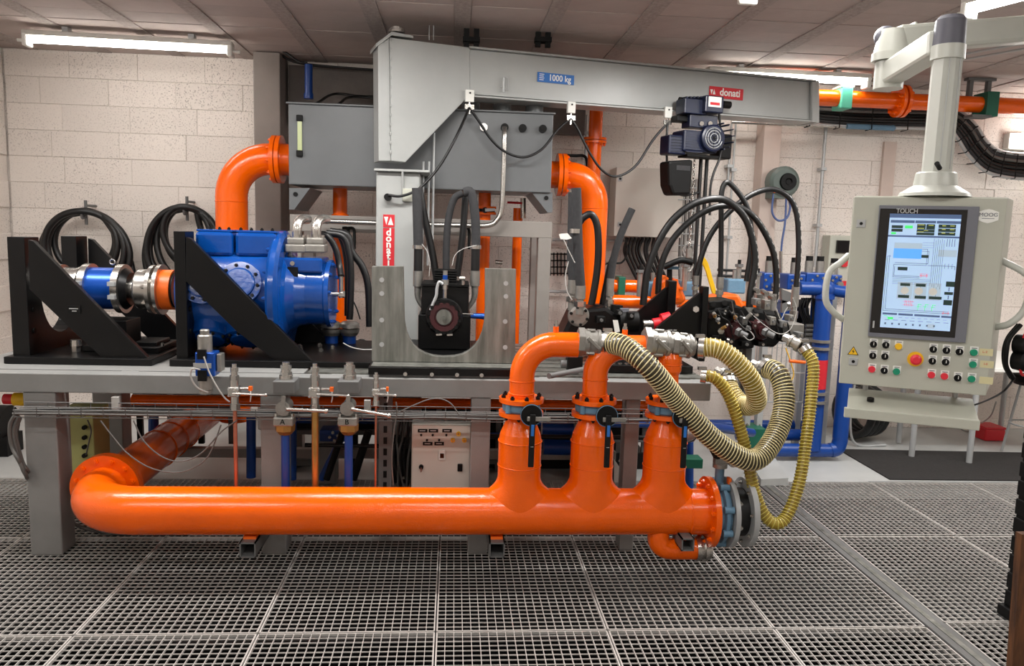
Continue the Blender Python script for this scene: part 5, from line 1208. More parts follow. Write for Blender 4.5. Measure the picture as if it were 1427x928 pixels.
# ================================================================== BLUE PIPE RACK
GY = 5.55
def G(px, py, Y=GY): return at(px, py, Y=Y)
rack = thing('pipe_rack', 'blue pipe rack with low level pipes and tall risers right of the yellow hoses', 'pipework', (G(1110, 600).x, GY, 0))
def bp(p, q, r, nm='pipe', m_='bluepipe'): return MB().cyl(p, q, r, n=22).build(nm, m_, rack)
def elbow(c, r, nm='elbow'): return MB().sphere(c, r*1.16, 16).build(nm, 'bluepipe', rack)
r1 = .056
z_lo = G(1100, 627).z; z_m = G(1100, 612).z; z_h = G(1100, 598, 5.7).z
xr_ = G(1160, 610).x
bp((G(1040, 627).x, GY, z_lo), (xr_, GY, z_lo), .050); MB().tube([V((xr_-.01, GY, z_lo)), V((xr_+.04, GY, z_lo+.015)), V((xr_+.06, GY, z_lo+.07)), V((xr_+.06, GY, z_lo+.11))], .055, 18).build('elbow', 'bluepipe', rack)
bp((G(1035, 611).x, 5.68, z_m), (G(1150, 611).x, 5.68, z_m), .045); bp((G(985, 600, 5.8).x, 5.82, z_h), (G(1135, 600, 5.8).x, 5.82, z_h), .04)
x = xr_+.06; bp((x, GY, z_lo+.1), (x, GY, G(1165, 410).z), r1); elbow((x, GY, G(1165, 408).z), r1)
x2 = G(1140, 500).x; zt2 = G(1140, 402).z
bp((x2, GY-.02, G(1140, 460).z-.9), (x2, GY-.02, zt2), .060); elbow((x2, GY-.02, zt2), .060)
MB().disc_ring((x2, GY-.02, G(1140, 416).z), (0, 0, 1), .055, .072, .03, 24).build('socket_collar', 'bluepipe', rack)
bp((G(1112, 402).x, GY-.02, zt2+.0), (x2, GY-.02, zt2), .050); bp((x2, GY-.02, zt2), (x, GY, G(1165, 408).z), .045)
x3 = G(1127, 570, 5.7).x; bp((x3, 5.7, z_m), (x3, 5.7, G(1127, 400, 5.7).z), .045)
MB().disc_ring((x2, GY-.02, G(1140, 560).z), (0, 0, 1), .05, .08, .02, 20).disc_ring((x2, GY-.02, G(1140, 548).z), (0, 0, 1), .05, .08, .02, 20).build('grooved_clamp', 'alu', rack)
MB().disc_ring((x2, GY-.02, G(1140, 486).z), (0, 0, 1), .05, .078, .02, 20).disc_ring((x2, GY-.02, G(1140, 476).z), (0, 0, 1), .05, .078, .02, 20).build('grooved_clamp', 'alu', rack)
bp((x2+.0, GY-.021, G(1140, 540).z), (x2, GY-.021, G(1140, 500).z), .061, 'red_section', 'redsign')
q = G(1153, 520, 5.75); MB().box(q.x-.03, q.x+.03, 5.75, 5.81, .0, q.z+.8).build('support_post', 'ltgrey', rack)
q = G(1120, 520, 5.75); MB().box(q.x-.02, q.x+.02, 5.78, 5.84, .0, q.z+.5).build('support_post', 'ltgrey', rack)
g_ = at(1052, 612, Y=5.45); MB().box(g_.x-.06, g_.x+.06, 5.4, 5.6, g_.z-.07, g_.z+.09).build('green_clamp', 'green', rack, bev=.004); bolts(rack, (g_.x, 5.5, g_.z+.09), (0, 0, 1), .05, 2, .012, .012)
MB().box(G(1140, 630, 5.3).x-.6, G(1140, 630, 5.3).x-.5, 5.5, 5.6, 0, z_lo-.04).build('foot', 'bluepipe', rack)
# valve bodies on top
for k, (px, py, wd, ht, lb) in enumerate(((1068, 392, 22, 26, 'blue manifold block at the left end of the row of blue valves'), (1103, 392, 26, 22, 'blue manifold block between the two right hose arches'), (1132, 392, 34, 26, 'widest blue manifold block with two solenoids near the panel'), (1158, 392, 16, 20, 'small dark-capped blue valve block at the right end of the row'))):
    Y = 5.65; c_ = at(px, py, Y=Y); w2, h2 = S(wd/2, Y), S(ht/2, Y)
    t = thing('valve_block', lb, 'valve', (c_.x, Y, c_.z-h2), 'blue valve blocks on the pipe rack')
    MB().box(c_.x-w2, c_.x+w2, Y-.09, Y+.1, c_.z-h2, c_.z+h2).build('block', 'bluepipe', t, bev=.008)
    bolts(t, (c_.x, Y-.09, c_.z), (0, -1, 0), h2*.7, 6, .010, .010)
    for q in ((-.5, .45) if k == 2 else (.1,)):
        xx = c_.x+q*w2; MB().cyl((xx, Y-.02, c_.z+h2), (xx, Y-.02, c_.z+h2+.085), .030, n=16).build('solenoid', 'alu', t); MB().cyl((xx, Y-.02, c_.z+h2+.085), (xx, Y-.02, c_.z+h2+.12), .026, n=14).build('solenoid_cap', 'blackmatt', t)
    MB().cyl((c_.x+w2*.3, Y-.1, c_.z-h2*.3), (c_.x+w2*.3, Y-.13, c_.z-h2*.3), .022, n=14).build('port', 'alu', t)
for k, (px, py, lb) in enumerate(((1098, 415, 'upper grey sheet-metal shroud behind the right hose arch'), (1098, 428, 'lower dark grey shroud below the upper one'))):
    P = pl(5.2, (px-8, py-12+k*2), (px+8, py-6), (px+9, py+2), (px-8, py+8)); tag(MB().prism(P, (0, .03, 0)).build('shroud', 'tread'), lb, 'shroud')
t = thing('valve_unit', 'dark blue valve frame with cables between the drive unit and the blue risers', 'machine', G(1110, 480))
MB().box(G(1088, 440, 5.7).x, G(1110, 440, 5.7).x, 5.7, 5.9, G(1090, 470, 5.7).z, G(1090, 420, 5.7).z).build('block', 'bluepipe', t, bev=.006)
MB().box(G(1118, 440, 5.7).x, G(1134, 440, 5.7).x, 5.8, 5.9, G(1120, 470, 5.7).z, G(1120, 420, 5.7).z).build('block', 'blackmatt', t, bev=.006)
for k in range(7): MB().tube(pl(5.65, (1118+3*k, 415), (1116+3*k+random.uniform(-4, 4), 430), (1120+2.4*k, 450), (1117+3*k, 470)), .008, 6).build('cable', 'rubber', t)
for k in range(5): z_ = G(1145, 455+6*k, 5.6).z; MB().cyl((G(1125, 450, 5.6).x, 5.62, z_), (G(1158, 450, 5.6).x, 5.62, z_), .014, n=10).build('tube', 'alu', t)
# clutter of black cables low behind bench right
t = thing('orange_tap', 'small orange-handled tap beside the top of the thin yellow hose', 'valve', at(1110, 506, Y=5.2))
MB().cyl(at(1100, 503, Y=5.2), at(1122, 505, Y=5.2), .012, n=10).build('handle', 'orange2', t); MB().tube(pl(5.25, (1095, 485), (1102, 505), (1106, 522), (1100, 535)), .004, 6).build('wire', 'yellow', t)
# below bench right of middle: electric box etc.
p0, p1 = at(574, 590, Y=4.0), at(655, 685, Y=4.0)
cb = thing('control_box', 'small beige control box under the bench with three yellow lamps', 'cabinet', ((p0.x+p1.x)/2, 4.1, p1.z))
MB().box(p0.x, p1.x, 4.0, 4.16, p1.z, p0.z).build('box_body', 'cabinet', cb, bev=.004)
MB().box(p0.x+.006, p1.x-.006, 3.99, 3.9995, p1.z+.006, p0.z-.006).build('box_door', 'cabinet', cb, bev=.002)
def cbp(x, y): return at(x, y, Y=3.99)
for x, y in ((589, 600), (604, 600), (623, 600), (596, 618), (612, 618)):
    p = cbp(x, y); MB().box(p.x-.025, p.x+.025, 3.986, 3.99, p.z-.009, p.z+.009).build('label_strip', 'blackmatt', cb)
    MB().box(p.x-.016, p.x+.014, 3.9845, 3.986, p.z-.002, p.z+.003).build('label_print', 'ltgrey', cb)
for x, y in ((587, 606), (603, 606), (622, 606), (595, 613), (612, 613)): p = cbp(x, y); MB().cyl(p, p-V((0, .008, 0)), .006, n=10).build('switch', 'blackmatt', cb)
for x, y in ((631, 613), (639, 604), (647, 613)): p = cbp(x, y); o = MB().cyl(p, p-V((0, .012, 0)), .012, n=16).build('lamp_bezel', 'yellow', cb); MB().cyl(p-V((0, .012, 0)), p-V((0, .014, 0)), .006, n=12).build('lamp_lens', 'brass', o)
p = cbp(616, 634); MB().box(p.x-.018, p.x+.018, 3.978, 3.99, p.z-.028, p.z+.028).build('sensor_plate', 'white', cb, bev=.008); MB().box(p.x-.010, p.x+.010, 3.974, 3.978, p.z-.012, p.z+.012).build('sensor_window', 'glassblack', cb)
p = cbp(587, 650); MB().cyl(p, p-V((0, .015, 0)), .012, n=14).build('key_switch', 'blackmatt', cb); MB().box(p.x-.003, p.x+.003, 3.97, 3.975, p.z-.025, p.z).build('key', 'chrome', cb)
p = cbp(641, 651); MB().box(p.x-.013, p.x+.013, 3.975, 3.99, p.z-.020, p.z+.020).build('latch', 'blackmatt', cb, bev=.004)
# yellowish electrical box at left under bench
p0, p1 = at(78, 585, Y=4.35), at(133, 668, Y=4.35)
t = thing('junction_cabinet', 'pale yellow-green cabinet under the left end of the bench', 'cabinet', ((p0.x+p1.x)/2, 4.4, p1.z))
MB().box(p0.x, p1.x, 4.35, 4.55, p1.z, p0.z+.05).build('cabinet_body', 'lime', t, bev=.004); MB().box(p0.x, p1.x, 4.33, 4.6, p1.z-.06, p1.z-.002).build('plinth', 'grey', t)
for y in (595, 609, 622, 634): p = at(119, y, Y=4.35); MB().cyl(p, p-V((0, .02, 0)), .012, n=12).build('cable_gland', 'blackmatt', t)
MB().tube(pl(4.31, (122, 585), (127, 600), (124, 615), (120, 634)), .004, 6).build('wire', 'cable', t)
p = at(12, 556, Y=4.2); t = thing('emergency_stop', 'red and yellow mushroom stop button under the left bench corner', 'switch', p)
MB().cyl(p+V((.03, 0, 0)), p+V((.09, 0, 0)), .035, n=16).build('yellow_body', 'yellow', t); MB().cyl(p+V((-.02, 0, 0)), p+V((.03, 0, 0)), .028, n=16).build('red_button', 'red', t)
t = thing('dark_motor', 'dark rounded motor shape at the left edge under the bench', 'motor', at(8, 590, Y=5.6)); MB().cyl(at(-12, 590, Y=5.6), at(14, 590, Y=5.6), .13, n=20).build('body', 'blackmatt', t); q = at(5, 620, Y=5.6); MB().box(q.x-.12, q.x+.08, 5.5, 5.7, 0, q.z+.08).build('stand', 'blackmatt', t)
# dark blue pipes and machinery behind under the bench
UG = 'blue pipes under the bench'
for k, (x, y0, x1, y1, r, Y, m_, lb) in enumerate((
  (350, 575, 350, 665, .028, 4.7, 'bluepipe', 'dark blue upright pipe left of the middle bench leg'), (214, 580, 214, 605, .03, 4.9, 'bluepipe', 'short blue upright pipe behind the dark orange rear pipe'),
  (408, 575, 408, 668, .022, 4.6, 'bluepipe', 'blue pipe just right of the pipe marked A'), (447, 668, 486, 590, .022, 4.75, 'bluepipe', 'slanting blue pipe between the valves marked A and B'),
  (455, 668, 478, 600, .020, 4.6, 'blackmatt', 'slanting black tube left of the valve marked B'), (492, 668, 514, 600, .024, 4.65, 'blackmatt', 'slanting dark tube right of the valve marked B'),
  (755, 597, 835, 599, .05, 5.0, 'bluepipe', 'upper blue pipe seen between the orange branches'), (757, 622, 800, 623, .055, 5.0, 'bluepipe', 'lower blue pipe seen between the left and middle orange branches'),
  (425, 620, 570, 622, .012, 4.5, 'rubber', 'black conduit running level behind the ball valve pipes'), (660, 608, 900, 610, .016, 4.9, 'rubber', 'dark level conduit behind the orange branches'))):
    tag(MB().cyl(at(x, y0, Y=Y), at(x1, y1, Y=Y), r, n=18).build('under_pipe', m_), lb, 'pipe', UG)
for k, (x, y, w_, h_, Y, m_, lb) in enumerate(((468, 603, 40, 16, 4.9, 'bluepipe', 'blue valve casting behind the valves marked A and B'), (800, 600, 60, 30, 5.2, 'blackmatt', 'dark machine base behind the middle orange branch'), (840, 640, 30, 60, 5.1, 'blackmatt', 'tall dark cabinet between the middle and right orange branches'), (560, 640, 26, 60, 4.9, 'blackmatt', 'dark frame panel left of the beige control box'), (410, 640, 60, 10, 5.3, 'tread', 'low grey beam on the floor under the bench'))):
    c_ = at(x, y, Y=Y); w2, h2 = S(w_/2, Y), S(h_/2, Y)
    t = thing('machine_base', lb, 'machine', (c_.x, Y, c_.z-h2)); MB().box(c_.x-w2, c_.x+w2, Y-.08, Y+.12, c_.z-h2, c_.z+h2).build('casing', m_, t, bev=.006); MB().box(c_.x-w2*.8, c_.x+w2*.8, Y-.084, Y-.08, c_.z-h2*.2, c_.z+h2*.2).build('cover', m_, t); bolts(t, (c_.x, Y-.084, c_.z), (0, -1, 0), h2*.7, 4, .01, .01)
tag(MB().prism(pl(4.9, (856, 640), (878, 672), (856, 672)), (0, .02, 0)).build('white_plate', 'white'), 'white triangular plate between the middle and right orange branches', 'plate')
t = thing('cable_bundle', 'tangle of black cables hanging left of the beige control box', 'cable', at(560, 640, Y=4.3))
for k in range(9): x = 552+2.6*k; MB().tube(pl(4.3+.03*(k % 3), (x+4, 585), (x+random.uniform(-8, 6), 610), (x+random.uniform(-6, 8), 640), (x+random.uniform(-6, 6), 680)), .006, 6).build('cable', 'rubber' if k % 3 else 'cable', t)
tag(MB().cyl(at(765, 524, Y=3.7), at(822, 513, Y=3.95), .014, n=14).build('open_tube', 'tread'), 'short open steel tube pointing at the viewer between the first two orange elbows', 'tube')
t = thing('limit_switch', 'dark clamp unit on the bench between the first two orange elbows', 'switch', at(800, 500, Y=4.0)); c_ = at(800, 505, Y=4.0)
MB().box(c_.x-.04, c_.x+.04, 3.96, 4.04, c_.z-.04, c_.z+.04).build('body', 'blackmatt', t, bev=.006); MB().cyl(c_+V((-.07, 0, -.01)), c_+V((-.04, 0, -.01)), .022, n=12).build('knob', 'tread', t); MB().box(c_.x-.01, c_.x+.02, 3.96, 4.0, BZ+.01, c_.z-.04).build('post', 'tread', t)
t = thing('level_valve', 'white-grey plug beside the rightmost blue valve lever', 'valve', at(962, 603, Y=3.8)); MB().lathe(at(950, 603, Y=3.8), (1, 0, 0), [(0, .03), (.02, .045), (.06, .045), (.08, .02), (.08, 0)], 20).build('body', 'ltgrey', t); MB().tube(pl(3.75, (968, 590), (974, 600), (968, 612), (955, 618)), .004, 6).build('wire', 'rubber', t)
t = thing('green_bracket', 'dark green clamp bracket right of the right orange branch', 'bracket', at(966, 646, Y=4.3)); MB().box(at(952, 640, Y=4.3).x, at(980, 640, Y=4.3).x, 4.3, 4.4, at(960, 653, Y=4.3).z, at(960, 640, Y=4.3).z).build('clamp', 'green', t, bev=.003)
tag(MB().cyl(at(960, 615, Y=4.5), at(960, 680, Y=4.5), .028, n=16).build('under_pipe', 'bluepipe'), 'blue upright pipe through the dark green clamp bracket', 'pipe', UG)
tag(MB().cyl(at(972, 592, Y=4.7), at(1048, 603, Y=5.2), .03, n=16).build('under_pipe', 'bluepipe'), 'blue pipe running back from the green clamp bracket towards the rack', 'pipe', UG)
for k in range(4): tag(MB().bar(at(985, 590+7*k, Y=4.6), at(1002, 604+7*k, Y=4.4), .02, .01).build('cable_strap', 'blackmatt'), ['topmost', 'second', 'third', 'lowest'][k]+' dark cable strip fanned out right of the green bracket', 'strap', 'dark straps near the green bracket')
# white wedge panel on floor
tag(MB().prism([at(1040, 645, Z=0), at(1075, 640, Z=0), at(1098, 676, Z=.0), at(1060, 678, Z=.0)], (0, 0, .05)).build('floor_ramp', 'floorgrey'), 'low painted wedge on the floor behind the deepest hose loop', 'ramp')

# dark plant filling the space under and behind the bench
for k, (x0, x1, y0, y1, Y, lb) in enumerate(((560, 700, 566, 640, 5.25, 'dark steel plant frame under the bench behind the beige control box'), (745, 905, 566, 610, 5.35, 'dark plant frame behind the gaps of the three orange branches'), (400, 545, 566, 600, 5.3, 'dark plant frame behind the pipes marked A and B'), (185, 330, 548, 566, 5.2, 'dark beam low behind the front rail above the rear orange pipe'))):
    a, b = at(x0, y0, Y=Y), at(x1, y1, Y=Y); t = thing('plant_frame', lb, 'machine', ((a.x+b.x)/2, Y, 0), 'dark plant frames under the bench')
    MB().box(a.x, b.x, Y, Y+.05, b.z, a.z).build('panel', 'blackmatt', t)
    for q in range(4):
        x = a.x+(b.x-a.x)*(q+.15)/3.4; MB().box(x, x+.035, Y-.03, Y, max(b.z-.25, .0), a.z).build('upright', 'tread' if q % 2 else 'blackmatt', t)
    z = (a.z+b.z)/2; MB().cyl((a.x, Y-.06, z), (b.x, Y-.06, z), .022, n=12).build('tube', 'bluepipe' if k != 3 else 'orange', t)
    MB().box(a.x, b.x, Y-.05, Y, b.z-.02, b.z+.01).build('rail', 'tread', t)
p0, p1 = at(185, 557, Y=4.8), at(330, 560, Y=4.8)
tag(MB().cyl(p0, V((at(905, 557, Y=4.8).x, 4.8, p0.z)), .034, n=18).build('under_pipe', 'orange'), 'level orange pipe running along behind the front rail of the bench', 'pipe')
a, b = at(660, 660, Y=5.3), at(900, 640, Y=5.3)
tag(MB().box(a.x, b.x, 5.3, 5.75, 0.001, .12).build('drip_tray', 'blackmatt', bev=.006), 'low dark tray on the floor behind the orange branches', 'tray')

# small hardware on the drive unit and behind it
du = next(o for o in bpy.data.objects if o.name.startswith('drive_unit'))
rs = random.Random(11)
for k, (x, y, w_, h_, d, m_) in enumerate(((992, 440, 9, 8, .05, 'blackmatt'), (1006, 436, 12, 5, .04, 'black'), (1020, 440, 8, 9, .06, 'blackmatt'), (1034, 446, 8, 12, .05, 'tread'), (1046, 452, 6, 10, .06, 'maroon'),
   (994, 472, 10, 12, .04, 'black'), (1014, 474, 12, 8, .05, 'blackmatt'), (1036, 478, 14, 8, .05, 'blackmatt'), (1058, 478, 12, 7, .05, 'black'), (1072, 446, 8, 12, .06, 'alu'), (1086, 450, 9, 10, .07, 'tread'), (1098, 442, 8, 9, .05, 'alu'), (1110, 466, 8, 9, .06, 'tread'), (1088, 470, 10, 10, .06, 'blackmatt'), (1052, 420, 8, 10, .05, 'tread'), (1066, 424, 8, 14, .04, 'alu'))):
    c_ = Q(x, y, 4.42); w2, h2 = S(w_/2, 4.42), S(h_/2, 4.42)
    b_ = MB().box(c_.x-w2, c_.x+w2, 4.42-d, 4.44, c_.z-h2, c_.z+h2).build('port_block', m_, du, bev=.004)
    MB().cyl(c_+V((0, -d, 0)), c_+V((0, -d-.014, 0)), min(w2, h2)*.6, n=6).build('hex_plug', 'tread' if k % 2 else 'chrome', b_)
for k in range(16):
    x, y = rs.uniform(990, 1100), rs.uniform(428, 484); c_ = Q(x, y, 4.36)
    MB().cyl(c_, c_+V((rs.uniform(-.02, .02), -.02, rs.uniform(-.01, .03))), rs.uniform(.007, .012), n=6).build('fitting', rs.choice(['chrome', 'tread', 'alu', 'brass']), du)
for k in range(6):
    x = 1000+16*k; MB().tube(pl(4.38, (x, 432+rs.uniform(-4, 4)), (x+6, 446+rs.uniform(-5, 8)), (x+16, 452+rs.uniform(-6, 8)), (x+22, 470)), .0055, 6).build('lead', 'rubber', du)
pu = next(o for o in bpy.data.objects if o.name.startswith('piston_pump'))
for k, (x, y, w_, h_) in enumerate(((838, 446, 12, 10), (846, 464, 14, 10), (826, 466, 10, 9), (864, 436, 8, 7), (880, 440, 9, 9))):
    c_ = Q(x, y, 4.30); w2, h2 = S(w_/2, 4.3), S(h_/2, 4.3)
    b_ = MB().box(c_.x-w2, c_.x+w2, 4.30, 4.36, c_.z-h2, c_.z+h2).build('cover', 'blackmatt', pu, bev=.004)
    MB().cyl(c_, c_+V((0, -.012, 0)), .010, n=6).build('bolt_head', 'tread', b_)
for k, (x, y, Y, lb) in enumerate(((892, 380, 5.2, 'small steel valve stem above the lower orange pipe'), (955, 372, 5.2, 'steel stem right of the black elbow pipe'), (1030, 372, 5.3, 'steel stem behind the right half of the hose arches'), (1056, 384, 5.3, 'short grey stem just left of the blue valve blocks'))):
    p = at(x, y, Y=Y); t = thing('gate_valve', lb, 'valve', p-V((0, 0, .16)), 'small stems behind the hose arches')
    MB().cyl(p-V((0, 0, .16)), p, .018, n=12).build('stem', 'alu', t); MB().cyl(p, p+V((0, 0, .02)), .03, n=6).build('nut', 'tread', t); MB().cyl(p+V((0, 0, .02)), p+V((0, 0, .05)), .012, n=10).build('tip', 'blackmatt', t)
# ================================================================== THINGS ON THE BACK WALL / CEILING RIGHT
def coil(px, py, rx_, rz_, n, label, Y, tail):
    c_ = at(px, py, Y=Y); t = thing('hose_coil', label, 'hose', c_-V((0, 0, S(rz_, Y)))); pts = []
    for k in range(n):
        o = random.uniform(-9, 9); q = (1.05, .86, .98, .74, .92, .66, 1.0)[k % 7]
        for i in range(12):
            a = PI/2+2*PI*i/12; drop = -abs(o)*.3
            pts.append(c_+V((S(rx_*q, Y)*math.cos(a)+S(o, Y)*(1-math.sin(a)), .022*math.sin(k*2.1+i*.35)-.03*(k % 3), S(rz_*q, Y)*math.sin(a)+S(rz_*(1-q), Y)+S(drop, Y))))
    pts += tail
    MB().tube(pts, .025, 12, res=5).build('hose', 'rubber', t)
    p = c_+V((0, .0, S(rz_*.93, Y))); MB().cyl(p+V((0, 0, -.09)), p+V((0, 0, .10)), .012, n=10).tube([p+V((0, .04, .02)), p+V((0, -.06, -.04)), p+V((0, -.08, .02))], .010, 8).cyl(p+V((0, .0, .06)), V((p.x, 6.598, p.z+.06)), .010, n=8).build('wall_hook', 'tread', t)
    return t
coil(122, 350, 54, 54, 5, 'coil of thick black hose hanging on the wall behind the left bracket', 6.42, pl(6.40, (160, 325), (178, 355), (186, 385), (190, 420)))
coil(262, 345, 46, 55, 6, 'coil of thick black hose hanging on the wall just left of the blue pump', 6.42, pl(6.40, (282, 325), (296, 350), (296, 390)))
# cabinet
CYY = 6.30
a, b = at(858, 280, Y=CYY), at(951, 280, Y=CYY); z1, z0 = at(900, 234, Y=CYY).z, at(900, 330, Y=CYY).z
cab = thing('wall_cabinet', 'large beige electrical cabinet on the back wall under the crane beam', 'cabinet', ((a.x+b.x)/2, CYY+.1, z0))
MB().box(a.x, b.x, CYY+.02, WY-.02, z0, z1).build('cabinet_body', 'cabinet', cab, bev=.004); MB().box(a.x-.004, b.x+.004, CYY, CYY+.018, z0, z1).build('door', 'cabinet', cab, bev=.003)
for y in (249, 313): p = at(864, y, Y=CYY); o = MB().box(p.x-.018, p.x+.018, CYY-.008, CYY, p.z-.02, p.z+.02).build('lock', 'ltgrey', cab); MB().cyl((p.x, CYY-.008, p.z), (p.x, CYY-.010, p.z), .01, n=10).build('keyhole', 'blackmatt', o)
for k in range(9):
    x = 875+5.2*k; MB().tube(pl(6.42, (x, 331), (x-4+random.uniform(-2, 2), 350), (x+4, 372), (x+14, 392)), .013, 8).build('cable', 'rubber', cab)
MB().tube(pl(6.4, (872, 331), (874, 352), (866, 366), (850, 366), (835, 372)), .008, 8).build('cable', 'rubber', cab)
# fine wall rails and wire ladder near x 880-960
t = thing('wire_ladder', 'upright wire cable ladder full of pale cables right of the wall cabinet', 'cable tray', at(962, 400, Y=6.3))
for k in range(10): x = 948+2.8*k; MB().tube(pl(6.35, (x+3, 250), (x, 320), (x-2, 360), (x-1, 400)), .007, 6).build('cable', 'cablew' if k % 2 else 'cable', t)
m = MB()
for k in range(9): m.cyl(at(945, 262+16*k, Y=6.3), at(975, 262+16*k, Y=6.3), .005, n=6)
m.build('rung', 'ltgrey', t)
MB().torus(at(962, 345, Y=6.25), (0, -1, 0), .05, .008, 18, 6).torus(at(962, 349, Y=6.23), (0, -1, 0), .06, .008, 18, 6).build('coiled_cable', 'cablew', t)
for k, (x0, y0, x1, y1, lb) in enumerate(((770, 334, 900, 336, 'upper thin horizontal tube on the wall left of the cabinet'), (765, 406, 800, 407, 'short level tube right of the beige tank frame'), (1000, 376, 1050, 378, 'upper dark cable run on the wall behind the hose arches'), (1000, 384, 1050, 386, 'lower dark cable run on the wall behind the hose arches'))):
    tag(MB().cyl(at(x0, y0, Y=6.5), at(x1, y1, Y=6.5), .012, n=8).build('wall_tube', 'rubber' if k > 1 else 'ltgrey'), lb, 'tube', 'thin runs on the back wall')
m = MB()
for k in range(6): m.cyl(at(767+5*k, 352, Y=6.59), at(767+5*k, 384, Y=6.59), .005, n=6)
for k in range(4): m.cyl(at(765, 354+9*k, Y=6.59), at(798, 354+9*k, Y=6.59), .005, n=6)
tag(m.build('wire_basket', 'blackmatt'), 'small dark wire basket on the wall right of the tank frame', 'basket')
for k, (px, y0, y1, lb) in enumerate(((1151, 176, 372, 'pale vertical conduit dropping left of the rough wall strip'), (1020, 165, 260, 'left of two pale conduits behind the hoist'), (1026, 165, 400, 'right of two pale conduits behind the hoist'), (818, 160, 245, 'pale conduit beside the orange riser pipe'))):
    a, b = at(px, y0, Y=6.53), at(px, y1, Y=6.53); b.x = a.x
    t = thing('conduit', lb, 'conduit', b, 'pale vertical conduits on the back wall'); MB().cyl(b, a, .014 if k == 0 else .009, n=10).build('tube', 'ltgrey', t)
    for q in (.3, .7): c_ = b.lerp(a, q); MB().box(c_.x-.022, c_.x+.022, 6.50, 6.585, c_.z-.012, c_.z+.012).build('saddle', 'ltgrey', t)
# hose reel
p = at(1089, 254, Y=6.3); t = thing('hose_reel', 'grey-green air hose reel with orange corner on the pale column', 'reel', p-V((0, 0, .13)))
MB().lathe(p+V((0, .06, 0)), (0, -1, 0), [(0, .11), (.02, .125), (.12, .125), (.14, .10), (.14, 0)], 24).box(p.x-.08, p.x+.07, p.y-.06, 6.42, p.z-.13, p.z).build('reel_case', 'reel', t)
MB().lathe(p+V((.02, -.08, .0)), (0, -1, 0), [(0, .07), (.02, .065), (.02, .03), (.01, .02), (.01, 0)], 20).build('reel_hub', 'blackmatt', t)
MB().box(p.x-.085, p.x-.03, p.y-.075, p.y-.06, p.z-.09, p.z-.02).build('orange_patch', 'orange2', t)
MB().tube(pl(6.25, (1078, 270), (1076, 295), (1084, 307), (1096, 304), (1101, 290), (1099, 275)), .009, 8).build('slack_hose', 'cableb', t)
MB().tube(pl(6.25, (1096, 270), (1094, 310), (1089, 345), (1088, 400)), .009, 8).build('air_hose', 'cableb', t)
MB().cyl(at(1088, 350, Y=6.23), at(1088, 420, Y=6.23), .014, n=10).build('quick_coupler', 'chrome', t)
# switch boxes right
p = at(1176, 345, Y=6.4); t = thing('wall_socket', 'white wall socket unit with dark window left of the control panel', 'switch', p-V((0, 0, .4)))
MB().box(p.x-.1, p.x+.12, 6.45, WY-.01, p.z-.42, p.z+.10).build('back_box', 'panel', t, bev=.008)
MB().box(p.x-.045, p.x+.075, 6.43, 6.45, p.z-.045, p.z+.06).build('window', 'glassblack', t); MB().cyl((p.x+.05, 6.45, p.z-.33), (p.x+.05, 6.40, p.z-.33), .05, n=20).build('red_switch', 'red', t)
MB().cyl((p.x+.03, 6.45, p.z-.13), (p.x+.03, 6.42, p.z-.13), .035, n=16).build('socket', 'redsign', t)
# orange header pipe along the ceiling
OYY = 6.1
a, b = at(1100, 136, Y=OYY), at(1500, 150, Y=OYY); b.z = a.z-.0
cp = thing('ceiling_pipe', 'long orange pipe running level under the ceiling at the right', 'pipe', a)
a.x = .95; a2 = at(1254, 141, Y=OYY)
MB().cyl(V((at(1085, 136, Y=OYY).x, OYY, a2.z)), V((5.9, OYY, a2.z)), .062, n=28).build('pipe', 'orange', cp)
for d in (-.03, .012): MB().disc_ring((a2.x+d, OYY, a2.z), (1, 0, 0), .06, .125, .024, 28).build('flange', 'orange', cp)
bolts(cp, (a2.x+.036, OYY, a2.z), (1, 0, 0), .095, 8, .014, .02, 'orange'); bolts(cp, (a2.x-.03, OYY, a2.z), (-1, 0, 0), .095, 8, .014, .02, 'orange')
x = at(1180, 136, Y=OYY-.07).x; t = thing('pipe_clamp', 'pale green pipe clamp on the ceiling pipe beside the crane beam end', 'clamp', (x, OYY, a2.z-.08), 'green clamps on the ceiling pipe')
MB().box(x-.045, x+.045, OYY-.08, OYY+.08, a2.z-.085, a2.z+.075).build('clamp_body', 'teal', t, bev=.008); MB().box(x-.05, x+.05, OYY-.08, OYY+.08, a2.z+.076, a2.z+.09).build('clamp_plate', 'white', t); MB().cyl((x, OYY, a2.z+.09), (x, OYY, CEIL), .01, n=8).build('hanger_rod', 'ltgrey', t)
x = at(1382, 142, Y=OYY-.07).x; t = thing('pipe_clamp', 'dark green pipe clamp hung on a steel bracket at the far right', 'clamp', (x, OYY, a2.z-.08), 'green clamps on the ceiling pipe')
MB().box(x-.05, x+.05, OYY-.09, OYY+.09, a2.z-.10, a2.z+.09).build('clamp_body', 'green', t, bev=.006)
MB().box(x-.16, x-.13, OYY-.02, OYY+.02, a2.z+.05, CEIL-.001).box(x-.01, x+.02, OYY-.02, OYY+.02, a2.z+.09, CEIL-.001).box(x-.18, x+.05, OYY-.03, OYY+.03, a2.z+.18, a2.z+.2).box(x-.16, x+.0, OYY-.09, OYY+.02, a2.z-.11, a2.z-.09).build('hanger_frame', 'tread', t, kind='stuff')
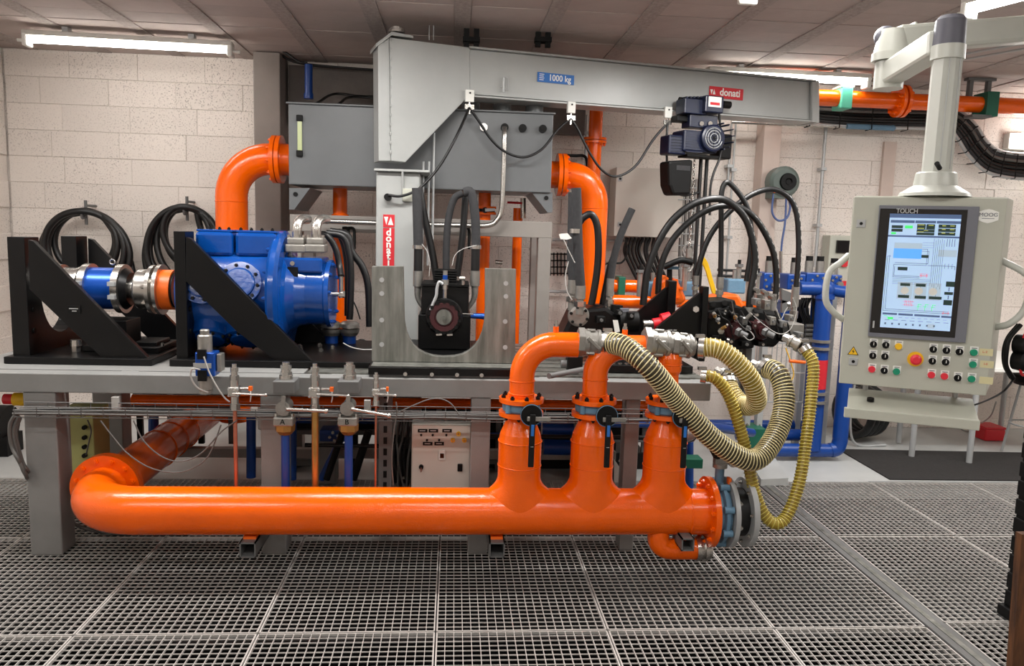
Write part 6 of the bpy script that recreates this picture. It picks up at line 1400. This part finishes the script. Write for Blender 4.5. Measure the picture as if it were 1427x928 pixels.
# wide cable ladder with dark cables, S-bend at right
lad = thing('cable_run', 'broad bundle of dark cables on a wire tray curving down at the right wall', 'cable tray', at(1350, 220, Y=6.35))
top = [(1130, 158), (1200, 162), (1280, 164), (1325, 166), (1346, 182), (1362, 206), (1382, 224), (1410, 231), (1445, 233)]
for k in range(15):
    f = (k-7)/7; pts = []
    for i, (x, y) in enumerate(top):
        # offset perpendicular to the run
        j0, j1 = max(i-1, 0), min(i+1, len(top)-1); dx, dy = top[j1][0]-top[j0][0], top[j1][1]-top[j0][1]; L = math.hypot(dx, dy)
        wd = 15+.016*max(x-1300, 0)
        pts.append(at(x-dy/L*f*wd+random.uniform(-.6, .6), y+dx/L*f*wd+random.uniform(-.6, .6), Y=6.42+.03*(k % 2)))
    MB().tube(pts, .0155, 8).build('cable', ('rubber', 'blackmatt', 'sleeve', 'rubber', 'cable')[k % 5] if k not in (0, 14) else 'ltgrey', lad)
m = MB(); PP = MB().path(pl(6.36, *top), 5); FF = MB().frames(PP)
for i in range(0, len(PP)-1, 3):
    d = (PP[i+1]-PP[i]).normalized(); n_ = V((d.z, 0, -d.x)).normalized(); m.tube([PP[i]-n_*.10+V((0, .1, 0)), PP[i]-n_*.10, PP[i]+n_*.10, PP[i]+n_*.10+V((0, .1, 0))], .005, 5, res=0)
m.build('tray_wire', 'blackmatt', lad, kind='stuff')
p0, p1 = at(1180, 176, Y=6.4), at(1244, 179, Y=6.4); p1.z = p0.z
tag(MB().cyl(p0, p1, .022, n=14).sphere(p1, .025, 10).build('blue_pipe', 'bluevalve'), 'short blue-grey air pipe under the dark cable run', 'pipe')
q0 = at(1020, 172, Y=6.4); tag(MB().cyl((q0.x, 6.42, p0.z), (p0.x-.01, 6.42, p0.z), .014, n=10).build('wall_tube', 'chrome'), 'bright thin tube leading left from the blue-grey air pipe', 'tube')
for k, (x0, y0, x1, y1) in enumerate(((1330, 78, 1427, 60), (1338, 84, 1427, 68))):
    tag(MB().cyl(at(x0, y0, Z=2.93), at(x1, y1, Z=2.93), .008, n=8).build('ceiling_conduit', 'ltgrey'), ['front', 'rear'][k]+' of two thin ceiling conduits seen under the white arm', 'conduit')
a, b = at(400, 90, Y=6.35), at(640, 104, Y=6.35)
# ================================================================== CONTROL PANEL ON SUPPORT ARM
PL, PRr = V((1.508, 2.9, 0)), V((1.965, 2.69, 0))
dX = (PRr-PL).normalized(); PWd = (PRr-PL).length; yaw = math.atan2(dX.y, dX.x)
PZ0, PZ1 = 1.10, 1.818
pn = thing('control_station', 'pale grey panel with lit touch display hanging from the white arm', 'panel', (PL.x, PL.y, PZ0))
pn.rotation_euler = (0, 0, yaw); WL[pn] = V((0, 0, 0))        # children are given in the panel's own frame
nP = V((dX.y, -dX.x, 0))                          # outward normal
def hp(px, py):                                  # pixel on the panel face -> local x, z
    d = M3 @ V(((px-713.5)/FPX, -(py-464)/FPX, -1)); o = V((0, 0, HC)); t = (PL-o).dot(nP)/d.dot(nP); q = o+d*t
    return (q-PL).dot(dX), q.z-PZ0
HH = PZ1-PZ0
MB().prism([V((0, 0, 0)), V((PWd, 0, 0)), V((PWd, 0, HH)), V((0, 0, HH))], (0, .022, 0)).build('door', 'panel', pn, bev=.003)
MB().add([(.006, .0225, .006), (PWd+.004, .0225, .006), (PWd+.06, .20, .05), (.006, .20, .05), (.006, .0225, HH+.004), (PWd+.004, .0225, HH+.004), (PWd+.06, .20, HH+.004), (.006, .20, HH+.004)],
   [(0, 3, 2, 1), (4, 5, 6, 7), (0, 1, 5, 4), (1, 2, 6, 5), (2, 3, 7, 6), (3, 0, 4, 7)]).build('housing', 'panel', pn, bev=.003)
def rect(px0, py0, px1, py1, y0, y1, nm, m_, parent=pn, bev=0):
    ax_, az = hp(px0, py0); bx_, bz = hp(px1, py1); return MB().box(min(ax_, bx_), max(ax_, bx_), -y1, -y0, min(az, bz), max(az, bz)).build(nm, m_, parent, bev)
c1 = hp(1222.7, 286); c2 = hp(1352, 478.5); fx0, fx1, fz1, fz0 = hp(1217, 380)[0], hp(1355, 380)[0], c1[1], hp(1280, 473)[1]
disp = MB().box(fx0, fx1, -.012, 0, fz0, fz1).build('display_frame', 'bezel', pn, bev=.002)
gx0, gx1, gz1, gz0 = hp(1218.5, 380)[0], hp(1339, 380)[0], hp(1280, 291.5)[1], hp(1280, 467)[1]
MB().box(gx0, gx1, -.0132, -.012, gz0, gz1).build('glass', 'glassblack', disp)
sx0, sx1, sz1, sz0 = hp(1232.5, 380)[0], hp(1331, 380)[0], hp(1285, 298.5)[1], hp(1280, 458.5)[1]
scr = MB().box(sx0, sx1, -.0136, -.0132, sz0, sz1).build('screen', 'screen', disp)
SW, SH = sx1-sx0, sz1-sz0
class G2:                                        # flat display graphics, u right 0..1, v down 0..1
    def __init__(s): s.m = MB()
    def r(s, u0, v0, u1, v1, k=0):
        y = -.0137-.0002*k; s.m.box(sx0+u0*SW, sx0+u1*SW, y-.0001, y, sz1-v1*SH, sz1-v0*SH); return s
    def l(s, pts, w=.004, k=1):
        for (u0, v0), (u1, v1) in zip(pts, pts[1:]):
            if abs(u0-u1) < 1e-6: s.r(u0-w/2, min(v0, v1)-w*.3, u0+w/2, max(v0, v1)+w*.3, k)
            else: s.r(min(u0, u1), v0-w*.3, max(u0, u1), v0+w*.3, k)
        return s
def put(g, nm, m_): g.m.build(nm, m_, disp, kind='stuff')
g = G2()
g.r(0, 0, 1, .035).r(.02, .055, .36, .078, 1).r(.37, .055, .66, .078, 1).r(.67, .055, 1, .078, 1).r(0, .185, 1, .2, 1)
g.r(.02, .868, .23, .885, 1).r(.25, .868, .46, .885, 1).r(.48, .868, .84, .885, 1).r(.86, .868, 1, .885, 1); put(g, 'header_bar', 's_bar')
g = G2().r(.1, .25, .5, .30); g.r(.73, .30, .99, .36).r(.2, .59, .42, .74).r(.43, .59, .62, .74).r(.64, .59, .82, .74).r(.68, .945, .78, .985); put(g, 'grey_block', 's_grey')
put(G2().r(.1, .30, .5, .385), 'tank_symbol', 's_blue')
g = G2()
for u0, v0, u1, v1 in ((.04, .10, .20, .125), (.04, .13, .20, .155), (.40, .085, .52, .13), (.53, .085, .65, .13), (.40, .132, .65, .155), (.40, .158, .65, .18), (.70, .085, .94, .115), (.70, .12, .94, .148), (.70, .152, .94, .178), (.5, .35, .6, .375), (.18, .46, .32, .49), (.24, .60, .38, .625), (.46, .60, .60, .625), (.22, .705, .38, .73), (.46, .705, .62, .73), (.66, .705, .84, .73), (.88, .57, 1.0, .615), (.87, .66, .99, .685), (.87, .73, .99, .775)): g.r(u0, v0, u1, v1, 2)
put(g, 'value_field', 's_dark')
g = G2().r(.23, .10, .34, .125, 2).r(.04, .16, .11, .178, 2).r(.1, .905, .18, .925, 2)
for k in range(3): g.l([(.52+.1*k, .78), (.52+.1*k, .83)], .008).l([(.52+.1*k, .78), (.57+.1*k, .78)], .008).l([(.49+.1*k, .80), (.56+.1*k, .80)], .006)
g.l([(.04, .895), (.09, .895), (.09, .91)], .006); put(g, 'green_symbol', 's_green')
g = G2().l([(.5, .53), (.62, .53)], .008).l([(.52, .515), (.52, .545)], .006).l([(.6, .515), (.6, .545)], .006).l([(.5, .515), (.62, .515)], .004).l([(.86, .845), (.97, .845)], .006).l([(.88, .83), (.88, .86)], .005).l([(.95, .83), (.95, .86)], .005)
for k in range(5): g.l([(.33+.025*k, .75), (.33+.025*k, .80)], .005)
g.l([(.3, .76), (.46, .76)], .004).l([(.3, .79), (.46, .79)], .004); put(g, 'red_symbol', 's_red')
g = G2()
for k in range(3):
    g.l([(.41, .092+.03*k), (.5, .092+.03*k)], .008, 3); g.l([(.75, .096+.031*k), (.8, .096+.031*k)], .010, 3)
    g.l([(.86, .096+.031*k), (.92, .096+.031*k)], .008, 3)
g.l([(.56, .095), (.63, .095)], .008, 3).l([(.5, .14), (.56, .14)], .006, 3); put(g, 'value_digit', 's_yel')
g = G2()
for d in (0, .03): g.l([(.07-d*.6, .37-d*.3), (.02+d, .37-d*.3), (.02+d, .85-d*.5), (.98-d, .85-d*.5)], .006)
for d in (0, .03): g.l([(.5, .30+d*.6), (.58+d*.7, .30+d*.6), (.58+d*.7, .44-d*.5), (.12+d*.5, .44+d*.6), (.12+d*.5, .55-d*.4), (.5, .55-d*.4)], .006)
for k in range(6): g.l([(.66+.028*k, .21+.01*(k % 2)), (.66+.028*k, .60+.02*(k % 3))], .005)
for k in range(4): g.l([(.12, .565+.014*k), (.66, .565+.014*k)], .004); g.l([(.84+.035*k, .21), (.84+.035*k, .27)], .008)
for k in range(3):
    g.l([(.31+.22*k, .625), (.31+.22*k, .705)], .004); g.l([(.84+.05*k, .42), (.84+.05*k, .46)], .006)
    g.l([(.5, .245+.02*k), (.66, .245+.02*k)], .003)
g.l([(.6, .44), (.98, .44), (.98, .47)], .006).l([(.93, .625), (.93, .65)], .014).l([(.93, .695), (.93, .72)], .014)
for k in range(8): g.l([(.06+.12*k, .93), (.13+.12*k, .93)], .006); g.l([(.26+.09*k, .905), (.31+.09*k, .905)], .004); g.r(.06+.1*k, .955, .085+.1*k, .972, 1)
put(g, 'schematic_line', 's_line')
g = G2()
m = MB()
for k in range(3): m.cyl((sx0+(.31+.2*k)*SW, -.0139, sz1-.665*SH), (sx0+(.31+.2*k)*SW, -.0142, sz1-.665*SH), .014, n=16)
m.build('pump_symbol', 'white', disp)
text('TOUCH', .024, 'ltgrey', disp, ((sx0+.24*SW), -.0140, sz1+.0095), (1, 0, 0), (0, 0, 1), 'touch_lettering', bold=.0004, sx=.85)
MB().box(sx0+.02*SW, sx0+.5*SW, -.0138, -.0134, sz1+.0, sz1+.02).build('touch_patch', 's_line', disp) if 0 else None
MB().box(gx0+.009, gx0+.015, -.0136, -.0132, gz0+.018, gz0+.045).build('edge_mark', 'ltgrey', disp)
# maker's badge
bx_, bz_ = hp(1377, 301); pts = [V((bx_+.033*x, -.0005, bz_+.026*z)) for x, z in ((-1, .55), (-1, -.55), (-.35, -.9), (0, -1), (.35, -.9), (1, -.55), (1, .55), (.35, .85), (0, .95), (-.35, .85))]
bd = MB().prism(pts, (0, -.002, 0)).build('badge', 'white', pn); text('MOOG', .019, 'bezel', bd, (bx_, -.003, bz_+.004), (1, 0, 0), (0, 0, 1)); MB().box(bx_-.02, bx_+.02, -.0032, -.0026, bz_-.010, bz_-.008).build('badge_line', 'bezel', bd)
def p5(x, y): return hp(1160+x/5.345, 440+y/5.345)
def button(x, y, kind, m_='blackmatt', r=.0115):
    u, z = p5(x, y); MB().box(u-.013, u+.015, -.0012, 0, z-.008, z+.022).build('legend_plate', 'white', pn)
    MB().box(u-.008, u+.010, -.0016, -.0012, z+.0145, z+.0175).build('legend_print', 'bezel', pn)
    b = MB().lathe((u, 0, z), (0, -1, 0), [(0, r*1.12), (.004, r*1.12), (.005, r), (.010, r), (.010, 0)] if kind != 'sel' else [(0, r*1.12), (.006, r*1.1), (.006, 0)], 18).build({'sel': 'selector', 'push': 'push_button'}[kind], m_, pn)
    if kind == 'sel':
        MB().box(u-.0042, u+.0042, -.016, -.006, z-.010, z+.010).build('selector_grip', 'blackmatt', b, bev=.001); MB().box(u-.001, u+.0012, -.0166, -.016, z-.002, z+.009).build('grip_mark', 'white', b)
for x, y in ((305, 212), (397, 218), (300, 297), (390, 303), (385, 408), (750, 250), (848, 258), (945, 268), (743, 337), (842, 345), (932, 463)): button(x, y, 'sel')
button(492, 228, 'push', 'yellow'); [button(x, y, 'push', 'btn_r') for x, y in ((293, 398), (736, 440), (833, 450))]; [button(x, y, 'push', 'btn_g') for x, y in ((476, 415), (1052, 273), (1045, 362), (1035, 470))]
u, z = p5(617, 322); MB().lathe((u, 0, z), (0, -1, 0), [(0, .028), (.003, .028), (.003, 0)], 28).build('stop_ring', 'yellow', pn)
MB().lathe((u, -.003, z), (0, -1, 0), [(0, .012), (.014, .012), (.016, .020), (.024, .019), (.028, .012), (.028, 0)], 24).build('stop_button', 'btn_r', pn)
for i_, ((x, y), tx) in enumerate((((1145, 270), 'L-2'), ((1150, 360), 'I-0'), ((1145, 480), ''))):
    u, z = p5(x, y); MB().box(u-.022, u+.022, -.001, 0, z-.014, z+.012).build('beige_sticker', 'beige', pn)
    if tx: text(tx, .012, 'redsign', pn, (u-.004, -.0018, z), (1, 0, 0), (0, 0, 1), th=.0002)
for px, py in ((1200, 311.5), (1189, 503.5)):
    u, z = hp(px, py); l = MB().box(u-.016, u+.016, -.004, 0, z-.015, z+.015).build('lock_plate', 'ltgrey', pn, bev=.002); MB().cyl((u, -.004, z), (u, -.006, z), .006, n=12).build('keyhole', 'blackmatt', l)
u, z = hp(1189, 489.5); w3 = MB().prism([V((u-.020, -.0005, z-.014)), V((u+.020, -.0005, z-.014)), V((u, -.0005, z+.020))], (0, -.0008, 0)).build('warning_sign', 'blackmatt', pn)
MB().prism([V((u-.0165, -.0015, z-.012)), V((u+.0165, -.0015, z-.012)), V((u, -.0015, z+.0165))], (0, -.0005, 0)).build('warning_field', 'yellow', w3)
MB().prism([V((u+.002, -.0022, z+.009)), V((u-.005, -.0022, z-.001)), V((u, -.0022, z-.001)), V((u-.002, -.0022, z-.010)), V((u+.005, -.0022, z+.001)), V((u, -.0022, z+.001))], (0, -.0003, 0)).build('bolt_symbol', 'blackmatt', w3)
# handles
def bh(px): return hp(px, 400)[0]
lx_, z1h, z0h = 0, hp(1188, 360)[1], hp(1176, 440)[1]
MB().tube([V((.0, .06, z1h+.01)), V((-.03, .03, z1h-.02)), V((-.068, .01, z1h-.06)), V((-.072, .01, z0h+.06)), V((-.04, .03, z0h+.01)), V((.0, .06, z0h-.02))], .0125, 12, res=4).build('handle', 'armwhite', pn)
zr1, zr0 = hp(1408, 368)[1], hp(1400, 452)[1]; xq = PWd+.03
MB().tube([V((xq-.01, .09, zr1+.01)), V((xq+.05, .05, zr1-.025)), V((xq+.075, .04, zr1-.06)), V((xq+.07, .04, zr0+.06)), V((xq+.03, .05, zr0+.0)), V((xq-.01, .09, zr0-.02))], .0125, 12, res=4).build('handle', 'armwhite', pn)
# keyboard tray (front lip + sloping top)
u0, u1 = .045, PWd-.02; zt0 = -.035
tr = MB(); tr.add([(u0, .12, zt0), (u1, .12, zt0), (u1+.0, -.03, zt0-.055), (u0-.01, -.03, zt0-.055), (u0, .12, zt0-.02), (u1, .12, zt0-.02), (u1, -.03, zt0-.08), (u0-.01, -.03, zt0-.08)], [(3, 2, 1, 0), (4, 5, 6, 7), (3, 7, 6, 2), (0, 1, 5, 4), (1, 2, 6, 5), (0, 4, 7, 3)])
kt = tr.build('keyboard_tray', 'panel', pn, bev=.003)
MB().box(u0-.02, u1, -.052, -.030, zt0-.088, zt0-.050).build('tray_lip', 'panel', kt, bev=.003)
MB().cyl((u0+.075, .03, zt0-.030), (u0+.075, .028, zt0-.018), .013, n=16).build('tray_knob', 'blackmatt', kt)
for uu in (u0+.06, u1-.06): MB().cyl((uu, .12, zt0-.01), (uu, .12, .03), .010, n=10).build('tray_bracket', 'ltgrey', kt)
# neck and support arm
nk = thing('support_arm', 'white jointed support arm carrying the control panel from the upper right', 'arm', (1.78, 2.9, PZ1))
AYp = 2.86; cxp = at(1303, 260, Y=AYp); ztop = PZ1+.006
yc_ = AYp
MB().lathe((cxp.x, yc_, ztop), (0, 0, 1), [(0, .125), (.012, .120), (.035, .085), (.04, .076), (.085, .070), (.09, .066), (.09, 0)], 32).build('neck_base', 'armwhite', nk)
MB().cyl((cxp.x-.03, yc_-.065, ztop+.10), (cxp.x-.055, yc_-.085, ztop+.115), .009, n=10).build('lock_lever', 'blackmatt', nk)
zh = at(1318, 72, Y=AYp).z
m = MB().cyl((cxp.x, yc_, ztop+.085), (cxp.x+.0, yc_, zh), .052, n=8, flat=True).build('vertical_tube', 'armwhite', nk, bev=.004)
for dx in (-.02, .02): MB().box(cxp.x+dx-.001, cxp.x+dx+.001, yc_-.0495, yc_-.047, ztop+.1, zh-.01).build('tube_groove', 'ltgrey', nk)
MB().cyl((cxp.x, yc_, zh-.03), (cxp.x, yc_, zh+.02), .058, n=20).build('joint_collar', 'armwhite', nk, bev=.004)
MB().lathe((cxp.x, yc_, zh+.02), (0, 0, 1), [(0, .055), (.09, .052), (.105, .040), (.11, 0)], 24).build('joint_cap', 'armgrey', nk)
J = at(1240, 92, Y=3.30); hd0 = V((cxp.x-.02, yc_+.02, zh+.035)); J1 = V((J.x, J.y, at(1240, 104, Y=3.3).z))
MB().bar(hd0, J1, .085, .095).build('arm_link', 'armwhite', nk, bev=.014)
for dz in (.028, -.028): MB().bar(hd0+V((-.045, -.02, dz)), J1+V((-.0, -.046, dz)), .004, .004).build('link_groove', 'ltgrey', nk) if 0 else None
MB().cyl(J1-V((0, 0, .06)), J1+V((0, 0, .05)), .058, n=24).build('elbow_hub', 'armwhite', nk, bev=.01)
MB().cyl(J1+V((0, 0, .053)), J1+V((0, 0, .085)), .075, n=24).build('elbow_plate', 'armwhite', nk, bev=.006)
J2 = J1+V((0, 0, .15)); e2 = at(1500, 36, Y=3.36); k2 = at(1262, 62, Y=3.34)
MB().cyl(J1+V((0, 0, .086)), J2+V((0, 0, .03)), .07, .052, n=24).build('upper_hub', 'armwhite', nk, bev=.008)
MB().sphere(J2+V((-.02, .02, .006)), .046, 16, (1, 1, 1)).build('elbow_cap', 'armgrey', nk)
MB().bar(J2+V((.01, 0, -.01)), e2, .1, .108).build('boom', 'armwhite', nk, bev=.016)
MB().box(k2.x-.008, k2.x+.004, 3.27, 3.41, J2.z-.068, J2.z+.062).build('boom_band', 'armwhite', nk, bev=.004)
MB().cyl((e2.x+.03, e2.y, e2.z-.1), (e2.x+.03, e2.y, CEIL), .075, n=20).build('ceiling_mount', 'armwhite', nk)
# headphones on the right handle
Hc = at(1418, 490, Y=2.72)
t = thing('ear_defenders', 'black and red ear defenders hanging on the right side of the control panel', 'headphones', Hc-V((0, 0, .1)))
MB().tube([Hc+V((.0, 0, .10)), Hc+V((-.045, -.01, .05)), Hc+V((-.055, -.015, 0)), Hc+V((-.045, -.01, -.055)), Hc+V((-.005, 0, -.10))], .0085, 10).tube([Hc+V((.0, 0.012, .10)), Hc+V((-.035, .012, .05)), Hc+V((-.045, .012, 0)), Hc+V((-.035, .012, -.055)), Hc+V((-.005, .012, -.10))], .007, 10).build('headband', 'blackmatt', t)
for dz in (.03, -.03):
    MB().lathe(Hc+V((.0, -.02, dz)), (.5, -1, 0), [(-.02, .0), (-.02, .036), (.02, .04), (.035, .03), (.04, 0)], 20).build('ear_cup', 'black', t)
MB().torus(Hc+V((.012, -.03, .05)), (.5, -1, 0), .030, .006, 20, 8).build('red_rim', 'red', t); MB().torus(Hc+V((.012, -.03, -.055)), (.5, -1, 0), .028, .005, 20, 8).build('red_rim', 'red', t)
tag(MB().tube([Hc+V((-.0, .0, -.1)), Hc+V((-.02, .03, -.16)), at(1370, 560, Y=3.2), at(1352, 566, Y=3.3)], .004, 6).build('black_lead', 'rubber'), 'thin black lead dropping from the ear defenders behind the panel', 'cable')
# ================================================================== RIGHT FLOOR AREA
# mat
mp = [at(1168, 627, Z=.0), at(1240, 669, Z=0), at(1540, 672, Z=0), at(1540, 634, Z=0)]
tag(MB().prism([V((p.x, p.y, .001)) for p in mp], (0, 0, .008)).build('floor_mat', 'mat_'), 'black rubber mat on the grey floor behind the grating', 'mat')
# table standing on mat
tz = .74
tb = thing('work_table', 'light table on round grey legs mostly hidden behind the control panel', 'table', (3.9, 5.75, 0))
lg = [at(1270, 637, Z=0), at(1350, 646, Z=0), at(1252, 618, Z=0), at(1393, 606, Z=0)]
for p in lg: MB().cyl((p.x, p.y, .009), (p.x, p.y, tz-.02), .022, n=14).build('leg', 'ltgrey', tb)
xa, xb = min(p.x for p in lg)-.05, max(p.x for p in lg)+.3
MB().box(xa, xb, lg[1].y-.08, 6.35, tz-.02, tz+.01).build('table_top', 'white', tb, bev=.004)
ys = [at(1290, 603, Y=5.7)]
tag(MB().prism(pl(5.75, (1262, 588), (1310, 604), (1296, 605), (1262, 591)), (0, .3, 0)).build('hanging_shelf', 'ltgrey'), 'slanting steel tray below the table', 'tray') if 0 else None
p = at(1384, 582, Y=6.2); t = thing('red_box', 'low red box on the floor under the table', 'box', (p.x, 6.2, 0)); MB().box(p.x-.09, p.x+.09, 6.15, 6.35, .001, .1).build('box', 'red', t, bev=.01); MB().box(p.x-.092, p.x+.092, 6.148, 6.352, .1, .12).build('lid', 'red', t, bev=.006)
p = at(1362, 600, Z=0); tag(MB().prism([V((p.x-.15, p.y-.05, .002)), V((p.x+.2, p.y-.03, .002)), V((p.x+.12, p.y+.12, .002)), V((p.x-.12, p.y+.1, .002))], (0, 0, .03)).build('plastic_bag', 'white', bev=.01), 'flat white package lying on the floor under the table', 'package')
tag(MB().tube([at(1340, 598, Z=.02), at(1362, 592, Z=.1), at(1380, 580, Z=.2), at(1388, 560, Z=.4)], .006, 8).build('pale_cable', 'cablew'), 'pale cable curling up beside the red box', 'cable')
# wheel/hose stack behind left of panel
p = at(1195, 580, Y=6.15)
t = thing('cable_reel', 'stack of dark tyre-like rings standing against the wall by the blue risers', 'reel', (p.x, 6.15, 0))
for k in range(4): MB().torus((p.x+.06*k-.04, 6.15+.03*k, .24), (1, .35, .0), .19, .032, 26, 10).build('ring', 'rubber', t)
MB().tube([V((p.x-.13, 6.0, .5)), V((p.x-.15, 5.98, .2)), V((p.x-.1, 5.95, .02)), V((p.x+.15, 5.95, .015))], .010, 8).build('tube_frame', 'ltgrey', t)
MB().cyl((p.x-.1, 6.25, .46), (p.x+.2, 6.25, .46), .02, n=10).build('axle', 'blackmatt', t)
# stool
def stool(px, py, label, h=.60):
    b_ = at(px, py, Z=0); t = thing('stool', label, 'stool', (b_.x, b_.y, 0))
    MB().lathe((b_.x, b_.y, h), (0, 0, 1), [(-.03, 0), (-.03, .15), (0, .18), (.03, .18), (.05, .16), (.05, 0)], 24).build('seat', 'blackmatt', t)
    for k in range(4):
        a = PI/4+k*PI/2+.3; MB().cyl((b_.x+.1*math.cos(a), b_.y+.1*math.sin(a), h-.03), (b_.x+.18*math.cos(a), b_.y+.18*math.sin(a), .008), .010, n=10).build('leg', 'ltgrey', t)
    MB().torus((b_.x, b_.y, .25), (0, 0, 1), .15, .007, 24, 6).build('foot_ring', 'ltgrey', t)
stool(1432, 634, 'round black stool on thin steel legs at the right edge')
# black grooved post bottom right with wood board
pb = at(1408, 872, Z=0)+V((.045, 0, 0))
pt = thing('cable_chain_post', 'black ribbed post standing on the grating at the lower right edge', 'post', (pb.x+.06, pb.y, .001))
tx = at(1421, 560, Y=pb.y)
zt = tx.z
MB().box(pb.x, pb.x+.1, pb.y, pb.y+.1, .04, zt).build('core', 'blackmatt', pt, bev=.004)
for k in range(int(zt/.085)): MB().box(pb.x-.006, pb.x+.106, pb.y-.006, pb.y+.106, .05+.085*k, .05+.085*k+.07).build('rib', 'blackmatt', pt, bev=.006)
MB().box(pb.x-.025, pb.x+.12, pb.y-.03, pb.y+.12, .001, .05).build('foot', 'blackmatt', pt, bev=.006)
wb = at(1412, 925, Y=2.45); wt = at(1424, 745, Y=2.45)
w_ = MB().add([wb+V((0, 0, -.06)), wb+V((.3, 0, -.06)), V((wt.x+.3, 2.45, wt.z)), wt, wb+V((0, .03, -.06)), wb+V((.3, .03, -.06)), V((wt.x+.3, 2.48, wt.z)), wt+V((0, .03, 0))], [(0, 1, 2, 3), (7, 6, 5, 4), (0, 4, 5, 1), (3, 2, 6, 7), (0, 3, 7, 4), (1, 5, 6, 2)])
tag(w_.build('wooden_board', 'wood'), 'rough brown wooden board at the bottom right corner', 'board')
